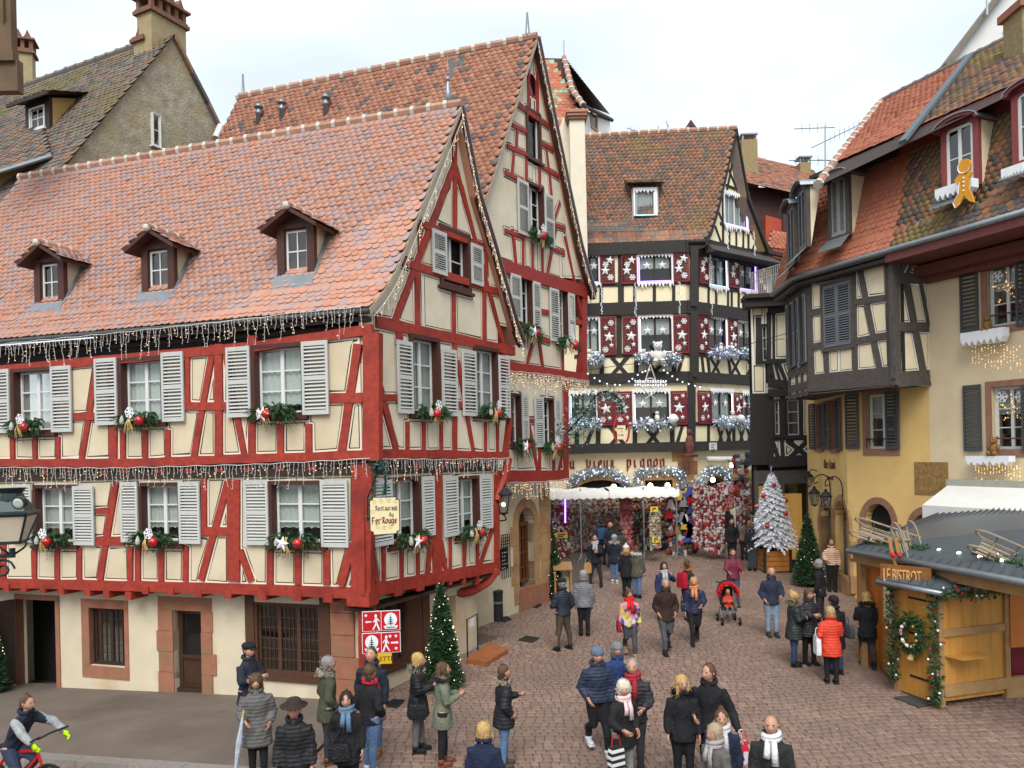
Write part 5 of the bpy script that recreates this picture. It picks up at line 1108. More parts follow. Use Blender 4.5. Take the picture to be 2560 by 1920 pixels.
def stonewin(F,r,parent,sh,cols=1,rows=3,t=.16,ms=M_PSTN,**kw):
    u0,u1,v0,v1 = r; 
    for q in ((u0-t,u0,v0,v1),(u1,u1+t,v0,v1),(u0-t,u1+t,v1,v1+t),(u0-t,u1+t,v0-t*1.2,v0)): mb = MB(); fbox(mb,F,*q,-.3,.03); mb.build('stone_jamb',ms,parent)
    window(F,r,parent,M_WHITE,M_WHITE,M_GLASS,depth=.16,cas=.03,sash=2,rows=rows,cols=cols,sill=.05,proud=-.12,curt=(M_CURT,(.55,1)),**kw)
    for s in sh: shutter(F,s,parent,M_DSH,n=17,w0=.05,split=False,tilt=.7)
stonewin(FI,r1,HJ,[FI.rect(c24,1672,640,1828,1208),FI.rect(c24,2155,520,2320,1150)]); stonewin(FI,r2,HJ,[FI.rect(c34,1703,8,1858,580),FI.rect(c34,2205,0,2360,580)])
stonewin(FI,r3,HI,[FI.rect(c34,680,85,795,560),FI.rect(c34,1028,65,1146,560)])
# ochre left wall round the corner
LW = 4.2; q1,q2 = FW.rect(c34,420,170,470,570),FW.rect(c34,550,130,605,575); qA,qB = FW.rect(c34,462,985,555,1600),FW.rect(c34,585,1010,690,1600)
wall_with_holes(FW,(0,LW,zG,7.0),[q1,q2,(qA[0],qA[1],zG,qA[3]),(qB[0],qB[1],zG,qB[3])],M_OCH,HI,-.4,0); backing(FW,rpoly((.2,LW,zG,7)),HI,M_INT,-.7)
for q,s in ((q1,[FW.rect(c34,372,170,420,565),FW.rect(c34,462,160,502,570)]),(q2,[FW.rect(c34,505,145,552,570),FW.rect(c34,600,120,645,575)])):
    window(FW,q,HI,M_PSTN,M_WHITE,M_GLASSD,depth=.2,cas=.05,sash=1,rows=3)
    for x in s: shutter(FW,x,HI,M_DSH,n=17,w0=.05,split=False,tilt=.7)
M_ARCH = mat('grey_oak_door',(.14,.115,.085),.8,.3,6,.4)
for F,r,n in ((FW,qA,7),(FW,qB,7),(FI,rA,9),(FI,rB_,9)):
    cu = (r[0]+r[1])/2; hw = (r[1]-r[0])/2; rise = hw*1.15; zs = r[3]-rise
    arc = [(cu-hw*math.cos(a),zs+rise*math.sin(a)) for a in np.linspace(0,math.pi,12)]
    mb = MB(); fprism(mb,F,arc+[(r[1],r[3]),(r[0],r[3])],-.38,-.003); mb.build('arch_spandrel',M_OCH,HI)
    voussoirs(F,cu,zs,hw,rise,.2,n,HI,M_STONEY if F is FW else M_PSTN,zb=zG,legs=5)
    mb = MB(); fprism(mb,F,[(r[0],zG)]+arc+[(r[1],zG)],-.32,-.25); D_ = mb.build('arched_door',M_ARCH if F is FW else M_INT,HI)
    if F is FW:
        mb = MB(); fprism(mb,F,[(cu+(u-cu)*.8,v*.985+.03) for u,v in arc],-.25,-.24); mb.build('fanlight',M_GLASSD,D_)
# plinth
for i in range(5): mb = MB(); fbox(mb,FW,i*.84,i*.84+.83,zG,gz(26)+.55,-.1,.05+rnd.uniform(0,.02)); mb.build('plinth_stone',M_STONEY,HI)
# painted panel patch and lettering
r = FI.rect(c34,1268,675,1560,960); mb = MB(); fbox(mb,FI,*r,0,.015); mb.build('bare_stone_patch',mat('bare_rubble',(.28,.17,.06),.95,.5,9,.9,fine=30),HI)
M_TXT = mat('painted_red_letters',(.16,.05,.03),.8)
def panelpx(F,c,txt,x0,y,x1,hpx,parent,m):
    a,b = F.uv(*c(x0,y)),F.uv(*c(x1,y)); h = abs(F.uv(*c(x0,y-hpx))[1]-a[1]); mb = MB(); tot = sum((.42 if t in 'i' else .74+(.14 if t.isupper() else 0)) if t != ' ' else .5 for t in txt)
    k = (b[0]-a[0])/(tot*h); mb2 = MB(); nibtext(mb2,Facade((0,-1),(1,0)),txt,0,0,h,0,nib=.26)
    mb2.v = [tuple(F.P(a[0]+v[0]*k,a[1]+v[2],.004+abs(v[1]+1)*.4)) for v in mb2.v]; mb2.build('lettering',m,parent)
panelpx(FW,c34,'Chez Hansi',485,725,585,48,HI,M_TXT); panelpx(FW,c34,'Restaurant',512,822,568,22,HI,M_TXT)
q = FI.uv(*c34(1418,1030)); fonttext('house_number','23',FI,q[0],q[1],.26,.01,HI,M_TXT)
# two scrolled wall lanterns
M_IRON = mat('black_iron',(.02,.02,.022),.5,.2,8,.2,metal=.3); M_LGL = glass('lantern_glass',(.7,.75,.72),.3)
def lantern(parent,p,s=1.0,lit=0):
    p = Vector(p); mb = MB(); n = 4; A = math.pi/4
    for k in range(4):
        a = A+k*math.pi/2; mb.tube([p+Vector((math.cos(a)*.11*s,math.sin(a)*.11*s,0)),p+Vector((math.cos(a)*.19*s,math.sin(a)*.19*s,.38*s))],.012*s,4)
    R4 = Matrix.Rotation(A,3,'Z'); mb.lathe(p+Vector((0,0,.38*s)),[(.2*s,0),(.22*s,.03*s),(.1*s,.16*s),(.05*s,.18*s),(.07*s,.22*s),(.03*s,.27*s)],8); mb.lathe(p+Vector((0,0,-.06*s)),[(.03*s,0),(.11*s,.05*s),(.12*s,.06*s)],8); mb.build('lantern_cage',M_IRON,parent)
    mb = MB(); mb.lathe(p,[(.1*s,.01*s),(.18*s,.37*s)],4,axis=R4,cap=False); mb.build('lantern_glass',M_LGL,parent)
    mb = MB(); mb.ball(p+Vector((0,0,.18*s)),.045*s,8); mb.build('lamp_bulb',mat('warm_bulb',(1,.72,.35),.5,0,emit=6,bump=0) if lit else M_WHITE,parent)
for i,x in enumerate((493,600)):
    F = FW; q = F.uv(*c34(x+50,820+i*20)); base = F.P(q[0],q[1]-.6,.03); o = empty('scrolled_wall_lantern',base,('black scrolled wall lantern nearer the white tree on the ochre wall','black scrolled wall lantern nearer the arched door on the ochre wall')[i],'lantern','wall lanterns on the ochre house')
    pts = [F.P(q[0],q[1]-.9,.03),F.P(q[0],q[1]-.1,.05),F.P(q[0],q[1]+.15,.25),F.P(q[0],q[1]+.05,.52),F.P(q[0],q[1]-.14,.55),F.P(q[0],q[1]-.1,.42)]; mb = MB(); mb.tube(smooth_curve(pts),.02,5); mb.build('scroll_arm',M_IRON,o); lantern(o,F.P(q[0],q[1]-.85,.55),.95)
# --- bay
FM = FI.off(1.3); uC = FM.uv(*c24(1105,1000))[0]; uA = FM.uv(*c24(340,1100))[0]
TM = []; bw = [P_BAY[0],P_BAY[1],P_BAY[2]]
def TMf(*l,F=FM,st=TM,**kw): tims(F,st,c24,l,HI,M_GRYT,**kw)
TMf((345,745,378,1640,.22),(362,1045,492,1022,.2),(375,1340,505,1312,.2),(735,690,755,1570,.16),(790,660,965,1540,.17),(735,955,1015,912,.18),(755,1290,1030,1238,.2),(1045,540,1085,1580,.3),(430,745,735,675,.3),(500,1380,512,1600,.16),(330,745,1075,560,.22))
TMf((360,1655,1125,1585,.52),w1=.08)
rw = FM.rect(c24,484,790,720,1330); mb = MB(); ring(mb,FM,rw[0]-.1,rw[1]+.1,rw[2]-.12,rw[3]+.1,.1,-.15,.05); mb.build('window_frame',M_GRYT,HI)
um = (rw[0]+rw[1])/2
for r in ((rw[0],um-.005,rw[2],rw[3]),(um+.005,rw[1],rw[2],rw[3])): shutter(FM,r,HI,mat('grey_blue_shutter',(.13,.14,.155),.5,.15,8,.1),n=26,w0=.0,tilt=.7)
zb_,zt_2 = FM.uv(*c24(1100,1590))[1]-.25,FM.uv(*c24(1060,545))[1]+.12
panels(FM,[(uA,zb_),(uC,zb_),(uC,zt_2),(uA,zt_2)],TM,[rpoly(rw,.1)],HI,bw,inset=.045); backing(FM,rpoly((uA,uC,zb_,zt_2+.3)),HI,M_INT,-.2)
# return to the wall
pC = FM.P(uC,0); FQ = Facade((pC.x,pC.y),(-FI.n.x,-FI.n.y)); TQ = []
zr = lambda y: FQ.uv(*c24(1200,y))[1]
def TQf(*l,**kw): tims(FQ,TQ,c24,l,HI,M_GRYT,**kw)
TQf((1095,560,1120,1600,.26),(1070,745,1365,745,.3),(1100,1165,1385,1168,.26),(1120,1620,1395,1600,.42),(1195,780,1345,1560,.22),(1205,580,1120,730,.2),(1270,560,1200,720,.1),(1320,780,1390,1150,.1))
uQ = 1.3; panels(FQ,rpoly((0,uQ,zb_,zt_2)),TQ,[],HI,bw,inset=.045); backing(FQ,rpoly((0,uQ,zb_,zt_2+.3)),HI,M_INT,-.2)
# left wrap of the bay
pA = FM.P(uA,0); FV = Facade((pA.x,pA.y),dW); TV = []
def TVf(*l,**kw): tims(FV,TV,c24,l,HI,M_GRYT,**kw)
uV = 2.3; v_ = lambda f: zb_+(zt_2-zb_)*f
for u in (.1,.75,1.35,2.2): TV.append(timber(FV,u,zb_,u,zt_2,.16,HI,M_GRYT))
for f in (.08,.22,.9): TV.append(timber(FV,0,v_(f),uV,v_(f),.25,HI,M_GRYT))
hv = []
for u in (.2,1.45):
    r = (u+.02,u+.5,v_(.28),v_(.84)); window(FV,r,HI,M_GRYT,M_WHITE,M_GLASSD,depth=.1,cas=.05,sash=1,rows=3); hv.append(hole(r)); shutter(FV,(u+.5,u+.78,v_(.27),v_(.85)),HI,MATS['grey_blue_shutter'],n=24,w0=.04); shutter(FV,(u-.18,u+.02,v_(.27),v_(.85)),HI,MATS['grey_blue_shutter'],n=24,w0=.04)
panels(FV,rpoly((0,uV,zb_,zt_2)),TV,hv,HI,bw,inset=.045); backing(FV,rpoly((0,uV,zb_,zt_2+.3)),HI,M_INT,-.2)
mb = MB(); a,b,c,d,e = FM.P(uA,zb_),FM.P(uC,zb_),FI.P(uC+.02,zb_),FI.P(-.02,zb_),FV.P(uV,zb_); mb.prism([a,b,c,d,FW.P(uV+1,zb_),e],(0,0,.1)); mb.build('bay_floor',M_GRYT,HI)
# --- gutter, soffit, mansard
FU = FI.off(1.62); g0,g1 = FU.uv(*c24(215,742)),FU.uv(*c24(2212,170)); zU = (g0[1]+g1[1])/2; uG0,uG1 = g0[0],ue
GL,GR = FU.P(uG0,zU),FU.P(uG1,zU); back = GL+dW*2.6
mb = MB(); mb.tube([back,GL,GR],.085,8); mb.build('gutter',M_ZINC,HI,smooth=True)
mb = MB(); fbox(mb,FI,us,ue,zU-.3,zU-.04,-.2,1.6); mb.build('eave_soffit',M_RSOF,HJ)
mb = MB(); fbox(mb,FI,us,ue,zU-.62,zU-.35,-.2,.55); mb.build('cornice',M_RSOF,HJ); mb = MB(); fbox(mb,FI,us,ue,zU-.78,zU-.62,-.2,.25); mb.build('cornice',M_RSOF,HJ)
mb = MB(); mb.prism([GL+Vector((0,0,-.12)),FU.P(us,zU-.12),FI.P(us,zU-.12),FI.P(-.3,zU-.12),back+Vector((.4,0,-.12)),back+Vector((0,0,-.12))],(0,0,.1)); mb.build('eave_soffit',M_GRYT,HI)
mb = MB(); mb.tube([GL+Vector((.12,.05,-.22)),FU.P(us,zU-.22,-.1)],.09,6); mb.tube([GL+Vector((.15,.05,-.22)),back+Vector((.15,0,-.22))],.09,6); mb.build('eave_moulding',M_BLK,HI)
FK = FU.off(-.95); k0,k1 = FK.uv(*c14(440,1600)),FK.uv(*c14(1175,1275)); k2 = FK.uv(*c14(2212,860)); zK = (k0[1]+k1[1]+k2[1])/3
CL,CRt = FK.P(k0[0],zK),FK.P(ue,zK)
dnm = (GL-CL); sd = dI
def side(p):
    x,y = proj(p); return ((x-1920)/K,(y-480)/K)
def keep_o(s,t,p):
    q = side(p+Vector((0,0,-.1))); a = (side(CL),side(GL)); f = (q[1]-a[0][1])/(a[1][1]-a[0][1]); return q[0] > a[0][0]+(a[1][0]-a[0][0])*f and q[0] < 1185-(q[1])*.2
def keep_j(s,t,p): q = side(p+Vector((0,0,-.1))); return q[0] >= 1185-(q[1])*.2
mansP = [FK.P(k0[0]-2,zK),FU.P(k0[0]-2,zU)]; kickm = mansP[0]+(mansP[1]-mansP[0])*.78+FI.n*-.1; mansP = [mansP[0],kickm,mansP[1]]
tiled(HI,mansP,dI,9.5,TI,.19,.16,keep=keep_o,under=False); tiled(HJ,mansP,dI,ue-k0[0]+2,TJ,.19,.16,keep=keep_j,under=False)
mb = MB(); n_ = FI.n*-.22; mb.add([CL+n_,GL+n_,GR+n_,CRt+n_],[(0,1,2,3)]); CB = CL+dW*2.2+Vector((.3,0,0)); mb.add([CL+n_,CB+n_,back+n_,GL+n_],[(0,1,2,3)]); mb.build('roof_deck',MATS['roof_dark'],HI)
tiled(HI,[CL+Vector((0,.0,0)),GL],dW,2.5,TI,.19,.16,indiv=0,under=False)
# cornice between mansard and upper roof
usK = FK.uv(*c14(1175,1270))[0]
for w,z0,z1,w1 in ((.0,-.16,.0,.12),(.0,0,.14,.2),(0,.14,.26,.3)): mb = MB(); fbox(mb,FK,k0[0]-.1,usK,zK+z0,zK+z1,-.3,w1); mb.build('cornice',M_BLK,HI); mb = MB(); fbox(mb,FK,usK,ue,zK+z0,zK+z1,-.3,w1+.05); mb.build('cornice',M_RDOR,HJ)
FT = FK.off(-4.2); t0_,t1_,t2_ = FT.uv(*c14(985,915)),FT.uv(*c14(1755,470)),FT.uv(*c14(2212,240)); zT = (t0_[1]+t1_[1]+t2_[1])/3
up = [FT.P(-9,zT),FK.P(-9,zK+.27,.35)]
def cq(p): x,y = proj(p); return ((x-1920)/K,y/K)
def keep_u(s,t,p):
    q = cq(p); hipx = 985-(q[1]-915)*.8; zx = 1755-(q[1]-470)*.775; return q[0] > hipx-6 and q[0] < zx
def keep_v(s,t,p): q = cq(p); return q[0] >= 1755-(q[1]-470)*.775
tiled(HI,up,dI,9+ue,TI,.2,.17,keep=keep_u,indiv=150,under=False); tiled(HJ,up,dI,9+ue,TJ,.2,.17,keep=keep_v,indiv=150,under=False)
hipB = hit(*c14(435,1590),up[0],(up[0]-up[1]).cross(dI)); hipT = FT.P(t0_[0],zT)
mb = MB(); n2 = Vector((0,0,-.05)); mb.add([hipT+n2,FT.P(ue,zT)+n2,FK.P(ue,zK+.27,.35)+n2,hipB+n2],[(0,1,2,3)]); mb.build('roof_deck',MATS['roof_dark'],HI)
ridge_tiles(HI,hipT,hipB,MATS['ridge_terracotta'],M_MORTAR,w=.13,l=.5); ridge_tiles(HI,hipT,FT.P(ue,zT),mat('ridge_grey',(.1,.1,.1)),mat('ridge_grey',(.1,.1,.1)),w=.12,l=.45)
mb = MB(); a,b = hit(*c14(1170,1235),up[0]+FI.n*.1,(up[0]-up[1]).cross(dI)),hit(*c14(1752,480),up[0]+FI.n*.1,(up[0]-up[1]).cross(dI)); nu = (up[0]-up[1]).cross(dI).normalized(); nu = nu if nu.z > 0 else -nu
mb.prism([a-dI*.12,a+dI*.12,b+dI*.12,b-dI*.12],nu*.08); mb.build('zinc_flashing',mat('painted_zinc',(.10,.125,.14),.75,.15,6,.1),HI)
# --- dormers with segmental heads
def segdormer(parent,b,w,h,X,n,mfr,cheek,closed,msh=None,depth=1.3,win=True):
    Yb = -Vector(n)
    def Q(x,y,z): v = b+X*x+Yb*y; return Vector((v.x,v.y,b.z+z))
    rise = w*.16; arc = lambda k,y,o=0: [Q((w/2+o)*math.cos(a)*1.0,y,h+(rise+o)*math.sin(a)) for a in np.linspace(0,math.pi,k)]
    mb = MB()
    for s in (-1,1): mb.box(Q(s*(w/2-.07),.05,h/2),X*.07,Yb*.06,(0,0,h/2))
    A,B = arc(9,-.02),[Q((w/2-.14)*math.cos(a),-.02,h-.1+(rise-.02)*math.sin(a)) for a in np.linspace(0,math.pi,9)]
    for i in range(8): mb.prism([A[i],A[i+1],B[i+1],B[i]],Yb*.12)
    mb.box(Q(0,.05,.03),X*(w/2-.14),Yb*.06,(0,0,.04)); D = mb.build('dormer',mfr,parent)
    mb = MB(); A,B = arc(9,-.16,.09),arc(9,-.16,.01)
    for i in range(8): mb.prism([A[i],A[i+1],B[i+1],B[i]],Yb*(depth+.3))
    mb.build('hood',mfr,D); mb = MB(); A,B = arc(9,-.2,.12),arc(9,-.2,.09)
    for i in range(8): mb.prism([A[i],A[i+1],B[i+1],B[i]],Yb*(depth+.3))
    mb.build('zinc_cover',M_ZINC,D)
    mb = MB()
    for s in (-1,1): mb.prism([Q(s*(w/2-.02),.11,0),Q(s*(w/2-.02),.11,h),Q(s*(w/2-.02),depth,h)],X*(-s*.04))
    mb.build('cheek',cheek,D)
    FD = Facade((0,0),X); FD.p = Vector((Q(0,0,0).x,Q(0,0,0).y,0)); FD.d = X; FD.n = Vector(n); z0 = b.z
    if closed:
        for s in (-1,1): shutter(FD,((-w/2+.13) if s < 0 else .004,-.004 if s < 0 else (w/2-.13),z0+.08,z0+h),D,msh,n=24,w0=-.03,split=False,tilt=.7)
    else: window(FD,(-w/2+.14,w/2-.14,z0+.07,z0+h),D,M_WHITE,M_WHITE,M_GLASSD,depth=.04,cas=.03,sash=2,rows=2,sill=0,proud=-.02)
    mb = MB(); mb.prism([Q(-w/2-.03,-.05,-.02),Q(w/2+.03,-.05,-.02),Q(w/2+.06,-.42,-.38),Q(-w/2-.06,-.42,-.38)],(0,0,.02)); mb.build('zinc_apron',M_ZINC,D); return D,FD
M_GSH = mat('bleached_shutter',(.25,.25,.24),.7,.15,8,.1); mn = (mansP[2]-mansP[0]).cross(dI).normalized()
b1_ = hit(*c24(640,400),CL,mn); segdormer(HI,b1_+FI.n*.12,.78,1.75,dI,FI.n,M_GRYT,P_BAY[2],True,M_GSH)
b2_ = hit(*c24(1690,-10),CL,mn); D3,F3 = segdormer(HJ,b2_+FI.n*.12,1.0,1.6,dI,FI.n,M_RDOR,P_BAY[2],False)
b3_ = hit(*c14(2330,1380),CL,mn); D4,F4 = segdormer(HJ,b3_+FI.n*.12,1.0,1.6,dI,FI.n,M_RDOR,P_BAY[2],False)
sn = (CL-GL).cross(dW).normalized()
for x,y in ((330,505),(232,640)):
    p = hit(*c24(x,y),CL,sn); segdormer(HI,p+FV.n*.1,.95,1.8,dW,FV.n,M_GRYT,P_BAY[2],True,MATS['grey_blue_shutter'],depth=.42)
# white gable and antenna behind, top right
HW = empty('white_gable_house',(16,30,0),'white gable end with one small window at the top right corner','house')
Yw = 26.5; pts = [at(*c14(*p),Yw) for p in ((1560,570),(2010,-10),(2330,-420),(2700,400),(2700,900),(1560,900))]; mb = MB(); mb.prism(pts,(0,.4,0)); mb.build('gable_wall',M_WREN,HW)
mb = MB(); a,b = at(*c14(1545,590),Yw-.3),at(*c14(2335,-440),Yw-.3); mb.prism([a,b,b+Vector((0,0,.22)),a+Vector((0,0,.22))],(0,.5,0)); mb.build('roof_edge',TC_,HW)
FWg = Facade((at(*c14(2100,180),Yw).x,Yw),(1,0)); r = FWg.rect(c14,2040,110,2175,270); window(FWg,r,HW,M_WHITE,M_WHITE,M_GLASS,depth=.02,cas=.1,sash=1,rows=1,sill=.05,curt=(M_CURT,(0,1)),proud=.06)
HQ = empty('brick_chimney',(14,22,0),'brown brick chimney cut by the right frame edge above the mossy roof','chimney'); a,b = at(*c14(2195,60),20.6),at(*c14(2420,680),20.6); mb = MB(); mb.abox(a.x,b.x,20.6,21.4,b.z-1,a.z); mb.build('stack',mat('yellow_brick',(.26,.20,.10),.9,.4,9,.6),HQ); mb = MB(); mb.abox(a.x-.1,b.x,20.5,21.5,a.z,a.z+.2); mb.build('cap',M_STONE,HQ)
# ------------------------------------------------------------------ narrow dark timbered house left of the bay
FH = Facade((at(1888,1000,29.5).x,29.8),(1,-.12)); HH = empty('narrow_timbered_house',(10,29.6,gz(29)),'narrow dark timbered house squeezed beside the ochre corner with X-braced parapet','house')
TH,hh = [],[]
def THf(c,*l,**kw): tims(FH,TH,c,l,HH,M_BLK,**kw)
THf(c34,(15,100,25,640,.2),(125,110,130,450,.2),(285,100,290,460,.14),(0,470,420,460,.2),(120,480,130,640,.14),(170,490,360,640,.18),(345,490,185,640,.18),(40,490,90,640,.14),(380,480,390,640,.16)); THf(c34,(0,80,420,60,.3),(0,680,430,650,.4),w1=.1)
THf(c24,(0,1010,200,980,.45),(0,1650,230,1670,.3),w1=.1); THf(c24,(8,1050,8,1640,.16),(0,1465,180,1455,.16),(25,1480,50,1620,.12),(95,1480,150,1620,.14),(100,1620,60,1480,.1))
for c,r in ((c34,(45,130,115,450)),(c34,(155,120,285,455)),(c23,(2150,1140,2222,1470))):
    R = FH.rect(c,*r); window(FH,R,HH,M_BLK,M_WHITE,M_GLASSD,depth=.1,cas=.06,sash=1,rows=3,cols=1,curt=(M_CURT,(0,1))); hh.append(hole(R))
THf(c34,(-52,90,-52,690,.85)); THf(c23,(2130,1090,2130,1480,.2)); THf(c24,(50,1060,50,1460,.1))
zA,zBt = FH.uv(*c34(100,690))[1],FH.uv(*c24(100,930))[1]; u1h = FH.uv(*c34(420,300))[0]+.6
panels(FH,rpoly((0,u1h,zA,zBt)),TH,hh,HH,P_BAY,res=.03); backing(FH,rpoly((0,u1h,gz(29)-.3,zBt)),HH,M_INT,-.5)
mb = MB(); fbox(mb,FH,-.25,u1h,zBt-.3,zBt,-.4,.5); fbox(mb,FH,-.3,u1h,zBt,zBt+.15,-.4,.65); mb.build('cornice',M_BLK,HH)
mb = MB(); a = FH.P(0,0,-.1); mb.prism([(a.x,a.y,gz(29)-.3),(a.x+1.3,a.y+3.2,gz(29)-.3),(a.x+1.3,a.y+3.2,zBt),(a.x,a.y,zBt)],(.1,0,0)); mb.build('side_wall',M_BLK,HH)
zs = FH.uv(*c34(200,745))[1]; mb = MB()
for u in (0.0,.95,1.9): fbox(mb,FH,u,u+.14,gz(29)-.3,zs,-.2,.0)
fbox(mb,FH,0,u1h,zs-.5,zs,-.2,-.02); mb.build('shop_front_frame',M_GRYT,HH); mb = MB(); fbox(mb,FH,.14,u1h,gz(29),zs-.5,-.12,-.11); mb.build('shop_glass',M_GLASSD,HH)
mb = MB(); fbox(mb,FH,.2,.8,gz(29)+1.4,zs-.6,-.4,-.38); fbox(mb,FH,1.15,1.8,gz(29)+.3,zs-.9,-.42,-.4); mb.build('lit_shop_interior',mat('shop_glow',(1,.5,.12),.6,.5,9,0,emit=.9),HH)
# balcony with iron rail above it
mb = MB(); a,b = at(*c23(2070,960),30.5),at(*c24(200,940),28.6); zb2 = a.z; mb.prism([(a.x,a.y,zb2),(b.x,b.y,zb2),(b.x,b.y+1,zb2),(a.x,a.y+1,zb2)],(0,0,.15)); BAL = mb.build('balcony_slab',M_GRYT,HH)
mb = MB()
for i in range(23): q = Vector((a.x,a.y,zb2+.15)).lerp(Vector((b.x,b.y,zb2+.15)),i/22); mb.tube([q,q+Vector((0,0,1.0))],.015,4)
for z in (.2,.8,1.15): mb.tube([(a.x,a.y,zb2+z),(b.x,b.y,zb2+z)],.02,4)
mb.build('balcony_rail',mat('pale_iron',(.35,.33,.30),.6),BAL)
# ------------------------------------------------------------------ roofs and walls beyond
HG_ = empty('brown_gabled_house',(9,42,0),'dark red-brown house with orange tile roof between the two black timbered houses','house')
M_BRN = mat('brown_boarding',(.06,.027,.022),.7,.3,5,.3); M_ORW = mat('orange_red_wall',(.36,.06,.03),.8,.2,3,.2)
Yg = 41; 
def slab(name,c,pts,Y,m,parent,d=.5): mb = MB(); mb.prism([at(*c(*p),Y) for p in pts],(0,d,0)); return mb.build(name,m,parent)
slab('wall',c24,[(-220,-40),(240,-40),(240,900),(-220,900)],Yg,M_BRN,HG_); slab('wall_bay',c24,[(-20,200),(200,260),(200,760),(-20,760)],Yg-.8,M_ORW,HG_)
for x0,x1,y0,y1 in ((10,40,420,700),(75,200,600,900),(130,195,60,400)): slab('window_panel',c24,[(x0,y0),(x1,y0),(x1,y1),(x0,y1)],Yg-1.0,M_BRN if x0 != 75 else M_WREN,HG_,.1)
e0,e1 = at(*c14(-280,1560),40.2),at(*c14(440,1720),40.2); r0,r1_ = at(*c14(-330,1310),45),at(*c14(480,1540),45); 
tiled(HG_,[r0,e0],(e1-e0).normalized(),(e1-e0).length+.6,TB,.25,.2,indiv=0); ridge_tiles(HG_,r0,r1_,MATS['ridge_terracotta'],MATS['ridge_terracotta'],w=.15,l=.5)
tiled(HG_,[at(*c24(20,330),39),at(*c24(-10,480),38.2)],Vector((1,.1,-.12)),3.4,TI,.22,.18,indiv=0)
slab('gutter_board',c24,[(0,500),(190,540),(190,570),(0,530)],38.2,M_BLK,HG_,.2)
p = at(*c14(325,1500),44); chm = MB(); chm.abox(p.x-.3,p.x+.3,44,44.6,p.z-1,p.z+.65); CH = tag(chm.build('brick_chimney',mat('yellow_brick',(.26,.2,.1))),'squat yellow brick chimney with metal cowl on the orange roof beside the antenna','chimney')
mb = MB(); mb.abox(p.x-.38,p.x+.38,43.9,44.7,p.z+.9,p.z+.97); 
for sx in (-.27,.27): mb.abox(p.x+sx-.03,p.x+sx+.03,44,44.06,p.z+.65,p.z+.9)
mb.build('cowl',M_ZINC,CH)
p = at(*c13(2055,1300),42); mb = MB(); mb.abox(p.x-.42,p.x+.42,42,42.8,p.z-3,p.z+.6); CH = tag(mb.build('brick_chimney',MATS['yellow_brick']),'yellow brick chimney with flat metal cowl rising behind the black gable','chimney')
mb = MB(); mb.abox(p.x-.45,p.x+.45,41.95,42.85,p.z+.85,p.z+.93); mb.abox(p.x-.38,p.x-.32,42,42.1,p.z+.6,p.z+.85); mb.abox(p.x+.32,p.x+.38,42,42.1,p.z+.6,p.z+.85); mb.build('cowl',M_ZINC,CH)
HX = empty('attic_gable',(7,43,0),'little brown attic gable peeping over the mottled tile ridge','dormer'); pts = [at(*c13(*q),42) for q in ((1430,1215),(1545,1030),(1660,1190))]
mb = MB()
for i in range(2):
    a,b = pts[i],pts[i+1]; mb.prism([a,b,b+Vector((0,0,-.35)),a+Vector((0,0,-.35))],(0,.3,0))
mb.build('bargeboard',M_BRN,HX); mb = MB(); mb.prism([p+Vector((0,.25,-.2)) for p in pts],(0,.1,0)); mb.build('gable_infill',M_INT,HX); mb = MB(); a,b = pts[1],pts[2]; mb.add([a,b,b+Vector((1.5,5,0)),a+Vector((1.5,5,0))],[(0,1,2,3)]); mb.build('roof',TB,HX)
def antenna(p0,p1,arms,label):
    mb = MB(); mb.tube([p0,p1],.035,5); A = mb.build('mast',M_ZINC,None); A.name = 'roof_antenna'; tag(A,label,'antenna')
    for q,d,n in arms:
        mb = MB(); q = Vector(q); d = Vector(d); mb.tube([q-d*.3,q+d],.02,4); x = d.cross(Vector((0,0,1))).normalized()
        if abs(d.normalized().dot(Vector((0,1,0)))) < .5: x = Vector((0,0,1))
        for i in range(n): c = q+d*(i/n); mb.tube([c-x*.22,c+x*.22],.012,3)
        mb.build('antenna_boom',M_ZINC,A)
p0,p1 = at(*c14(495,1500),36),at(*c14(495,1085),36); antenna(p0,p1,[(p1+Vector((0,0,-.1)),(-1.4,.1,.02),4),(at(*c14(495,1220),36),(2.2,0,1.0),10),(at(*c14(495,1385),36),(-1.6,.2,.1),5),(at(*c14(495,1385),36),(1.1,0,-.1),3)],'thin roof antenna mast with several booms right of the orange chimney roof')
p0,p1 = at(*c13(1335,1240),40),at(*c13(1310,1140),40); antenna(p0,p1,[(at(*c13(1330,1215),40),(-2.0,0,.7),9),(at(*c13(1280,1190),40),(-.1,0,.6),2),(at(*c13(1370,1180),40),(-.2,0,.8),2)],'tilted yagi antenna behind the mottled tile ridge')
antenna(at(*c14(1893,130),26),at(*c14(1893,-20),26),[],'bare antenna pole on the white gable at the top right')
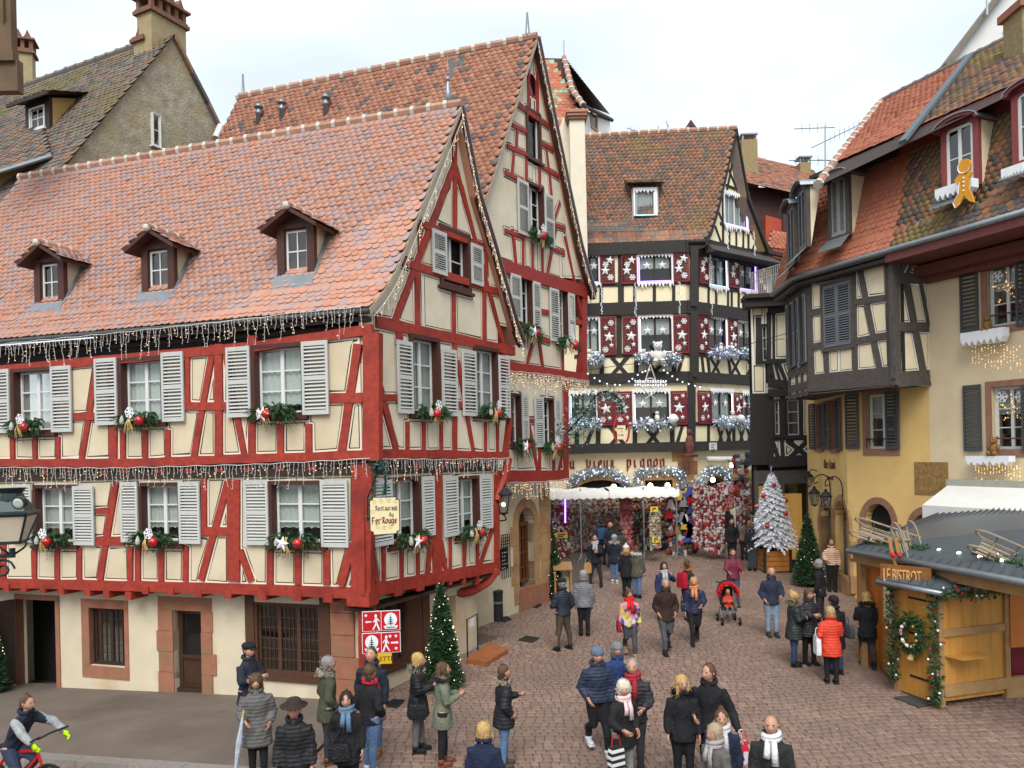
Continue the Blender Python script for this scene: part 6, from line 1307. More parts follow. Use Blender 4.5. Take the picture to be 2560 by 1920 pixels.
# ------------------------------------------------------------------ fairy lights
M_CORD = mat('white_cord',(.56,.54,.50),.6,.05,5,0); M_BULB = mat('warm_fairy_bulb',(1,.62,.22),.5,0,emit=.6,bump=0)
def icicle_lights(name,pts,label,group=None,drop=(.12,.5),step=.11,sag=.02,n=(0,0,0),warm=.12):
    P = []; 
    for a,b in zip(pts,pts[1:]):
        a,b = Vector(a),Vector(b); k = max(2,int((b-a).length/.35))
        for i in range(k): P.append(a.lerp(b,i/k)+Vector((0,0,-sag if i % 2 else 0)))
    P.append(Vector(pts[-1])); mb = MB(); mb.tube(P,.006,3); bb = MB(); tot = sum((P[i+1]-P[i]).length for i in range(len(P)-1)); k = int(tot/step); n = Vector(n)
    for j in range(k):
        s = (j+.5+rnd.uniform(-.3,.3))*step; i = 0
        while i < len(P)-2 and s > (P[i+1]-P[i]).length: s -= (P[i+1]-P[i]).length; i += 1
        d = (P[i+1]-P[i]).normalized(); q = P[i]+d*s; ln = rnd.uniform(*drop)*(1.0 if j % 3 else .6); m = max(2,int(ln/.07)); Q = [q]
        for r in range(m): Q.append(Q[-1]+Vector((0,0,-ln/m))+d*rnd.uniform(-.022,.022)+n*rnd.uniform(-.01,.012))
        mb.tube(Q,.0043,3,cap=False)
        for r,c in enumerate(Q[1:]):
            t = c+d*rnd.choice((-1,1))*.028+Vector((0,0,rnd.uniform(-.012,.02)))+n*.012; mb.tube([c,t],.0037,3,cap=False)
            if rnd.random() < warm: bb.ball(t,.011,4)
    o = tag(mb.build(name,M_CORD),label,'lights',group); bb.build('bulbs',M_BULB,o)['kind'] = 'stuff'; return o
GRP = 'icicle light strings on the red houses'
def onF(F,c,pts,w): return [F.P(*F.uv(*c(*p)),w) for p in pts]
we = (prof[-1]-FA.p).dot(nL)
icicle_lights('icicle_lights',onF(FA,c21,[(-60,1338),(0,1330),(1100,1225),(2212,1108)],we+.14)+onF(FA,c22,[(400,1058),(970,1003)],we+.14),'white icicle lights hanging along the eave of the pink tile roof',GRP,(.15,.62),.09,n=nL)
icicle_lights('icicle_lights',onF(FA2,c31,[(-60,716),(1000,722),(2212,690)],.06)+onF(FA2,c32,[(1000,640)],.06),'white icicle lights between the storeys of the long red timbered side',GRP,(.12,.55),.085,n=nL)
icicle_lights('icicle_lights',onF(FG2,c32,[(1050,640),(1600,650),(2175,636)],.06),'white icicle lights between the storeys below the corner gable',GRP,(.12,.5),.075,n=nR)
icicle_lights('icicle_lights',[FG2.P(u-.12,v-.16,.3) for u,v in roofR],'fairy lights down the right slope of the corner gable',GRP,(.08,.4),.05,n=nR,warm=.3)
icicle_lights('icicle_lights',[FG2.P(u+.06,v-.15,.26) for u,v in roofL],'sparse fairy lights down the left edge of the corner gable',GRP,(.06,.3),.12,n=nR,warm=.3)
icicle_lights('icicle_lights',[FB.P(u-.12,v-.2,.3) for u,v in vR],'fairy lights down the right slope of the tall rear gable',GRP,(.08,.4),.06,n=FB.n,warm=.3)
icicle_lights('icicle_lights',onF(FB,c23,[(-60,1542),(300,1575),(650,1635)],.09),'amber icicle lights on the upper jetty of the tall rear house',GRP,(.15,.6),.045,n=FB.n,warm=.4)
icicle_lights('icicle_lights',onF(FB,c33,[(-120,848),(200,845),(482,815)],.09),'amber icicle lights on the lower jetty of the tall rear house',GRP,(.15,.6),.05,n=FB.n,warm=.4)
# ------------------------------------------------------------------ greenery helpers
M_FIR = mat('fir_needles',(.035,.085,.03),.6,.3,9,0,rand=.45); M_STRAW = mat('straw',(.55,.38,.14),.8,.2,20,.1); M_BELL = mat('red_bauble',(.42,.012,.012),.22,.05,5,0,spec=.6); M_CONE = mat('frosted_cone',(.42,.40,.38),.9,.3,20,.4)
def fir(mb,base,d,ln,n=22,nl=.06,droop=.3,mi=0,w=.009):
    base,d = Vector(base),Vector(d).normalized(); s = d.orthogonal().normalized(); t = d.cross(s)
    for i in range(n):
        f = (i+rnd.random())/n; p = base+d*ln*f+Vector((0,0,-droop*ln*f*f)); a = rnd.uniform(0,6.283); q = (d*.75+(s*math.cos(a)+t*math.sin(a))).normalized(); k = nl*(1.1-.5*f)*rnd.uniform(.8,1.2); x = q.cross(d).normalized()*w
        mb.add([p-x,p+x,p+q*k],[(0,1,2)],mi)
def window_garland(F,c,x,y,wpx,label,kind=0,w=.12,sc=1.0):
    u,v = F.uv(*c(x,y)); uw = abs(F.uv(*c(x+wpx/2,y))[0]-F.uv(*c(x-wpx/2,y))[0])/2; P0 = F.P(u,v,w); X = F.d if F.d.x > 0 else -F.d
    mb = MB()
    for i in range(85):
        a = rnd.uniform(-1,1); b = F.P(u,v,w)+X*(a*uw*.75)+Vector((0,0,rnd.uniform(-.07,.08)*sc)); d = X*(a*1.1+rnd.uniform(-.5,.5))+Vector((0,0,rnd.uniform(-.75,.55)))+F.n*rnd.uniform(.05,.6); fir(mb,b,d,rnd.uniform(.16,.34)*sc,30,.06*sc,.4,w=.011)
    g = empty('window_garland',P0,label,'garland','fir garlands on the window sills'); mb.build('fir_sprays',M_FIR,g)['kind'] = 'stuff'
    bx = X*(uw*(.25,.35,-.15,.1)[kind % 4]); p = P0+bx+F.n*.16+Vector((0,0,-.08)); mb = MB(); mb.ball(p,.105*sc,12); mb.build('red_bell',M_BELL,g,smooth=True)
    mb = MB(); mb.box(p+F.n*.1*sc,X*.05,F.n*.008,(0,0,.006)); mb.build('bell_slit',M_BLK,g)
    mb = MB(); s0 = P0+F.n*.14+X*(uw*-.12)+Vector((0,0,.04))
    for i in range(12): d = X*rnd.uniform(-.5,.35)+Vector((0,0,-1)); e_ = s0+d*rnd.uniform(.22,.4)*sc; mb.tube([s0+X*rnd.uniform(-.03,.03),(s0+e_)/2+F.n*.05,e_],.007,3)
    mb.build('straw_bow',M_STRAW,g)
    if kind % 3 != 2: deco('snowflake',F,u+(.03 if kind % 2 else -.05),v+.1*sc,w+.2,.125*sc,g,rot=.2)
    else: deco('star',F,u-.12*(1 if F.d.x > 0 else -1),v-.08,w+.22,.17*sc,g,rot=.25)
    mb = MB(); q = P0+F.n*.15-X*(uw*.5)+Vector((0,0,-.05)); mb.lathe(q,[(.012,-.11*sc),(.045*sc,-.08*sc),(.055*sc,-.02*sc),(.03*sc,.06*sc),(.006,.1*sc)],8); mb.build('frosted_cone',M_CONE,g)
for i,(F,c,x,y,w,lab) in enumerate(((FA2,c31,265,345,300,'fir garland with red bell, upper row, window nearest the left frame edge'),(FA2,c31,1225,290,360,'fir garland with red bell, upper row, second window from the left'),(FA2,c32,180,230,360,'fir garland with red bell, upper row, window next to the corner post'),
    (FA,c31,480,1320,300,'fir garland with red bell behind the street lantern, lower row'),(FA,c31,1360,1320,360,'fir garland with snowflake and straw, lower row, middle window'),(FA,c32,350,1330,430,'fir garland with white star, lower row, window next to the corner post'),
    (FG2,c32,1490,230,250,'fir garland on the upper gable window next to the corner post'),(FG2,c32,2000,225,200,'fir garland on the upper gable window next to the eave end'),(FG,c32,1320,1320,270,'fir garland on the gable window beside the hanging restaurant sign'),(FG,c32,1830,1255,190,'fir garland on the lower gable window at the far corner bracket'),
    (FB,c23,205,375,150,'fir garland on the attic window of the tall rear gable'),(FB,c23,130,1200,140,'fir garland on the rear house half hidden by the corner gable eave'),(FB,c23,455,1305,150,'fir garland on the rear house middle storey below the gable'),(FB,c33,315,530,110,'fir garland on the rear house lowest window'),(FB,c33,60,520,90,'fir garland half hidden behind the corner house on the rear house lowest storey'))):
    window_garland(F,c,x,y,w,lab,i,sc=1.0 if i < 10 else 1.25)
# ------------------------------------------------------------------ hanging restaurant sign
M_SIGN = mat('cream_sign',(.66,.57,.34),.5,.06,4,0); M_GOLD = mat('gilt',(.45,.28,.06),.4,.1,metal=.6); M_VERD = mat('green_leaf_iron',(.02,.10,.07),.5,.3,12,.2)
ps = at(*c32(1110,1135),14.55); FS = Facade((ps.x,ps.y),(1,.06)); S1 = empty('hanging_restaurant_sign',FS.P(0,ps.z+.9,0),'cream hanging sign lettered Restaurant Au Fer Rouge on a green leafy bracket','sign')
r = FS.rect(c32,982,975,1243,1297); u0,u1,v0,v1 = r; k = .06
pl_ = [(u0+k,v0),(u0+k*1.2,v0-.02),(u1-k,v0),(u1-k,v0+k*.6),(u1,v0+k),(u1,v1-k),(u1-k,v1-k*.6),(u1-k,v1),(u0+k,v1),(u0+k,v1-k*.6),(u0,v1-k),(u0,v0+k),(u0+k,v0+k*.6)]
mb = MB(); fprism(mb,FS,pl_,-.02,.0); mb.build('sign_frame',M_IRON,S1); mb = MB(); cu_,cv_ = (u0+u1)/2,(v0+v1)/2; fprism(mb,FS,[(cu_+(u-cu_)*.95,cv_+(v-cv_)*.96) for u,v in pl_],0,.008); mb.build('sign_board',M_SIGN,S1)
def signtxt(t,x,y,h,m,nib=.2): q = FS.uv(*c32(x,y)); mb = MB(); nibtext(mb,FS,t,q[0],q[1],h,.009,nib=nib,depth=.006,adv=.68); mb.build('lettering',m,S1)
signtxt('Restaurant',1030,1092,.06,M_IRON,.17); signtxt('Au',1148,1145,.06,M_IRON,.17); signtxt('Fer',998,1208,.085,M_LETT,.24); signtxt('Rouge',1088,1203,.08,M_LETT,.24)
mb = MB()
for (x,y,s) in ((1020,1020,1),(1080,1015,1),(1150,1010,-1),(1205,1015,-1),(1050,1235,1),(1110,1245,-1),(1160,1238,1),(1212,1080,-1),(1008,1110,1)):
    q = FS.uv(*c32(x,y)); mb.tube([FS.P(q[0]+s*(.008+.005*t)*math.cos(t*1.1),q[1]+(.008+.005*t)*math.sin(t*1.1),.012) for t in range(9)],.0025,3)
mb.build('scrollwork',M_GOLD,S1)
br = [FG.P(.1,FS.uv(*c32(1065,640))[1],.0),at(*c32(1020,760),14.9),at(*c32(1050,690),14.7),at(*c32(1105,730),14.55),at(*c32(1120,860),14.55),at(*c32(1112,960),14.55)]
mb = MB(); mb.tube(smooth_curve(br),.02,5); mb.tube([at(*c32(965,1180),14.9),at(*c32(965,980),14.9),at(*c32(1030,820),14.8),at(*c32(1070,650),14.7)],.015,5); mb.build('iron_bracket',M_IRON,S1)
mb = MB()
for i in range(260):
    f = rnd.random(); q = smooth_curve(br)[int(f*29.9)] if rnd.random() < .65 else Vector(at(*c32(965,1180),14.9)).lerp(at(*c32(1040,760),14.8),f); a = Vector((rnd.gauss(0,1),rnd.gauss(0,1),rnd.gauss(0,1))).normalized(); b = a.orthogonal().normalized()*.018; q = q+a*rnd.uniform(0,.06); mb.add([q-b,q+a*.05,q+b,q-a*.03],[(0,1,2,3)])
mb.build('iron_leaves',M_VERD,S1)
# second sign in a horseshoe frame on the rear house corner
pq = at(*c33(945,400),24.2); FS2 = Facade((pq.x,pq.y),(1,.1)); S2 = empty('horseshoe_sign',at(*c33(940,250),24.2),'small cream sign in a red horseshoe below a leafy arch at the rear house','sign')
mb = MB(); cx,cy = FS2.uv(*c33(945,400)); mb.tube([FS2.P(cx+.24*math.cos(a),cy+.46*math.sin(a),0) for a in np.linspace(-.95,math.pi+.95,20)],.032,6); mb.build('horseshoe',mat('horseshoe_red',(.36,.03,.02),.5),S2)
r = FS2.rect(c33,908,358,980,478); mb = MB(); fbox(mb,FS2,*r,-.02,.02); mb.build('sign_board',M_SIGN,S2)
for i,(t,h) in enumerate((('Restaurant',.026),('Au',.03),('Fer Rouge',.03))): mb = MB(); nibtext(mb,FS2,t,r[0]+.025+(.09 if i == 1 else 0),r[3]-.11-.1*i,h,.021,nib=.2,depth=.005,adv=.62); mb.build('lettering',M_IRON,S2)
arch = [at(*c33(*p),24.4) for p in ((480,420),(560,330),(640,230),(700,130),(780,70),(860,80),(920,130),(950,190),(945,270))]; A2 = smooth_curve(arch,8); mb = MB(); mb.tube(A2,.03,5); mb.build('bracket',M_IRON,S2); mb = MB()
for i in range(900):
    f = rnd.random()**1.3; q = A2[int(f*(len(A2)-1))]; sp = .55*(1-f)**1.2+.06; a = Vector((rnd.gauss(0,1),rnd.gauss(0,.5),rnd.gauss(0,1))); q = q+a*sp*.5+Vector((0,0,-.15*(1-f))); d = Vector((rnd.gauss(0,1),rnd.gauss(0,.4),rnd.gauss(0,1))).normalized(); b = d.orthogonal().normalized()*.022; mb.add([q-b,q+d*.1,q+b],[(0,1,2)],0 if rnd.random() < .7 else 1)
mb.build('leaf_sprays',[mat('dark_green_leaf',(.03,.085,.06),.6,.3,9,0,rand=.4),mat('silver_leaf',(.35,.38,.38),.5,.2,9,0,rand=.3)],S2)['kind'] = 'stuff'
# ------------------------------------------------------------------ silver tinsel, plush animals on the black house
M_TIN = mat('silver_tinsel',(.42,.46,.50),.35,.2,9,0,metal=.4,rand=.5); M_BLB = mat('cold_bulb',(.75,.85,1.0),.5,0,emit=.4,bump=0)
def tinsel(pts,r,n,label,name='tinsel_garland',green=.15,droop=.0,ln=.16):
    P = smooth_curve(pts,6) if len(pts) > 2 else [Vector(p) for p in pts]; mb = MB(); bb = MB(); L_ = len(P)-1
    for i in range(n):
        f = rnd.random()*L_; k = min(int(f),L_-1); q = P[k].lerp(P[k+1],f-k); a = Vector((rnd.gauss(0,1),rnd.gauss(0,1),rnd.gauss(0,1))).normalized(); q = q+a*r*rnd.random()**.5; d = (a+Vector((0,0,-droop))).normalized(); b = d.orthogonal().normalized()*.02; mb.add([q-b,q+d*ln,q+b],[(0,1,2)],1 if rnd.random() < green else 0)
        if i % 18 == 0: bb.ball(q+a*.06,.035,5)
    o = tag(mb.build(name,[M_TIN,MATS['dark_green_leaf']]),label,'garland'); o['group'] = 'silver tinsel garlands on the black house'; bb.build('bulbs',M_BLB,o)['kind'] = 'stuff'; return o
def L33(F,pts,w): return [F.P(*F.uv(*c33(*p)),w) for p in pts]
tinsel(L33(FLg,[(505,880),(560,800),(660,765),(780,755),(880,770),(960,820),(1010,890)],.12),.2,1500,'silver tinsel arch over the round shop door')
tinsel(L33(FLg,[(1085,900),(1090,790),(1140,755),(1260,755),(1380,752),(1455,775),(1460,860),(1450,930)],.12),.2,1500,'silver tinsel round the square shop door')
tinsel(L33(FRg,[(1480,900),(1560,880),(1620,820),(1680,760),(1740,740),(1810,760),(1860,830)],.15),.2,1300,'silver tinsel over the right arched shop door')
tinsel(L33(FRg,[(1850,800),(1890,770),(1960,760),(2030,790)],.2),.22,800,'dark tinsel over the hanging coats',green=.5)
for c,pts,lab,F in ((c33,[(1050,360),(1150,345),(1250,350),(1360,340)],'silver planter garland with a penguin under the lowest middle window',FL),(c33,[(1735,335),(1820,330),(1960,345)],'silver planter garland left of the purple-lit window, lowest storey',FR),(c33,[(2000,330),(2080,325),(2180,335)],'silver planter garland at the far end of the lowest storey',FR),
    (c23,[(1690,1400),(1780,1390),(1870,1400)],'silver planter garland with penguins on the middle storey',FR),(c23,[(1950,1400),(2040,1395),(2120,1400)],'silver planter garland with seated white bears on the middle storey',FR),(c23,[(1095,1450),(1150,1440),(1190,1450)],'silver spray left of the big white plush bear',FL),(c23,[(1310,1450),(1360,1445),(1395,1450)],'silver spray right of the big white plush bear',FL),(c23,[(650,1460),(710,1450),(760,1455)],'silver spray beside the red gable on the middle storey',FL),(c33,[(490,350),(600,340),(740,350)],'silver planter garland beside the leafy arch',FL)):
    tinsel([F.P(*F.uv(*c(*p)),.35) for p in pts],.26,620,lab,droop=.5,ln=.2,name='planter_garland')
def plush(p,s,label,kind='bear',face=Vector((0,-1,0))):
    p = Vector(p); f = Vector(face).normalized(); x = Vector((-f.y,f.x,0)); mb = MB(); B = lambda a,b,c,r,sx=1,sz=1,mi=0: mb.ball(p+x*a*s+f*b*s+Vector((0,0,c*s)),r*s,10,mi,sx,sx,sz)
    if kind == 'bear':
        B(0,0,.34,.25,1,1.25); B(0,.06,.76,.19); B(0,.22,.71,.09); B(0,.31,.73,.03,mi=1)
        for t in (-1,1): B(t*.15,0,.92,.065); B(t*.07,.22,.81,.024,mi=1); B(t*.26,.1,.42,.09,1,1.8); B(t*.15,.28,.12,.11,1,1); B(t*.16,.2,.05,.1,1,1.3)
        nm = 'plush_bear'
    else:
        B(0,0,.35,.2,1,1.6); B(0,.1,.33,.15,1,1.5,0); B(0,.03,.72,.15); B(0,.17,.70,.035,mi=1)
        for t in (-1,1): B(t*.2,0,.42,.06,1,2.6,1); B(t*.06,.15,.76,.02,mi=1)
        nm = 'plush_penguin'
    return tag(mb.build(nm,[M_PLUSH,mat('plush_dark',(.04,.04,.045),.9)],smooth=True),label,'soft toy')
def pp(F,c,x,y,w): return F.P(*F.uv(*c(x,y)),w)
plush(pp(FL,c23,1250,1500,.45),1.05,'big white plush bear sitting over the star lights on the black house'); plush(pp(FL,c23,1128,1460,.4),.5,'small white plush bear left of the big one'); plush(pp(FL,c23,665,1470,.4),.55,'white plush bear beside the rear red gable')
plush(pp(FR,c23,2040,1425,.5),.7,'white plush bear on the middle storey beyond the corner post'); plush(pp(FR,c23,2000,1430,.6),.45,'small white plush bear leaning on a larger one'); plush(pp(FR,c23,1745,1400,.4),.55,'plush penguin nearest the corner post','penguin'); plush(pp(FR,c23,1838,1390,.4),.5,'plush penguin right of its twin','penguin')
plush(pp(FL,c33,1245,340,.4),.6,'plush penguin with raised wings under the lowest middle window','penguin'); plush(pp(FR,c33,1838,330,.45),.5,'white plush bear on the lowest storey beside a white ball'); plush(pp(FR,c33,2150,330,.45),.45,'white plush cub at the far end of the lowest storey')
for i,(F,x,y,r,lab) in enumerate(((FL,1378,305,.22,'large white ball at the end of the penguin planter'),(FR,1900,305,.2,'large white ball between the planters of the lowest storey'),(FL,1190,328,.13,'small white ball left of the penguin'))): mb = MB(); mb.ball(pp(F,c33,x,y,.5),r,12); tag(mb.build('white_ball',M_SNOW,smooth=True),lab,'ball','white balls on the black house')
for i,(F,c,x,y0,y1) in enumerate(((FL,c23,768,790,1060),(FL,c23,1060,790,1080),(FL,c23,1440,780,1060),(FR,c23,1685,540,1060),(FR2,c23,1830,300,560),(FR2,c23,2060,340,600))):
    a,b = F.uv(*c(x,y0)),F.uv(*c(x,y1)); mb = MB(); bb = MB(); mb.tube([F.P(a[0],a[1],.2),F.P(a[0],b[1],.22)],.012,3)
    for j in range(28): q = F.P(a[0]+rnd.uniform(-.05,.05),b[1]+(a[1]-b[1])*j/28,.2+rnd.uniform(-.03,.05)); bb.ball(q,.017,4)
    o = tag(mb.build('falling_light_tube',M_CORD),'string of cold white bulbs hanging down the black house, number %s from the left' % ('first','second','third','fourth','fifth','sixth')[i],'lights','hanging bulb strings'); bb.build('bulbs',mat('cold_bulb',(.75,.85,1)),o)['kind'] = 'stuff'
# ------------------------------------------------------------------ star motif and wires across the street
mb = MB(); Ys = 29; S = lambda x,y: at(*c33(x,y),Ys)
for pts in ([(1060,-10),(1330,-10)],[(1100,-40),(1110,10),(1160,70),(1240,130)],[(1290,-40),(1280,10),(1240,70),(1150,130)],[(1195,-170),(1150,-20)],[(1195,-170),(1245,-20)]): mb.tube([S(*p) for p in pts],.02,4)
mb.tube([S(1195+50*math.cos(a),-5+45*math.sin(a)) for a in np.linspace(0,6.283,16)],.022,4); o = tag(mb.build('star_light_motif',M_CORD),'wire star light motif hanging over the street below the white bear','lights'); bb = MB()
for i in range(13):
    for y in (-25,10): bb.ball(S(1065+i*22,y+rnd.uniform(-4,4)),.035,5)
bb.build('bulbs',mat('cold_bulb',(.7,.8,1)),o)['kind'] = 'stuff'
def wire(pts,label,bulbs=0,r=.011):
    mb = MB(); Q = smooth_curve(pts,8); mb.tube(Q,r,4); o = tag(mb.build('overhead_wire',M_IRON),label,'wire')
    if bulbs:
        bb = MB()
        for i in range(bulbs): bb.ball(Q[int((i+.5)/bulbs*(len(Q)-1))]+Vector((0,0,-.05)),.035,5)
        bb.build('bulbs',mat('cold_bulb',(.7,.8,1)),o)['kind'] = 'stuff'
wire([at(*c23(640,1540),26),at(*c23(1000,1490),28.5),at(*c23(1700,1400),28.5),at(*c24(170,1220),26)],'thin wire across the street holding the star motif'); wire([at(*c23(640,1550),26),at(*c23(800,1640),28),at(*c33(960,0),29)],'wire with bulbs from the red gable to the star motif',6)
wire([at(*c23(1190,1520),29),at(*c23(1100,1560),29),at(*c23(990,1640),29)],'bulb wire falling left from the star motif',6); wire([at(*c23(1300,1520),29),at(*c23(1450,1620),29),at(*c33(1640,20),29)],'bulb wire falling right from the star motif',8)
wire([at(*c24(0,1340),29),at(*c24(60,1280),27),at(*c24(140,1270),26.3)],'cable loop on the ochre bay corner'); wire([at(*c32(640,607),15.2),at(*c32(1240,612),15.9)],'thin cable over the red corner beam') if 0 else None
# ------------------------------------------------------------------ gingerbread figure, snow boxes and bears on the beige house
M_GING = mat('gingerbread',(.62,.27,.02),.7,.15,6,.1); gp = hit(*c14(1705,1560),b2_+FI.n*.75,FI.n); FGB = Facade((gp.x,gp.y),dI); cg = lambda x,y: FGB.uv(*c14(x,y))
mb = MB(); a = cg(1705,1440); rr = abs(cg(1765,1440)[0]-a[0]); fprism(mb,FGB,[(a[0]+rr*math.cos(t),a[1]+rr*math.sin(t)) for t in np.linspace(0,6.2,18)],0,.05)
pts = [(1665,1500),(1620,1560),(1640,1600),(1665,1580),(1655,1680),(1610,1760),(1630,1800),(1670,1760),(1705,1690),(1750,1740),(1790,1750),(1780,1700),(1740,1620),(1745,1545),(1775,1490),(1745,1470),(1720,1510)]
fprism(mb,FGB,[cg(*p) for p in pts],0,.048); G_ = tag(mb.build('gingerbread_figure',M_GING),'flat gingerbread man with white icing fixed to the red dormer sill','decoration'); mb = MB()
for y in (1540,1575,1610,1650): q = cg(1703,y); mb.ball(FGB.P(*q,.055),.025,6)
mb.tube([FGB.P(a[0]+rr*.9*math.cos(t),a[1]+rr*.9*math.sin(t),.055) for t in np.linspace(2.2,5.8,14)],.012,4); mb.tube([FGB.P(*cg(*p),.055) for p in pts[2:8]],.012,4); mb.build('icing',M_SNOW,G_)
def snowbox(F,r,label,bear=None):
    u0,u1,v0,v1 = r; n = 14; o = empty('snowy_window_box',F.P((u0+u1)/2,v0,.2),label,'window box'); mb = MB()
    pts = [(u0,v1),(u1,v1)]+[(u1-(u1-u0)*i/n,v0+(0.0 if i % 2 else (v1-v0)*.35)+rnd.uniform(0,.05)) for i in range(n+1)]; fprism(mb,F,pts,.12,.38); mb.build('snow_cover',M_SNOW,o)
snowbox(FI,FI.rect(c24,1745,1200,2115,1330),'white snow trim under the upper beige house window'); snowbox(FI,FI.rect(c34,1790,620,2165,705),'white snow trim under the lower beige house window')
snowbox(F3,F3.rect(c24,1530,-55,1850,60),'white snow trim below the gingerbread man'); snowbox(F4,F4.rect(c14,2105,1450,2300,1560),'white snow trim under the dormer at the right frame edge')
M_BEAR = mat('brown_plush',(.24,.13,.04),.95,.2,30,.6)
for c,x,y,s,lab in ((c24,1955,1205,.42,'golden teddy bear on the upper snowy window box'),(c34,2015,615,.5,'golden teddy bear on the lower snowy window box')):
    o = plush(pp(FI,c,x,y,.25),s,lab,face=FI.n); o.data.materials[0] = M_BEAR
for c,x0,x1,y0,y1,lab in ((c24,1800,2212,1320,1570,'curtain of warm pinprick lights under the upper beige window'),(c34,1830,2212,700,850,'curtain of warm pinprick lights under the lower beige window')):
    mb = MB(); bb = MB()
    for i in range(16):
        x = x0+(x1-x0)*i/15; a,b = FI.uv(*c(x,y0)),FI.uv(*c(x,y1-rnd.uniform(0,90))); mb.tube([FI.P(*a,.2),FI.P(a[0],b[1],.12)],.002,3)
        for j in range(6): bb.ball(FI.P(a[0],b[1]+(a[1]-b[1])*rnd.random(),.16),.011,5)
    o = tag(mb.build('light_curtain',M_CORD),lab,'lights'); bb.build('bulbs',M_BULB,o)['kind'] = 'stuff'
for c,x,y,s,lab in ((c24,2050,830,.42,'wire star of warm lights in the upper beige window'),(c34,2095,210,.4,'wire star of warm lights in the lower beige window')):
    q = FI.uv(*c(x,y)); mb = MB(); bb = MB()
    for k in range(5):
        a = math.pi/2+k*2*math.pi/5; e_ = (q[0]+s*math.cos(a),q[1]+s*math.sin(a)); mb.tube([FI.P(*q,-.08),FI.P(*e_,-.08)],.004,3)
        for j in range(7): f = rnd.random(); bb.ball(FI.P(q[0]+(e_[0]-q[0])*f+rnd.gauss(0,.02),q[1]+(e_[1]-q[1])*f+rnd.gauss(0,.03),-.07),.012,5)
    o = tag(mb.build('light_star',M_GOLD),lab,'lights'); bb.build('bulbs',M_BULB,o)['kind'] = 'stuff'
for c,x,y in ((c24,1960,730),(c24,2140,660),(c34,2000,110),(c34,2165,110)):
    q = FI.uv(*c(x,y)); deco('snowflake',FI,q[0],q[1],-.1,.16,HJ)
# retractable white awning and iron sill rails
FAW = FI.off(.15); a,b = FAW.uv(*c34(1580,840)),FAW.uv(*c34(2300,850)); AWN = empty('retractable_awning',FAW.P(a[0],a[1],.1),'white folded awning above the wooden bistro chalet','awning'); mb = MB(); M_CLOTH = mat('white_awning_cloth',(.62,.61,.58),.8,.1,2.5,.15)
fbox(mb,FI,a[0],ue,a[1]-.12,a[1]+.06,.0,.35); mb.build('cassette',mat('awning_cassette',(.35,.35,.28),.6),AWN)
mb = MB(); p0,p1 = FI.P(a[0]+.05,a[1]-.1,.3),FI.P(ue,a[1]-.1,.3); f0,f1 = at(*c34(1470,945),18.6),None; z1_ = a[1]-.62; q0,q1 = FI.P(a[0]-.1,z1_,1.15),FI.P(ue,z1_,1.15)
mb.prism([p0,p1,q1,q0],(0,0,.02)); mb.build('cloth',M_CLOTH,AWN); mb = MB(); mb.prism([q0,q1,q1+Vector((0,0,-.48)),q0+Vector((0,0,-.45))],-FI.n*.02); mb.build('valance',M_CLOTH,AWN)
for r,nm in ((r1,'upper'),(r2,'lower')): mb = MB(); mb.tube([FI.P(r[0],r[2]+.28,.06),FI.P(r[1],r[2]+.28,.06)],.02,4); mb.build('sill_rail',M_RSOF,HJ)
mb = MB(); mb.tube([FI.P(r3[0],r3[2]+.3,.06),FI.P(r3[1],r3[2]+.3,.06)],.018,4)
for i in range(9): mb.tube([FI.P(r3[0]+(r3[1]-r3[0])*i/8,r3[2]+.05+.15*abs(math.sin(i)),.06),FI.P(r3[0]+(r3[1]-r3[0])*i/8,r3[2]+.3,.06)],.012,4)
mb.build('sill_rail',M_IRON,HI)
# ------------------------------------------------------------------ trees
M_DFIR = mat('dark_fir',(.022,.06,.022),.6,.3,9,0,rand=.5); M_FROST = mat('flocked_white',(.86,.88,.92),.9,.1,9,0,rand=.25)
M_TWK = mat('twinkle',(1,.78,.5),.5,0,emit=.9,bump=0)
def cone_tree(p,h,r,label,n=2600,lights=70,base=.1):
    p = Vector(p); o = empty('cone_christmas_tree',p,label,'christmas tree','dark cone christmas trees'); mb = MB(); mb.lathe(p,[(.07,0),(.04,h*.9)],6); mb.lathe(p,[(r*.85,base),(r*.8,h*.12),(.03,h*.96)],10); mb.build('trunk',mat('trunk_and_core',(.012,.022,.01),.9),o); mb = MB(); lb = MB()  # thin trunk plus a near-black green cone filling the crown
    for i in range(n):
        f = 1-math.sqrt(rnd.random()); f = min(max(f,0),1); a = rnd.uniform(0,6.283); rr = r*(1-f)**.85*(.86+.2*rnd.random()+.07*math.sin(a*5+f*19)); q = p+Vector((math.cos(a)*rr,math.sin(a)*rr,base+f*(h-base)))
        d = Vector((math.cos(a),math.sin(a),rnd.uniform(-.5,.7)))+Vector((rnd.gauss(0,.5),rnd.gauss(0,.5),0)); d.normalize(); b = d.orthogonal().normalized(); b = (b*math.cos(i)+d.cross(b)*math.sin(i))*.022; mb.add([q-d*.03-b,q-d*.03+b,q+d*.085],[(0,1,2)])
        if i % (n//lights) == 0: lb.ball(q+d*.06,.011,5)
    mb.build('crown',M_DFIR,o)['kind'] = 'stuff'; lb.build('lights',M_TWK,o)['kind'] = 'stuff'; return o
g = gpt(1108,1722); cone_tree(g,2.35,.40,'tall dark cone christmas tree with lights beside the corner house',4200,90)
g = gpt(1382,1497); cone_tree(g,2.5,.38,'slim dark cone christmas tree beside the stone arched window',2600,60); g = gpt(2022,1464); cone_tree(g,2.5,.50,'dark cone christmas tree in front of the ochre wall',2600,30); g = gpt(-42,1735,-.35); cone_tree(g,2.9,.5,'dark lit christmas tree cut by the left frame edge',3000,60)
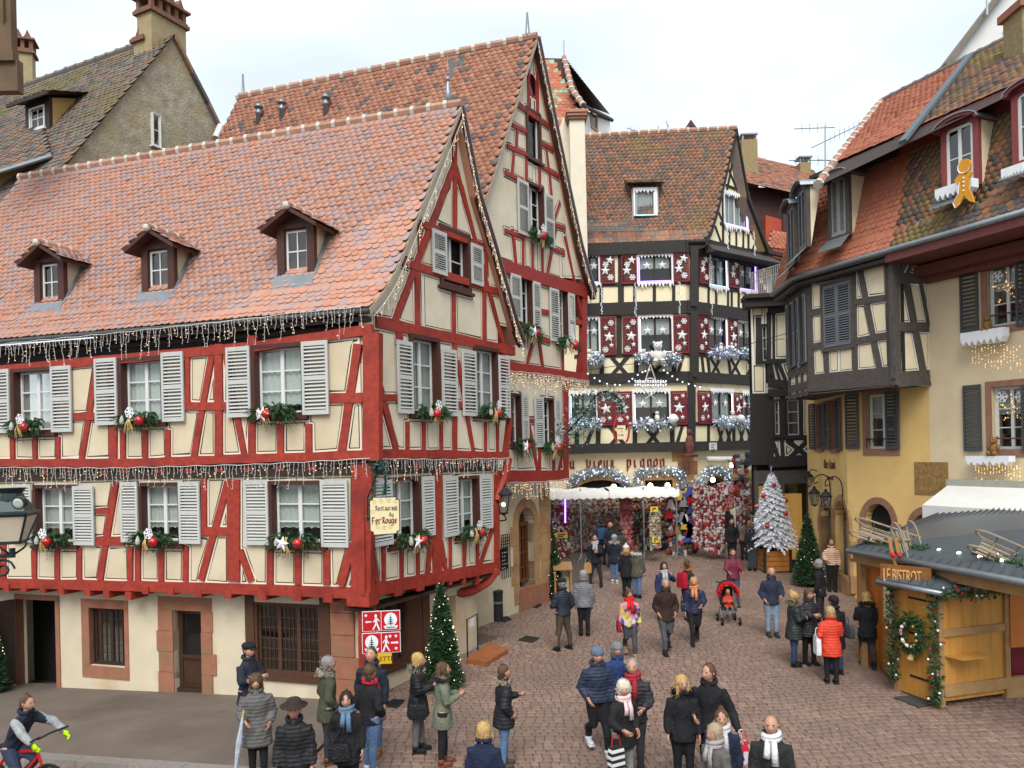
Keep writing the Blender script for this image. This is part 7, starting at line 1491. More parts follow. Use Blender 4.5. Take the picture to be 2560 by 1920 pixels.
# flocked white tree in a slatted planter
g = gpt(1934,1426); WT = empty('flocked_white_tree',g,'white flocked christmas tree with red baubles in a slatted planter','christmas tree'); h = 2.6; z0 = 1.0; mb = MB(); mb.lathe(g,[(.06,.3),(.02,h+z0)],6); mb.build('trunk',M_DKWOOD,WT); mb = MB(); bb = MB()
for i in range(150):
    f = (i+.5)/150; a = i*2.4; rr = .92*(1-f)**.8+.05; q0 = g+Vector((0,0,z0+f*h*.97)); d = Vector((math.cos(a),math.sin(a),-.12+.5*f)); fir(mb,q0+d*rr*.15,d,rr*.9,int(10+40*(1-f)),.15,.22,w=.03)
    for k in (-1,1): fir(mb,q0+d*rr*.5,d+Vector((-d.y,d.x,0))*.5*k,rr*.4,int(5+16*(1-f)),.13,.2,w=.028)
    if i % 12 == 5 and f < .85: bb.ball(q0+d*(rr+.02),.09,8)
fir(mb,g+Vector((0,0,z0+h-.2)),(0,0,1),.5,20,.1,0,w=.02); mb.build('crown',M_FROST,WT)['kind'] = 'stuff'; bb.build('baubles',M_BELL,WT,smooth=True)
PB = empty('slatted_planter',g,'orange wooden slatted planter under the white tree','planter'); M_PINE = mat('orange_pine',(.42,.16,.035),.6,.25,4,.2,stretch=(1,1,6))
for s,(dx,dy) in enumerate(((1,0),(0,1),(-1,0),(0,-1))):
    for i in range(4): mb = MB(); c = g+Vector((dx*.46,dy*.46,.12+i*.19)); t = Vector((-dy,dx,0)); mb.box(c,t*.45,Vector((dx,dy,0))*.02,(0,0,.085)); mb.build('slat',M_PINE,PB)
for dx in (-1,1):
    for dy in (-1,1): mb = MB(); mb.box(g+Vector((dx*.47,dy*.47,.4)),(.05,0,0),(0,.05,0),(0,0,.42)); mb.build('corner_post',M_BLK,PB)
# ------------------------------------------------------------------ gift stall under the white awning
YS = 32.0
def sx(x,y,Y=YS): return at(*c33(x,y),Y)
ST = empty('market_stall',sx(880,1500),'souvenir stall with white scalloped awning in front of the black house','stall'); M_AWN = mat('white_canvas',(.72,.70,.66),.8,.05,2,.1)
zF,zBk = sx(880,985).z,sx(880,893,34).z; xs = [sx(322,985).x,sx(840,985).x,sx(1448,985).x]; zg = gz(YS)
for i in range(2):
    a,b = xs[i]+.01,xs[i+1]-.01; mb = MB(); n = 16; vs = []
    for j in range(n+1):
        x = a+(b-a)*j/n; sg = .06*math.sin(j*1.1+i); vs += [(x,YS+2.0,zBk+.04*math.sin(j*.8)),(x,YS+.9,(zBk+zF+.3)/2+sg),(x,YS,zF+.3+sg*.5),(x,YS-.02,zF+(.0 if j % 2 else .06)-.04)]
    mb.add(vs,[(4*j+k,4*j+4+k,4*j+5+k,4*j+1+k) for j in range(n) for k in range(3)]); mb.build('awning_cloth',M_AWN,ST,smooth=True)
for x,y in ((605,1540),(1150,1505),(340,1540),(1435,1480)): q = sx(x,y); mb = MB(); mb.tube([(q.x,YS+.1,zg),(q.x,YS+.1,zF+.4)],.03,6); mb.build('pole',M_ZINC,ST); mb = MB(); [mb.tube([(q.x,YS+.1,zg+.35),(q.x+dx*.35,YS+.1+dy*.3,zg)],.018,4) for dx,dy in ((1,0),(-.5,.8),(-.5,-.8))]; mb.build('tripod_foot',M_ZINC,ST)
GOODS = {k: mat('goods_'+k,v[0],.85,.2,20,.3,ramp=[tuple(x*.72 for x in q_) for q_ in v]) for k,v in {'plush': [(.45,.36,.28),(.32,.22,.15),(.5,.48,.46),(.40,.08,.08),(.22,.14,.10),(.55,.42,.40),(.42,.33,.26),(.35,.30,.33)],'red': [(.40,.03,.03),(.6,.57,.54),(.28,.02,.03),(.55,.50,.46),(.62,.6,.58),(.34,.03,.04),(.5,.36,.3),(.18,.1,.1)],'mix': [(.30,.06,.05),(.10,.08,.07),(.5,.42,.3),(.05,.09,.14),(.38,.28,.10),(.4,.1,.08),(.16,.12,.1),(.55,.52,.5)],
  'card': [(.5,.42,.3),(.25,.3,.2),(.45,.2,.15),(.2,.25,.35),(.55,.5,.4),(.4,.33,.12)],'pink': [(.55,.12,.16),(.6,.2,.12),(.5,.06,.08),(.55,.3,.3)]}.items()}
def goods(name,p0,p1,z0,z1,rows,cols,r,key,label,hang=True,depth=.12,back=True):
    p0,p1 = Vector(p0),Vector(p1); d = (p1-p0); o = empty(name,(p0.x,p0.y,z0),label,'display'); n = Vector((d.y,-d.x,0)).normalized(); n = n if n.y < 0 else -n
    if back: mb = MB(); mb.prism([(p0.x,p0.y,z0),(p1.x,p1.y,z0),(p1.x,p1.y,z1),(p0.x,p0.y,z1)],-n*.06); mb.build('rack_board',M_DKWOOD,o)
    mb = MB()
    for j in range(rows):
        z = z0+(z1-z0)*(j+.5)/rows
        for i in range(cols):
            c = p0+d*((i+.5+rnd.uniform(-.25,.25))/cols)+n*(depth*.5+rnd.uniform(0,depth)); c.z = z+rnd.uniform(-.4,.4)*(z1-z0)/rows*.5; k = r*rnd.uniform(.75,1.25); mb.ball(c,k,6,0,rnd.uniform(.8,1.2),.8,rnd.uniform(.8,1.4))
            if rnd.random() < .6: mb.ball(c+Vector((rnd.uniform(-.3,.3)*k,-k*.4,k*1.2)),k*.6,5)
            if rnd.random() < .35: mb.box(c+Vector((0,-.5*k,-k*1.3)),(k*.5,0,0),(0,k*.3,0),(0,0,k*.9))
    mb.build('goods',GOODS[key],o)['kind'] = 'stuff'
    for j in range(0,rows,2): z = z0+(z1-z0)*(j+.98)/rows; mb = MB(); mb.tube([(p0.x+n.x*.05,p0.y+n.y*.05,z),(p1.x+n.x*.05,p1.y+n.y*.05,z)],.012,4); mb.build('rail',M_ZINC,o)
    return o
goods('souvenir_rack',sx(330,1500,33.5),sx(500,1500,33.5),zg+.1,zF-.1,13,12,.08,'red','rack of red and white plush toys at the left end of the stall')
goods('souvenir_rack',sx(500,1500,34.8),sx(930,1500,34.8),zg+.2,zF+.1,13,30,.085,'plush','wall of beige and brown plush toys at the back of the stall'); goods('souvenir_rack',sx(940,1500,33.4),sx(1040,1500,33.4),zg+.1,zF,12,6,.09,'pink','tall column of reddish plush toys near the stall middle')
goods('souvenir_rack',sx(1040,1500,35),sx(1430,1500,35),zg+.2,zF,12,22,.08,'mix','dark rack of mixed trinkets at the right end of the stall'); goods('postcard_rack',sx(1190,1520,31.6),sx(1285,1520,31.6),zg+.55,zF-.55,13,7,.06,'card','revolving postcard rack with yellow price cards on a wheeled base')
goods('souvenir_rack',sx(1340,1500,33.4),sx(1600,1500,33.2),zg+.1,zF+.3,8,11,.13,'mix','board of pointed felt hats behind the teal jacket'); goods('plush_stand',sx(1570,1480,32.4),sx(1660,1480,32.4),zg+.5,zF+.4,15,9,.085,'red','hanging stand of red and white toys left of the bigger one'); goods('plush_stand',sx(1665,1480,32),sx(1830,1480,32),zg+.35,zF+.35,18,15,.08,'red','large wheeled stand of red and white plush storks')
goods('plush_stand',sx(1780,1100,32.8),sx(1910,1100,32.8),zF-.6,zF+.4,6,10,.09,'pink','cluster of bright red and pink toys beside the heart poster'); goods('souvenir_rack',sx(1940,1300,33),sx(2060,1300,33),zg+.5,zF+.1,10,11,.08,'red','rack of white and pink toys behind the shoppers right of the stall'); goods('souvenir_rack',sx(2060,1300,31),sx(2200,1300,30.6),zg+.5,zF+.6,9,9,.10,'mix','rack of ornaments left of the flocked white tree')
goods('hanging_coats',sx(1920,1100,34.5),sx(2040,1100,34.5),zF-.2,zF+1.6,3,6,.2,'mix','dark garments hanging under the tinsel right of the arch')
M_YCARD = mat('yellow_card',(.62,.48,.03),.6); M_PCARD = mat('white_card',(.62,.58,.6),.6)
for x0,y0,x1,y1,Y,m,lab in ((1195,1060,1262,1105,31.4,M_YCARD,'yellow price card at the top of the postcard rack'),(1210,1320,1282,1370,31.4,M_YCARD,'yellow price card at the foot of the postcard rack'),(375,1285,480,1330,33.2,M_YCARD,'yellow price card low on the left rack'),(322,1005,380,1040,33.2,M_YCARD,'yellow price card top left under the awning'),(385,1005,450,1040,33.2,M_PCARD,'white price card top left under the awning'),(1500,900,1562,945,33,M_YCARD,'yellow price card above the felt hats'),(1568,905,1640,960,33.1,M_PCARD,'grey price card above the felt hats'),(1685,910,1740,965,32.6,M_PCARD,'white price card under the lit arch'),(2090,850,2140,895,30.8,M_YCARD,'price card left of the white tree top'),(2090,960,2145,1000,30.8,M_PCARD,'second price card left of the white tree')):
    a,b = sx(x0,y0,Y),sx(x1,y1,Y); mb = MB(); mb.abox(a.x,b.x,Y,Y+.02,b.z,a.z); o = tag(mb.build('price_card',m),lab,'sign','price cards on the stall'); mb = MB()
    for k in range(2): z = a.z-(a.z-b.z)*(.35+.35*k); mb.abox(a.x+.08,b.x-.08-.1*k,Y-.004,Y,z-.03,z+.03)
    mb.build('print',M_LETT,o)
a,b = sx(1785,870,32.5),sx(1865,955,32.5); mb = MB(); mb.abox(a.x,b.x,32.5,32.53,b.z,a.z); o = tag(mb.build('heart_poster',M_PCARD),'white poster with a red heart above the toy stands','poster'); mb = MB(); cx,cz,k = (a.x+b.x)/2,(a.z+b.z)/2+.1,.034*(b.x-a.x)
mb.prism([(cx+k*.8*16*math.sin(t)**3*.8,32.49,cz+k*.8*(13*math.cos(t)-5*math.cos(2*t)-2*math.cos(3*t)-math.cos(4*t))) for t in np.linspace(0,6.1,24)],(0,.012,0)); mb.build('heart',M_BELL,o); mb = MB(); mb.tube([(cx-.25,32.48,cz+.12),(cx+.05,32.48,cz+.2),(cx-.1,32.48,cz-.22)],.03,4); mb.tube([(cx+.08,32.48,cz+.18),(cx+.2,32.48,cz),(cx+.3,32.48,cz+.22)],.03,4); mb.build('scribble',M_PCARD,o)
hat_n = {}
for i in range(17):
    cn = ('white','blue','yellow','red','grey')[i % 5]; hat_n[cn] = k_ = hat_n.get(cn,0)+1
    x,y = rnd.uniform(1350,1590),960+25*i+rnd.uniform(-10,10); q = sx(x,y,33.0); mb = MB(); m = (M_PCARD,mat('hat_blue',(.05,.07,.3),.9),mat('hat_yellow',(.5,.33,.05),.9),M_BELL,mat('hat_grey',(.2,.2,.22),.9))[i % 5]; mb.prism([(q.x-.2,q.y,q.z),(q.x+.2,q.y,q.z),(q.x+.06,q.y,q.z+.42),(q.x-.06,q.y,q.z+.42)],(0,-.12,0)); tag(mb.build('felt_hat',m),'%s pointed felt hat beside the teal jacket, %s %s hat from the top' % (cn,('first','second','third','fourth')[k_-1],cn),'hat','felt hats on the board')
mb = MB(); a,b = sx(460,990,33.1),sx(460,1200,33.1); mb.tube([a,b],.03,6); tag(mb.build('neon_tube',LED[0]),'upright violet neon tube on the left toy rack','light')
# lit bulbs over the doors
for i,(x,y,Y) in enumerate(((880,888,34.0),(1195,878,34.3),(1345,875,34.3),(1735,828,34.6),(1900,700,35.0))):
    q = at(*c33(x,y),Y); o = empty('shop_spotlight',q,'glowing shop spotlight, the %s from the left above the stall' % ('first','second','third','fourth','fifth')[i],'lamp','shop spotlights'); mb = MB(); mb.ball(q,.11,8); mb.build('bulb',mat('spot_bulb',(1,.86,.55),.5,0,emit=9,bump=0),o); mb = MB(); mb.tube([q+Vector((0,.1,.05)),q+Vector((0,.6,.2))],.03,5); mb.build('arm',M_IRON,o)
# ------------------------------------------------------------------ wooden bistro chalet
M_CHAL = mat('honey_boards',(.48,.23,.045),.5,.22,2.2,.2,stretch=(3,3,.5),fine=40,col2=(.42,.18,.03),patch=2); M_RAW = mat('rough_plank',(.33,.19,.08),.8,.3,4,.5); M_PAN = mat('panel_red_wood',(.46,.15,.025),.5,.2,2.5,.2,stretch=(3,3,.5)); M_SEAM = mat('standing_seam',(.10,.117,.13),.4,.12,4,.1,metal=.35)
pA_,pB_,pC_ = gpt(2240,1724),gpt(2353,1770),gpt(2519,1745); zc = gz(15.5); CHL = empty('bistro_chalet',pB_,'small honey-coloured wooden chalet signed LE BISTROT at the right','chalet')
FD1 = Facade((pB_.x,pB_.y),(pA_.x-pB_.x,pA_.y-pB_.y)); FD2 = Facade((pB_.x,pB_.y),(pC_.x-pB_.x,pC_.y-pB_.y)); wD,wE = (pA_-pB_).length,(pC_-pB_).length; hC = 2.28
nb = 7
for i in range(nb): mb = MB(); fbox(mb,FD1,.1+(wD-.16)*i/nb+.001,.1+(wD-.16)*(i+1)/nb-.001,zc+.04,zc+hC-.05,-.04,.0+.002*(i % 2)); mb.build('door_board',M_CHAL,CHL)
nb = 9
for i in range(nb): mb = MB(); fbox(mb,FD2,.08+(wE-.1)*i/nb+.001,.08+(wE-.1)*(i+1)/nb-.001,zc+.1,zc+hC-.02,-.05,-.01+.002*(i % 2)); mb.build('wall_board',M_CHAL,CHL)
for r,w in (((.05,wE,zc+.2,zc+.42),.05),((.05,wE-.02,zc+1.34,zc+1.48),.04)): mb = MB(); fbox(mb,FD2,*r,-.01,w); mb.build('rail_plank',M_RAW,CHL)
for F,u in ((FD1,.03),(FD1,wD-.05),(FD2,wE)): mb = MB(); fbox(mb,F,u-.06,u+.06,zc,zc+hC,-.08,.04); mb.build('corner_post',M_RAW,CHL)
for v in (zc+.42,zc+1.28,zc+1.98): mb = MB(); fbox(mb,FD1,.12,.74,v-.02,v+.02,.004,.016); mb.build('strap_hinge',M_IRON,CHL)
q = FD2.uv(*c44(1700,640)); mb = MB(); mb.prism([FD2.P(.12,zc+.95,0),FD2.P(.95,zc+.95,0),FD2.P(.8,zc+.95,.34),FD2.P(.2,zc+.95,.34)],(0,0,.025)); mb.build('hatch_shelf',M_CHAL,CHL)
# right opening with orange shutter panel
pE = pC_+(pC_-pB_).normalized()*2.2+Vector((0,-.3,0)); FD3 = Facade((pC_.x,pC_.y),(pE.x-pC_.x,pE.y-pC_.y)); 
for i in range(5): mb = MB(); fbox(mb,FD3,.05+.45*i,.05+.45*i+.448,zc+1.0,zc+hC,.02,.06); mb.build('shutter_board',M_PAN,CHL)
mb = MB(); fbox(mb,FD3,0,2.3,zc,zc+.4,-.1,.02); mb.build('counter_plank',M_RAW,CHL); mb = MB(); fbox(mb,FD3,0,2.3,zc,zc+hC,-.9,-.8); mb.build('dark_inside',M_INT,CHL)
mb = MB(); fbox(mb,FD3,.45,.8,zc+.3,zc+.9,-.7,-.4); mb.build('red_curtain',M_CRIM,CHL)
# left annex of the chalet (panel with menu) and its eave
pL = gpt(2178,1648); FD4 = Facade((pA_.x,pA_.y),(pL.x-pA_.x,pL.y-pA_.y)); wL = (pL-pA_).length
mb = MB(); fbox(mb,FD4,.05,wL,zc+.1,zc+1.95,-.06,-.02); mb.build('side_panel',M_PAN,CHL); mb = MB(); fbox(mb,FD4,.15,.15+.62,zc+1.35,zc+2.0,.0,.02); mb.build('menu_poster',mat('pale_poster',(.6,.58,.36),.6),CHL); mb = MB()
for i in range(7): fbox(mb,FD4,.22,.68-.06*(i % 3),zc+1.42+i*.07,zc+1.445+i*.07,.02,.022)
mb.build('menu_print',M_IRON,CHL)
# small roof over the door, LE BISTROT board
def roofpoly(name,pts,parent,seams=0,m=M_SEAM,th=.05):
    mb = MB(); P = [Vector(p) for p in pts]; mb.prism(P,(0,0,th)); o = mb.build(name,m,parent)
    for i in range(1,seams): a = P[0].lerp(P[1],i/seams); b = P[3].lerp(P[2],i/seams); mb = MB(); mb.prism([a+Vector((0,0,th)),b+Vector((0,0,th)),b+Vector((0,0,th+.055)),a+Vector((0,0,th+.055))],(.02,0,0)); mb.build('seam',m,o)
    return o
zr_ = zc+hC; e0,e1,e2 = pA_+Vector((-.38,-.1,0)),pB_+Vector((-.1,-.35,0)),pC_+Vector((.3,-.25,0)); top = at(*c44(1420,60),16.4); top = (pA_+pC_)/2+Vector((.3,.6,0))
P3 = lambda p,z: Vector((p.x,p.y,z))
roofpoly('door_roof',[P3(e0,zr_),P3(e1,zr_-.02),P3(top,zr_+.5),P3(top+Vector((-.4,.4,0)),zr_+.5)],CHL,6); roofpoly('side_roof',[P3(e1,zr_-.02),P3(e2,zr_),P3(top+Vector((.9,.2,0)),zr_+.5),P3(top,zr_+.5)],CHL,8)
mb = MB(); mb.tube([P3(e0,zr_-.03),P3(e1,zr_-.05)],.055,8); mb.build('gutter',M_ZINC,CHL,smooth=True)
b0_,b1_2 = at(*c44(985,60),15.9),at(*c44(1385,100),15.25); FBi = Facade((b0_.x,b0_.y),(b1_2.x-b0_.x,b1_2.y-b0_.y)); rB = FBi.rect(c34,980,1580,1395,1750); BO = empty('bistro_sign',FBi.P(0,rB[2],0),'carved wooden sign reading LE BISTROT on the chalet roof','sign')
zb0 = (rB[2]+rB[3])/2; mb = MB(); Lb = (b1_2-b0_).length; zz = FBi.uv(*c34(1180,1660))[1]; fbox(mb,FBi,-.03,Lb+.06,zz-.2,zz+.2,-.05,0); mb.build('board',mat('sign_oak',(.22,.085,.022),.6,.3,8,.4),BO); fonttext('lettering','LE BISTROT',FBi,.03,zz-.13,.37,.0,BO,mat('pale_pine_letters',(.62,.36,.13),.7,.2,9,.2),.025,sx=(Lb-.03)/2.22)
# main awning roof of standing seam over the terrace
r0_,r1_,r2_,r3_ = at(*c34(690,1430),17.6),at(*c34(2560,1770),12.6),at(*c34(2560,1130),16.5),at(*c34(1570,1085),21.5); zlow = (r0_.z+r1_.z)/2
RF = empty('standing_seam_canopy',r0_,'dark standing-seam metal canopy sloping down from the beige house','canopy'); x1_,x2_ = r0_.lerp(r1_,1.45),r3_.lerp(r2_,1.45); roofpoly('metal_roof',[r0_,x1_,x2_,r3_],RF,32); mb = MB(); mb.tube([r0_+Vector((0,0,-.02)),x1_+Vector((0,0,-.02))],.07,8); mb.build('eave_gutter',M_ZINC,RF,smooth=True)
mb = MB(); mb.prism([r0_+Vector((.15,.1,-.3)),x1_+Vector((.1,.15,-.3)),x1_+Vector((.1,.15,-.02)),r0_+Vector((.15,.1,-.02))],(.05,.08,0)); mb.build('fascia',M_RAW,RF)
for f in (.04,.3,1.4): q = r0_.lerp(r1_,f); mb = MB(); mb.box((q.x+.3,q.y+.3,(gz(q.y)+q.z)/2),(.06,0,0),(0,.06,0),(0,0,(q.z-gz(q.y))/2)); mb.build('canopy_post',M_RAW,RF)
mb = MB(); mb.prism([P3(r0_+Vector((.4,.5,0)),gz(17)),P3(r0_.lerp(r1_,.3)+Vector((.5,.6,0)),gz(16)),P3(r0_.lerp(r1_,.3)+Vector((.5,.6,0)),r0_.z-.35),P3(r0_+Vector((.4,.5,0)),r0_.z-.35)],(.3,.2,0)); mb.build('terrace_screen',M_PAN,RF)
# bulbs along the canopy edge and garlands
for i in range(9):
    q = r0_.lerp(r1_,.04+i*.1)+Vector((.1,.35,.12+.0)); q = r0_.lerp(r1_,.06+i*.1).lerp(r3_.lerp(r2_,.06+i*.1),.12)+Vector((0,0,.12)); mb = MB(); mb.ball(q,.05,8); tag(mb.build('globe_bulb',mat('globe_bulb',(1,.9,.72),.5,0,emit=1.3,bump=0)),'frosted globe bulb on the metal canopy edge, %s from the ski end' % ('first','second','third','fourth','fifth','sixth','seventh','eighth','ninth')[i],'light','globe bulbs on the canopy')
def green(pts,r,n,label,name='fir_garland',nl=.07,baub=0):
    P = smooth_curve(pts,8); mb = MB(); bb = MB()
    for i in range(n):
        f = rnd.random()*(len(P)-1); k = min(int(f),len(P)-2); q = P[k].lerp(P[k+1],f-k); d = Vector((rnd.gauss(0,1),rnd.gauss(0,1),rnd.gauss(0,1))).normalized(); q = q+d*r*rnd.random(); fir(mb,q,d,.06,5,nl,.1,w=.012)
        if baub and i % baub == 0: bb.ball(q+d*.05+Vector((0,-.05,0)),.024,6,i//baub % 2)
    o = tag(mb.build(name,M_FIR),label,'garland','fir garlands on the chalet')
    if bb.f: bb.build('baubles',[M_SNOW,M_BELL],o)['kind'] = 'stuff'
    return o
A4 = lambda x,y,Y: at(*c44(x,y),Y)
green([FD1.P(wD-.02,zc+hC,.1),FD1.P(wD-.05,zc+1.5,.12),FD1.P(wD-.03,zc+.8,.1),FD1.P(wD-.05,zc+.25,.12)],.13,420,'fir garland with white balls down the left door post',baub=26); green([FD1.P(.0,zc+hC,.12),FD1.P(.02,zc+1.4,.14),FD1.P(-.02,zc+.7,.14),FD1.P(.0,zc+.1,.12)],.13,420,'fir garland with white balls down the corner post',baub=26)
green([P3(e1,zr_-.05),P3(e1.lerp(e2,.5),zr_-.1),P3(e2,zr_-.02),P3(e2+Vector((.5,.1,0)),zr_+.05)],.12,420,'fir garland along the right eave of the chalet',baub=20)
cA = lambda f,g_: r0_.lerp(r1_,f).lerp(r3_.lerp(r2_,f),g_)+Vector((0,0,.12)); green([cA(.04,.1),cA(.16,.08),cA(.28,.1),cA(.4,.1)],.11,420,'fir garland lying on the canopy under the sledges',baub=30); green([cA(.62,.16),cA(.75,.12),cA(.95,.12)],.11,300,'fir garland on the canopy at the right frame edge',baub=30)
# wreath on the door
q = FD1.uv(*c44(1275,500)); WR = empty('door_wreath',FD1.P(*q,.1),'green wreath with dried flowers on the chalet door','wreath'); mb = MB()
for i in range(300): a = rnd.uniform(0,6.283); rr = .24+rnd.gauss(0,.055); p = FD1.P(q[0]+rr*math.cos(a)*.95,q[1]+rr*math.sin(a)*1.15,.06+rnd.random()*.1); d = FD1.d*(math.cos(a)+rnd.gauss(0,.6))+Vector((0,0,math.sin(a)+rnd.gauss(0,.6)))+FD1.n*rnd.random(); fir(mb,p,d,.08,7,.07,.1,w=.014)
mb.build('wreath_ring',M_FIR,WR)['kind'] = 'stuff'
for i in range(22): a = rnd.uniform(0,6.283); mb = MB(); mb.ball(FD1.P(q[0]+.2*math.cos(a),q[1]+.23*math.sin(a),.17),rnd.uniform(.02,.04),6); mb.build('dried_flower',(M_SNOW,M_STRAW,mat('rose_flower',(.45,.2,.2),.8))[i % 3],WR)
mb = MB(); mb.lathe(FD1.P(q[0],q[1]-.5,.12),[(.07,0),(.08,.02),(.04,.16),(.02,.3)],8); mb.build('straw_bell',M_STRAW,WR)
# sledges, skis on the canopy
M_SLED = mat('grey_sled_wood',(.26,.21,.15),.8,.3,8,.3)
def sledge(P,label,ln=1.35,wd=.36,flip=1):
    o = empty('wooden_sledge',P(0,0,0),label,'sledge','old sledges on the canopy')
    for s in (-1,1): mb = MB(); mb.tube(smooth_curve([P(-ln/2,s*wd/2,0),P(0,s*wd/2,.0),P(ln*.38,s*wd/2,.02),P(ln*.5,s*wd/2,.14),P(ln*.42,s*wd/2,.26)]),.02,5); mb.build('runner',M_SLED,o); mb = MB(); mb.tube(smooth_curve([P(-ln/2,s*wd*.45,.24),P(ln*.2,s*wd*.45,.25),P(ln*.42,s*wd/2,.26)]),.017,5); mb.build('side_rail',M_SLED,o)
    for x in (-.4,-.1,.2): mb = MB(); mb.tube([P(ln*x,-wd/2,.0),P(ln*x,-wd*.45,.24)],.015,5); mb.tube([P(ln*x,wd/2,.0),P(ln*x,wd*.45,.24)],.015,5); mb.tube([P(ln*x,-wd*.48,.22),P(ln*x,wd*.48,.22)],.016,5); mb.build('trestle',M_SLED,o)
    for k in range(5): y = wd*.42*(k/2-1); mb = MB(); mb.box(P(-.05*ln,y,.265),(P(1,y,.265)-P(0,y,.265))*ln*.42,(P(0,1,0)-P(0,0,0))*.024,(P(0,0,1)-P(0,0,0))*.008); mb.build('seat_slat',M_SLED,o)
def frame(o,x,y): 
    o,x,y = Vector(o),Vector(x).normalized(),Vector(y); y = (y-x*x.dot(y)).normalized(); z = x.cross(y); return lambda a,b,c: o+x*a+y*b+z*c
o_ = at(*c34(1010,1290),17.0); sledge(frame(o_,at(*c34(820,1210),17)-at(*c34(1180,1330),16.6),(.1,.5,.8)),'old wooden sledge lying behind the signboard, runners curled up left',1.35); o_ = at(*c34(2080,1440),14.2); sledge(frame(o_,at(*c34(1880,1350),14.2)-at(*c34(2200,1490),13.9),(.1,.5,.8)),'old wooden sledge on the canopy at the right frame edge',1.2)
o_ = at(*c34(1265,1440),16.0); sledge(frame(o_,at(*c34(1215,1280),16)-at(*c34(1300,1600),15.8),(.9,.25,0)),'old wooden sledge standing upright behind the signboard',1.25,.4)
SK = empty('ski_pair',at(*c34(1120,1560),16),'pair of old wooden skis with red bindings standing beside the upright sledge','skis')
for x in (1055,1110): mb = MB(); P_ = [at(*c34(x+dx,y),16.1) for dx,y in ((60,1590),(15,1440),(0,1360),(-8,1330))]; mb.tube(smooth_curve(P_),.035,4,flat=.25); mb.build('ski',mat('ski_wood',(.38,.18,.06),.5),SK); mb = MB(); mb.ball(at(*c34(x+25,1480),16.0),.06,6); mb.build('binding',M_BELL,SK)
mb = MB(); g = [gpt(*c44(*p)) for p in ((1085,1055),(1330,1030),(1480,1105),(1300,1140))]; mb.prism([p+Vector((0,0,.01)) for p in g],(0,0,.015)); tag(mb.build('door_mat',mat('charcoal_mat',(.05,.05,.05),.95,.3,40,.5)),'charcoal door mat on the setts before the chalet door','mat')
# ------------------------------------------------------------------ street lantern, near left edge
Yl = 7.6; pl0 = at(*c31(105,1360),Yl); SL = empty('street_lantern',pl0,'green-black street lantern with frosted panes at the left frame edge','street lamp'); M_GRN = mat('green_black_iron',(.018,.03,.03),.35,.15,6,.1,metal=.3)
k = .00112*Yl/7.6; zc_ = lambda y: at(*c31(105,y),Yl).z
mb = MB(); sq = Matrix.Rotation(math.pi/4+.25,3,'Z'); zA0,zA1,zA2,zA3,zA4 = zc_(1365),zc_(1140),zc_(1112),zc_(1005),zc_(940); RT,RB = .25,.135
mb.lathe((pl0.x,pl0.y,0),[(RT*.98,zA1),(RT*1.12,zA1+.02),(RT*1.12,zA2),(RT*.95,zA2+.02),(RT*.62,zA3)],4,axis=sq); mb.lathe((pl0.x,pl0.y,0),[(RT*.5,zA3),(RT*.42,zA3+.06),(.1,zA3+.07),(.13,zA3+.12),(.03,zA4+.0),(.02,zA4+.02)],10); mb.build('lantern_roof',M_GRN,SL)
mb = MB()
for kk in range(4): a = math.pi/2*kk+math.pi/4+.25+math.pi/4*0; mb.tube([(pl0.x+RT*math.cos(a),pl0.y+RT*math.sin(a),zA1),(pl0.x+RB*math.cos(a),pl0.y+RB*math.sin(a),zA0)],.012,4)
mb.lathe((pl0.x,pl0.y,0),[(RB*1.05,zA0-.015),(RB*1.05,zA0+.015)],4,axis=sq)
for s in (-1,1): mb.tube(smooth_curve([(pl0.x+s*RB,pl0.y,zA0),(pl0.x+s*.12,pl0.y,zA0-.05),(pl0.x+s*.03,pl0.y,zA0-.11),(pl0.x,pl0.y,zA0-.12)]),.01,4)
mb.tube([(pl0.x,pl0.y,zA0-.06),(pl0.x,pl0.y,zA0-.15)],.03,6); mb.tube([(pl0.x,pl0.y,zA0-.13),(pl0.x-.7,pl0.y,zA0-.13)],.022,6); mb.tube(smooth_curve([(pl0.x-.1+.12*math.cos(t)*(1-t/12),pl0.y,zA0-.26+.1*math.sin(t)*(1-t/12)) for t in np.linspace(0,9,14)],2),.012,4); mb.build('lantern_frame',M_GRN,SL)
mb = MB(); mb.lathe((pl0.x,pl0.y,0),[(RB*.96,zA0),(RT*.95,zA1)],4,axis=sq,cap=False); mb.build('frosted_glass',mat('frosted_glass',(.50,.43,.33),.6,.1,3,0),SL)
q = at(*c31(172,1025),Yl-.28); mb = MB(); mb.lathe(q,[(.02,-.06),(.06,-.03),(.062,.03)],10,axis=Matrix.Rotation(math.pi/2+.2,3,'X')); mb.build('spotlight',M_GRN,SL); mb = MB(); mb.lathe(q,[(.05,.031),(.03,.04)],10,axis=Matrix.Rotation(math.pi/2+.2,3,'X')); mb.build('spotlight_lens',mat('lens',(.4,.42,.36),.2),SL)
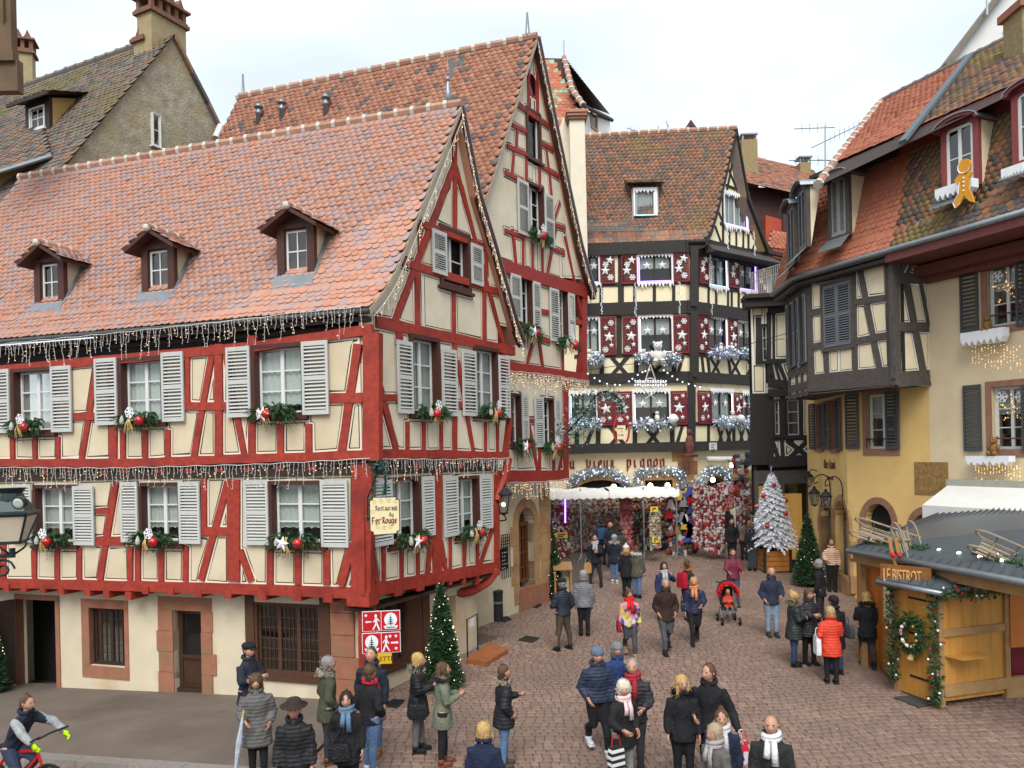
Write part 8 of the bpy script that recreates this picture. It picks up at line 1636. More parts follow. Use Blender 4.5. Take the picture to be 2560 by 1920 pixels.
# ------------------------------------------------------------------ direction signs
gp_ = gpt(*c42(1070,1250)); FP = Facade((gp_.x,gp_.y),(1,.12)); SG = empty('direction_sign_post',gp_,'post with two red walking-route signs and a yellow toilets plate','sign'); M_SRED = mat('sign_red',(.42,.012,.02),.35,.05,3,0); M_SWH = mat('sign_white',(.68,.68,.68),.4,.04); M_SIL = mat('grey_green_post',(.25,.27,.22),.5)
mb = MB(); mb.tube([gp_,gp_+Vector((0,0,FP.uv(*c42(1070,300))[1]-gp_.z))],.035,8); mb.build('post',M_SIL,SG); rU,rD,rY = FP.rect(c42,918,296,1246,470),FP.rect(c42,918,482,1250,660),FP.rect(c42,985,663,1175,755)
def glyph(r,name,polys,m,w): 
    u0,u1,v0,v1 = r; mb = MB()
    for p in polys: fprism(mb,FP,[(u0+(u1-u0)*x,v0+(v1-v0)*y) for x,y in p],w,w+.004)
    mb.build(name,m,SG)
def walker(cx,s,asp): 
    f = lambda pts: [(cx+s*x*asp,y) for x,y in pts]; c = [(cx+.035*math.cos(t),.76+.09*math.sin(t)) for t in np.linspace(0,6,10)]
    return [c,f([(-.03,.66),(.04,.66),(.05,.4),(-.02,.4)]),f([(.03,.64),(.1,.48),(.13,.5),(.05,.66)]),f([(-.02,.64),(-.1,.46),(-.07,.44),(.0,.58)]),f([(-.02,.42),(.04,.42),(.0,.28),(-.08,.08),(-.12,.1),(-.05,.28)]),f([(0,.42),(.05,.42),(.09,.26),(.14,.06),(.09,.05),(.04,.25)])]
def starp(cx,cy,r): return [(cx+r*.5*math.sin(math.pi*i/5)*(1 if i % 2 == 0 else .42),cy+r*math.cos(math.pi*i/5)*(1 if i % 2 == 0 else .42)) for i in range(10)]
for r,up in ((rU,1),(rD,0)):
    mb = MB(); fbox(mb,FP,*r,.04,.05); mb.build('sign_rim',M_SWH,SG); g_ = .012; mb = MB(); mid = (r[0]+r[1])/2
    fbox(mb,FP,r[0]+g_,mid-.006,r[2]+g_,r[3]-g_,.05,.056); fbox(mb,FP,mid+.006,r[1]-g_,r[2]+g_,r[3]-g_,.05,.056); mb.build('sign_face',M_SRED,SG)
    pw,pc = ((.36,.75),(.63,.25))[0 if up else 1]; glyph(r,'pictogram',walker(pw,1 if up else -1,.8)+([[(.08,.48),(.13,.55),(.13,.51),(.24,.51),(.24,.45),(.13,.45),(.13,.41)]] if up else [[(.95,.48),(.9,.56),(.9,.52),(.75,.52),(.75,.44),(.9,.44),(.9,.40)]]),M_SWH,.056)
    glyph(r,'stars',[starp(.1,.8,.1)] if up else [starp(.73,.8,.1),starp(.88,.8,.1),starp(.88,.2,.1)],M_SWH,.056); glyph(r,'emblem_disc',[[(pc+.17*math.cos(t),.55+.34*math.sin(t)) for t in np.linspace(0,6.15,22)],[(pc-.19,.25),(pc+.19,.25),(pc+.15,.1),(pc-.15,.1)]],M_SWH,.056)
    glyph(r,'emblem_tree',[[(pc-.012,.28),(pc+.012,.28),(pc+.008,.8),(pc-.008,.8)]]+[[(pc-w_,y),(pc+w_,y),(pc+w_*.4,y+.035),(pc,y+.08),(pc-w_*.4,y+.035)] for w_,y in ((.11,.33),(.09,.43),(.07,.53),(.045,.63))]+[[(pc-.12,.15),(pc+.12,.15),(pc+.12,.19),(pc-.12,.19)]],M_VERD,.0605)
mb = MB(); fbox(mb,FP,*rY,.04,.05); mb.build('toilets_plate',mat('sign_yellow',(.62,.36,.01),.4),SG); fonttext('lettering','TOILETTES',FP,(rY[0]+rY[1])/2,rY[2]+.055,.125,.051,SG,M_IRON,.002,'CENTER')
# ------------------------------------------------------------------ small things on the ground
g = gpt(*c43(440,200)); LE = empty('menu_lectern',g,'open wooden menu lectern beside the slim christmas tree','lectern'); M_LEC = mat('lectern_oak',(.28,.15,.06),.6,.3,8,.2); g = gpt(1408,1500)
for dx in (-1,1): mb = MB(); mb.box(g+Vector((dx*.25,0,.5)),(.03,0,0),(0,.2,0),(0,0,.5)); mb.build('side',M_LEC,LE)
mb = MB(); mb.prism([g+Vector((-.3,-.25,.98)),g+Vector((.3,-.25,.98)),g+Vector((.3,.25,1.15)),g+Vector((-.3,.25,1.15))],(0,0,.04)); mb.build('sloped_top',M_LEC,LE); mb = MB(); mb.box(g+Vector((0,.15,.5)),(.22,0,0),(0,.02,0),(0,0,.42)); mb.build('back_panel',mat('pale_ply',(.55,.48,.33),.7),LE); mb = MB(); mb.box(g+Vector((0,0,.06)),(.22,0,0),(0,.18,0),(0,0,.03)); mb.build('shelf',M_LEC,LE)
g = gpt(*c42(2092,385)); mb = MB(); mb.lathe(g,[(.15,0),(.15,.78),(.165,.79),(.165,.86),(.14,.87)],14); o = tag(mb.build('litter_bin',mat('black_bin',(.02,.022,.022),.5),smooth=False),'slim black cylindrical litter bin against the pale wall','bin'); mb = MB(); mb.lathe(g,[(.152,.5),(.152,.56)],14); mb.build('band',M_ZINC,o)
R_ = [gpt(*c42(*p)) for p in ((1815,755),(1995,780),(2180,665),(2010,605))]; mb = MB(); mb.prism([p+Vector((0,0,.0)) for p in R_],(0,0,.1)); o = tag(mb.build('rusty_ramp',mat('corten_rust',(.26,.085,.03),.85,.3,4,.4)),'low rust-coloured ramp plate in front of the side door','ramp')
a,b = gpt(*c42(1830,740)),gpt(*c42(1918,680)); BR = empty('door_barrier',a,'slim black barrier frame with a notice by the ramp','barrier'); mb = MB(); mb.tube([a,a+Vector((0,0,1.0)),b+Vector((0,0,1.0)),b],.018,6); mb.build('frame',M_IRON,BR); mb = MB(); c = (a+b)/2+Vector((0,0,.86)); d = (b-a).normalized(); mb.box(c,d*.13,Vector((-d.y,d.x,0))*.006,(0,0,.1)); mb.build('notice',M_PCARD,BR)
for i,(c,pts,lab) in enumerate(((c42,[(1088,1130),(1220,1145),(1290,1082),(1180,1074)],'iron cellar grate at the foot of the corner house'),(c43,[(115,265),(215,278),(262,250),(180,243)],'dark drain grate near the stone arched window'),(c43,[(50,560),(180,578),(238,540),(120,523)],'square iron manhole cover in the setts, left of the capped man'),(c41,[(1845,1205),(1990,1232),(2065,1200),(1910,1183)],'flat iron cellar cover on the asphalt pavement'),(c42,[(2050,380),(2150,400),(2212,380),(2150,345)],'iron grate beside the black litter bin'))):
    q = [gpt(*c(*p),-.07 if i == 3 else 0) for p in pts]; dz = .012; mb = MB(); mb.prism([p+Vector((0,0,dz)) for p in q],(0,0,.012)); o = tag(mb.build('iron_grate',mat('grate_iron',(.045,.042,.04),.6,.3,12,.3)),lab,'grate')
    for k in range(9): a,b = q[0].lerp(q[1],(k+.5)/9),q[3].lerp(q[2],(k+.5)/9); mb = MB(); mb.tube([a+Vector((0,0,dz+.014)),b+Vector((0,0,dz+.014))],.012,4); mb.build('grate_bar',M_IRON,o)
# menu board behind an iron grille, wall lantern on the rear house
FGB2 = FBg; r = FB.off(-.6).rect(c32,2105,1420,2168,1600); Fm = FB.off(-.6); mb = MB(); fbox(mb,Fm,*r,.02,.05); o = tag(mb.build('chalk_menu_board',M_IRON),'narrow black menu board with white writing by the gable corner','menu board'); mb = MB()
for i in range(7): z = r[3]-.12-.11*i; fbox(mb,Fm,r[0]+.06,r[1]-.07-.05*(i % 3),z-.015,z+.015,.05,.052)
mb.build('chalk_writing',M_PCARD,o); mb = MB(); r = Fm.rect(c32,2100,1300,2172,1410)
for i in range(5): u = r[0]+(r[1]-r[0])*i/4; mb.tube([Fm.P(u,r[2]-.9,.08),Fm.P(u,r[3],.08)],.012,4)
for i in range(5): v = r[2]+(r[3]-r[2])*i/4; mb.tube([Fm.P(r[0],v,.08),Fm.P(r[1],v,.08)],.012,4)
tag(mb.build('iron_window_grille',M_IRON),'iron lattice above the black menu board','grille')
q = at(*c32(2140,1110),20.2); o = empty('lit_wall_lantern',q,'lit black wall lantern at the far corner of the red gable','lantern'); lantern(o,q,1.15,lit=1); mb = MB(); mb.tube(smooth_curve([q+Vector((0,0,-.05)),q+Vector((.05,.1,-.2)),q+Vector((-.2,.4,-.25))]),.018,5); mb.build('wall_arm',M_IRON,o)
q = at(*c34(355,880),27.6); o = empty('shop_lantern',q,'small dark lantern hanging before the narrow shop front','lantern'); lantern(o,q,.8); mb = MB(); mb.tube(smooth_curve([q+Vector((0,0,.2)),q+Vector((.1,.1,.55)),q+Vector((.5,.2,.4)),q+Vector((.55,.2,-.2))]),.018,5); mb.build('wall_arm',M_IRON,o)
mb = MB()
for i in range(90):
    q = gpt(rnd.uniform(700,2500),rnd.uniform(1480,1915)); a = rnd.uniform(0,6); r_ = rnd.uniform(.012,.03)
    if not blocked(q.x,q.y): q.z += .012; mb.add([q+V_ for V_ in (Vector((math.cos(a)*r_,math.sin(a)*r_,.004)),Vector((-math.sin(a)*r_*.6,math.cos(a)*r_*.6,0)),Vector((-math.cos(a)*r_,-math.sin(a)*r_,.006)),Vector((math.sin(a)*r_*.6,-math.cos(a)*r_*.6,0)))],[(0,1,2,3)],i % 3)
tag(mb.build('litter',[M_PCARD,M_STRAW,mat('dead_leaf',(.07,.04,.02),.9)]),'scattered dead leaves and paper scraps on the setts','litter',kind='stuff')
# ------------------------------------------------------------------ people
SKIN = mat('skin',(.43,.225,.155),.55,.06,9,0); M_EYE = mat('eye_dark',(.03,.02,.018),.4); M_LIP = mat('lips',(.36,.11,.10),.5)
def cloth(c,r=.8):
    if isinstance(c,str): return MATS[c]
    return mat('cloth_%d_%d_%d' % tuple(int(x*1000) for x in c),c,r,.25,6,.8,fine=30,spec=.25)
def wavy(name,c1,c2=None,scale=10,vor=None):
    """cloth with quilting relief (one colour), stripes (two) or patches (several)"""
    m = mat(name,c1,.6,.2,7,.0,spec=.3); t = m.node_tree; N,l = t.nodes.new,t.links.new; b = t.nodes['Principled BSDF']; tcn = N('ShaderNodeTexCoord'); w = N('ShaderNodeTexVoronoi' if vor else 'ShaderNodeTexWave'); w.inputs['Scale'].default_value = scale
    l(tcn.outputs['Object'],w.inputs['Vector'])
    if vor or c2:
        r = N('ShaderNodeValToRGB'); r.color_ramp.interpolation = 'CONSTANT'; cs = vor or [c1,c2]
        for i,k in enumerate(cs): e = r.color_ramp.elements[i] if i < 2 else r.color_ramp.elements.new(i/len(cs)); e.position = i/len(cs); e.color = tuple(k)+(1,)
        l(w.outputs['Color'],r.inputs[0]); l(r.outputs[0],b.inputs['Base Color'])
    if not vor: w.bands_direction = 'Z'
    if not vor and not c2:
        w.inputs['Distortion'].default_value = 1.2; w.inputs['Detail'].default_value = 2; bp = N('ShaderNodeBump'); bp.inputs['Strength'].default_value = .22; bp.inputs['Distance'].default_value = .03; l(w.outputs['Fac'],bp.inputs['Height']); l(bp.outputs[0],b.inputs['Normal'])
    return m
BLK,NAVY,GREY,GRN,JEAN,CHAR,KHA,RED,BROWN = (.012,.012,.014),(.015,.02,.045),(.12,.12,.125),(.085,.095,.06),(.09,.15,.27),(.03,.03,.034),(.06,.05,.035),(.42,.035,.02),(.03,.016,.012)
BLOND,DARKH,BRNH,GREYH,WHITEH = (.42,.27,.10),(.018,.013,.01),(.085,.045,.022),(.22,.21,.20),(.55,.50,.42)
V3 = lambda *a: Vector(a)
ARMS = {'d': ((.132,0,.63),(.138,.05,.48)),'p': ((.152,-.035,.635),(.118,.05,.545)),'f': ((.135,.02,.645),(.04,.165,.685)),'c': ((.15,.05,.65),(-.05,.12,.665)),'s': ((.14,.04,.66),(.12,.2,.62)),'u': ((.15,.09,.70),(.09,.17,.80)),'b': ((.15,.02,.64),(.10,.13,.60)),'k': ((.17,.15,.72),(.17,.27,.63)),'o': ((.17,-.02,.63),(.25,.08,.49))}
TMP,JOBS = [],[]
def vol(mb,name,vox):
    me = bpy.data.meshes.new('tmp'); me.from_pydata(mb.v,[],mb.f); o = bpy.data.objects.new('tmp',me); COL.objects.link(o); m = o.modifiers.new('r','REMESH'); m.mode = 'VOXEL'; m.voxel_size = vox; s = o.modifiers.new('s','SMOOTH'); s.iterations = 3; s.factor = .5; TMP.append(o); return o
def rings(mb,zs,n=14):
    """closed loft through (z, rx, ry, cx, cy)"""
    vs = [(cx+rx*math.cos(2*math.pi*k/n),cy+ry*math.sin(2*math.pi*k/n),z) for z,rx,ry,cx,cy in zs for k in range(n)]
    mb.add(vs,[(i*n+k,i*n+(k+1) % n,(i+1)*n+(k+1) % n,(i+1)*n+k) for i in range(len(zs)-1) for k in range(n)]+[tuple(range(n))[::-1],tuple(range((len(zs)-1)*n,len(zs)*n))])
def lerp_t(tab,z):
    for (a,*u),(b,*w) in zip(tab,tab[1:]):
        if a <= z <= b: f = (z-a)/(b-a); return [p+(q-p)*f for p,q in zip(u,w)]
    return list(tab[-1][1:] if z > tab[-1][0] else tab[0][1:])
def person(px,py,H,th,coat,hem,trou,shoe,hair,hc,arms,legs,label,lean=.01,puff=0,hat=None,hatc=BLK,fur=None,scarf=None,turn=0,stout=1.0,pos=None,drop=0,tip=None,cmat=None,sleeve=None,glove=None):
    g = Vector(pos) if pos else gpt(px,py,H*.985); on = not pos and inpoly(np.array([g.x]),np.array([g.y]),pv2)[0]
    if on: g = gpt(px,py,H*.985+pavz(g.x,g.y)-gz(g.y)); g.z = pavz(g.x,g.y)
    elif not pos: g.z = gz(g.y)
    vox = max(.022,.0013*g.y); a = math.radians(th)
    R = Matrix.Translation(g) @ Matrix.Rotation(-a,4,'Z'); far = g.y > 26
    lg = {'s': ((.055,.01,.055,.03),(.05,-.01,.05,-.01)),'w': ((.05,.07,.045,.14),(.05,.02,.045,-.13)),'v': ((.05,.02,.045,-.13),(.05,.07,.045,.14)),'a': ((.075,.01,.10,.02),(.075,.0,.10,.0)),'sit': ((.07,.2,.07,.24),(.07,.2,.07,.22)),'bike': ((.06,.2,.06,.1),(.06,.12,.06,.02))}[legs]
    hz = .52-drop; b = MB(); feet = []
    for s,(kx,ky,fx,fy) in zip((-1,1),lg):
        kz,fz = (.285,.045) if not drop else ((hz+.02,hz-.2) if legs == 'sit' else ((hz-.12 if s < 0 else hz-.2),(hz-.38 if s < 0 else hz-.44)))
        fz += .05 if legs in 'wv' and fy < 0 else 0; b.tube([V3(s*.052,0,hz+.03)*H,V3(s*.055,ky*.45,(hz*.55+kz*.45))*H,V3(s*kx,ky,kz)*H,V3(s*fx,fy-.01,(kz+fz)/2+.03)*H,V3(s*fx,fy-.015,fz)*H],[.068*H*stout,.06*H*stout,.043*H,.039*H,.031*H],10,up=(0,1,0)); feet.append((s*fx,fy,fz,s))
    ly = lambda z: lean*max(0,(z-hz)/(.86-drop-hz)); dz = -drop
    tb = [(hz-.03,.075,.06),(hz+.06,.085,.062),(.62+dz,.078,.055),(.72+dz,.10,.066),(.79+dz,.10,.058),(.83+dz,.05,.045)]
    rings(b,[(z*H,rx*H*stout,ry*H*stout,0,ly(z)*H) for z,rx,ry in tb]); nk = ly(.86+dz); hy = nk+.012; hzc = .932+dz
    b.tube([V3(0,ly(.8+dz),.80+dz)*H,V3(0,nk,.86+dz)*H,V3(0,hy,.91+dz)*H],[.036*H,.032*H,.032*H],10,up=(0,1,0)); c = MB(); hands = []
    for s,ch in zip((-1,1),arms):
        e,h = ARMS[ch]; off = V3(0,lean*.8,dz); E,Hn,S = V3(s*e[0]*stout,e[1],e[2])+off,V3(s*h[0],h[1],h[2])+off,V3(s*.094*stout,ly(.8+dz),.79+dz); hands.append((E*H,Hn*H,s,ch))
        b.tube([S*H,E*H,Hn*H],[.03*H,.025*H,.019*H],8,up=(0,1,0)); k = 1+.13*bool(puff); D = (Hn-E).normalized(); nn = 12; pts = [S+(E-S)*(i/6) for i in range(7)]+[E+(Hn-D*.012-E)*(i/6) for i in range(1,7)]
        c.tube([p*H for p in pts],[(.049-.017*i/12)*k*H*(1+(.07*math.cos(i*math.pi) if puff else 0)) for i in range(13)],10,up=(0,1,0))
    st = stout*(1.1 if puff else 1.03); fl = .012+.10*max(0,.55-hem); tab = [(hem+dz,.098+fl,.074+fl),(.5+dz if hem < .5 else hem+dz+.001,.10+fl*.5,.078+fl*.5),(.61+dz,.094,.07),(.71+dz,.106,.077),(.765+dz,.110,.071),(.805+dz,.088,.06),(.845+dz,.05,.05),(.868+dz,.046,.048)]
    zs = np.linspace(hem+dz,.868+dz,30); rings(c,[(z*H,*(lambda q: (q[0]*H*st*(1+pf),q[1]*H*st*(1+pf)))(lerp_t(tab,z)),0,ly(z)*H) for z,pf in ((z,(.035*math.cos(z*2*math.pi/.042) if puff and z < .8+dz else 0)) for z in zs)],18)
    JOBS.append((R,H,vol(b,'b',vox),vol(c,'c',vox),dict(hy=hy,hzc=hzc,coat=coat,trou=trou,shoe=shoe,hair=hair,hc=hc,hat=hat,hatc=hatc,fur=fur,scarf=scarf,turn=turn,label=label,hz=hz,feet=feet,hands=hands,far=far,dz=dz,ly=ly,tip=tip,cmat=cmat or (wavy('quilt_%d_%d' % (coat[0]*1000,coat[2]*1000),coat,scale=5.5) if puff else None),sleeve=sleeve,glove=glove))); return R,H
def finish(R,H,body,coat,d):
    mb = MB(); me = body; n = len(me.vertices); co = np.zeros(n*3); me.vertices.foreach_get('co',co); co = co.reshape(-1,3)
    for p in me.polygons:
        vi = list(p.vertices); cz = p.center.z/H; cx = abs(p.center.x)/H; mb.m.append(1 if cz < d['hz']+.02 and cx < .13 else (0 if cz > .83+d['dz'] or cx > .1 else 2)); mb.f.append(tuple(vi))
    mb.v = [tuple(v) for v in co.tolist()]; T = Matrix.Rotation(math.radians(-d['turn']),3,'Z'); hc = V3(0,d['hy'],d['hzc'])*H
    if d['tip'] is not None: T = T @ Matrix.Rotation(d['tip'],3,'X')
    hp = lambda x,y,z: tuple(hc+T @ (V3(x,y,z)*H)); NU,NV = 16,12; vs = []
    for j in range(NV+1):
        ph = -math.pi/2+math.pi*j/NV
        for i in range(NU):
            t = 2*math.pi*i/NU; x,y,z = math.cos(ph)*math.cos(t)*.049,math.cos(ph)*math.sin(t)*.06,math.sin(ph)*.069; k = 1-.32*max(0,-z/.069)**1.6; x *= k; y = y*(1-.12*max(0,-z/.069)) if y < 0 else y*(1-.05*max(0,z/.069)**2)
            if y > .04 and abs(x) < .012 and -.022 < z < .012: y += .014
            if y > .03 and .008 < abs(x) < .03 and 0 < z < .02: y -= .006
            vs.append(hp(x,y,z))
    mb.add(vs,[(j*NU+i,j*NU+(i+1) % NU,(j+1)*NU+(i+1) % NU,(j+1)*NU+i) for j in range(NV) for i in range(NU)],0)
    for s in (-1,1):
        mb.ball(hp(s*.02,.0495,.006),.0048*H,6,3,1.3,1,.75); mb.box(hp(s*.02,.055,.019),T @ V3(.01,0,0)*H,T @ V3(0,.002,0)*H,T @ V3(0,0,.0018)*H,5); mb.ball(hp(s*.05,-.004,.0),.013*H,6,0,.5,.9,1.3)
    mb.tube([hp(0,.056,.008),hp(0,.068,-.012),hp(0,.058,-.018)],[.005*H,.009*H,.006*H],6,0); mb.box(hp(0,.0535,-.034),T @ V3(.015,0,0)*H,T @ V3(0,.003,0)*H,T @ V3(0,0,.0035)*H,4)
    for E,Hn,s,ch in d['hands']:
        D = (Hn-E).normalized(); X = V3(1,0,0)*s; X = (X-D*X.dot(D)).normalized(); Z = D.cross(X); q = Hn+D*.028*H; hm_ = 6 if d['glove'] else 0; mb.box(q,D*.03*H,X*.008*H,Z*.021*H,hm_)
        for k in range(4): f0 = q+D*.026*H+Z*(.0165-.011*k)*H; L_ = (.034,.038,.035,.027)[k]*H; f1 = f0+D*L_*.55-X*L_*.2; mb.tube([f0,f1,f1+D*L_*.3-X*L_*.45],[.0055*H,.005*H,.004*H],4,hm_)
        f0 = q-D*.012*H+Z*.019*H; mb.tube([f0,f0+Z*.018*H+D*.014*H-X*.008*H,f0+Z*.02*H+D*.034*H-X*.016*H],[.007*H,.006*H,.0045*H],4,hm_)
    o = mb.build('person',[SKIN,cloth(d['trou']),cloth(d['coat']),M_EYE,M_LIP,mat('hair_%d' % int(d['hc'][0]*1000),d['hc'],.6,.35,18,.5,fine=90)]+([cloth(d['glove'])] if d['glove'] else []),smooth=True,matrix=R); tag(o,d['label'],'person','people in the square')
    def part(name,m_,mat_,sm=True): p = link(name,None,None) if 0 else m_.build(name,mat_,None,smooth=sm,matrix=R); p.parent = o; p.matrix_parent_inverse = R.inverted(); return p
    cm = MB(); n = len(coat.vertices); cc = np.zeros(n*3); coat.vertices.foreach_get('co',cc); cc = cc.reshape(-1,3); sd_ = rnd.random()*9; cc[:,:2] *= (1+.022*np.sin(30*cc[:,2]/H+3*np.sin(25*cc[:,0]+sd_)+14*cc[:,1])+.015*np.sin(61*cc[:,2]/H+40*cc[:,0]+sd_))[:,None]; cm.v = [tuple(v) for v in cc.tolist()]; cm.f = [tuple(p.vertices) for p in coat.polygons]; cm.m = [0]*len(cm.f)
    z0 = (.84+d['dz'])*H
    if d['sleeve']: cm.m = [1 if abs(p.center.x) > .115*H else 0 for p in coat.polygons]
    part('coat',cm,[d['cmat'] or cloth(d['coat'],.65)]+([cloth(d['sleeve'])] if d['sleeve'] else []))
    col = MB(); col.tube([V3(.055*math.cos(t),d['ly'](.85+d['dz'])+.052*math.sin(t)-.004,.862+d['dz']-.012*math.sin(t))*H for t in np.linspace(1.9,1.9+5.6,14)],.02*H,6); part('collar',col,cloth(tuple(x*.8+.004 for x in d['coat'])))
    for fx,fy,fz,s in d['feet']:
        sh = MB(); q = V3(fx,fy+.022,max(fz-.022,.018))*H; sh.ball(q,.04*H,10,0,.82,1.9,.62); sh.box(q-V3(0,0,.018*H),(.028*H,0,0),(0,.07*H,0),(0,0,.008*H)); sh.tube([V3(fx,fy-.015,fz-.02)*H,V3(fx,fy-.015,fz+.03)*H],.034*H,8); part('shoe',sh,cloth(d['shoe'],.5))
    hr = d['hair']; hm = MB(); hb = lambda x,y,z,r,sx=1,sy=1,sz=1: hm.ball(hp(x,y,z),r*H,12,0,sx,sy,sz)
    if hr != 'bald':
        k = {'short': 1.0,'curly': 1.18,'bob': 1.1,'long': 1.06,'bun': 1.03}[hr]; n0 = len(hm.v); hb(0,-.014,.016,.058*k,.98,1.06,1.08)
        if hr in ('bob','curly'): hb(0,-.026,-.022,.05*k,1.08,.85,1.2); [hb(s*.042,-.004,-.02,.02,.8,1.1,2.0) for s in (-1,1)]
        if hr == 'long': hb(0,-.05,-.06,.05,1.2,.62,2.1); [hb(s*.046,.012,-.06,.02,.85,1.1,3.4) for s in (-1,1)]
        if hr == 'bun': hb(0,-.04,.07,.026)
        if hr in ('short','bun'): hb(0,-.034,-.02,.04,1.1,.7,1.1)
    else: hb(0,-.03,-.008,.045,1.12,.78,.8)
    for v in (rnd.sample(hm.v,60) if not d['far'] else []):
        for _ in range(5): v_ = Vector(v)+V3(rnd.gauss(0,.008),rnd.gauss(0,.008),rnd.gauss(0,.008))*H; w = v_-hc; e = (w.normalized()*.25+V3(rnd.gauss(0,.3),rnd.gauss(0,.3),-.9)).normalized()*(.035 if hr in ('long','bob','curly') else .016)*H; x = e.orthogonal().normalized()*.0025*H; hm.add([v_-x,v_+x,v_+e],[(0,1,2)])
    hm.v = [tuple(Vector(v)+V3(rnd.gauss(0,.0022),rnd.gauss(0,.0022),rnd.gauss(0,.0022))*H) for v in hm.v]; part('hair',hm,mat('hair_%d' % int(d['hc'][0]*1000),d['hc'],.6,.35,18,.5,fine=90))
    if d['hat']:
        hm = MB(); k = d['hat']; M3 = T
        def hl(pr,n=14,y=-.006): hm.lathe(hp(0,y,0),[(r*H,z*H) for r,z in pr],n,axis=M3,sx=.95,sy=1.12)
        if k == 'beanie': hl([(.062,.012),(.066,.016),(.066,.034),(.06,.06),(.04,.082),(.01,.09)])
        elif k == 'pom': hl([(.062,.012),(.066,.03),(.06,.06),(.035,.084),(.01,.09)]); hm.ball(hp(0,-.006,.10),.022*H,8)
        elif k == 'cap': hl([(.062,.025),(.066,.035),(.07,.055),(.055,.075),(.01,.082)]); hm.prism([hp(-.04,.045,.03),hp(.04,.045,.03),hp(.03,.09,.018),hp(0,.1,.015),hp(-.03,.09,.018)],V3(0,0,.006)*H)
        elif k == 'fedora': hl([(.115,.036),(.118,.04),(.066,.038),(.063,.08),(.05,.095),(.01,.088)],18)
        part('hat',hm,cloth(d['hatc']))
    if d['fur']:
        fm = MB(); zc = .845+d['dz']
        for i in range(620): t = rnd.uniform(0,6.283); rr = .07+rnd.gauss(0,.012); q = V3(rr*1.1*math.cos(t),d['ly'](zc)-.02+rr*math.sin(t),zc+rnd.gauss(0,.012)+.012*(-math.sin(t)))*H; v = V3(rnd.gauss(0,1),rnd.gauss(0,1),rnd.gauss(0,1)).normalized(); w = v.orthogonal().normalized()*.005*H; fm.add([q-w,q+w,q+v*.032*H],[(0,1,2)])
        part('fur_trim',fm,mat('fur_%d' % int(d['fur'][0]*1000),d['fur'],.95,.3,20,0,rand=.4),False)
    if d['scarf']:
        sm = MB(); zc = .865+d['dz']; yy = d['ly'](zc)
        for k in (0,1): sm.tube([V3(.056*math.cos(t),yy+.056*math.sin(t),zc-.02+.022*k-.01*math.sin(t+k))*H for t in np.linspace(0,6.283,14)],.021*H,7)
        for s,l in ((-.02,.2),(.022,.15)): sm.tube([V3(s,yy+.06,zc-.02)*H,V3(s*1.2,yy+.088,zc-.1)*H,V3(s*1.4,yy+.088,zc-l)*H],[.02*H,.024*H,.026*H],6,flat=.35,up=(1,0,0))
        part('scarf',sm,cloth(d['scarf']))
    return o
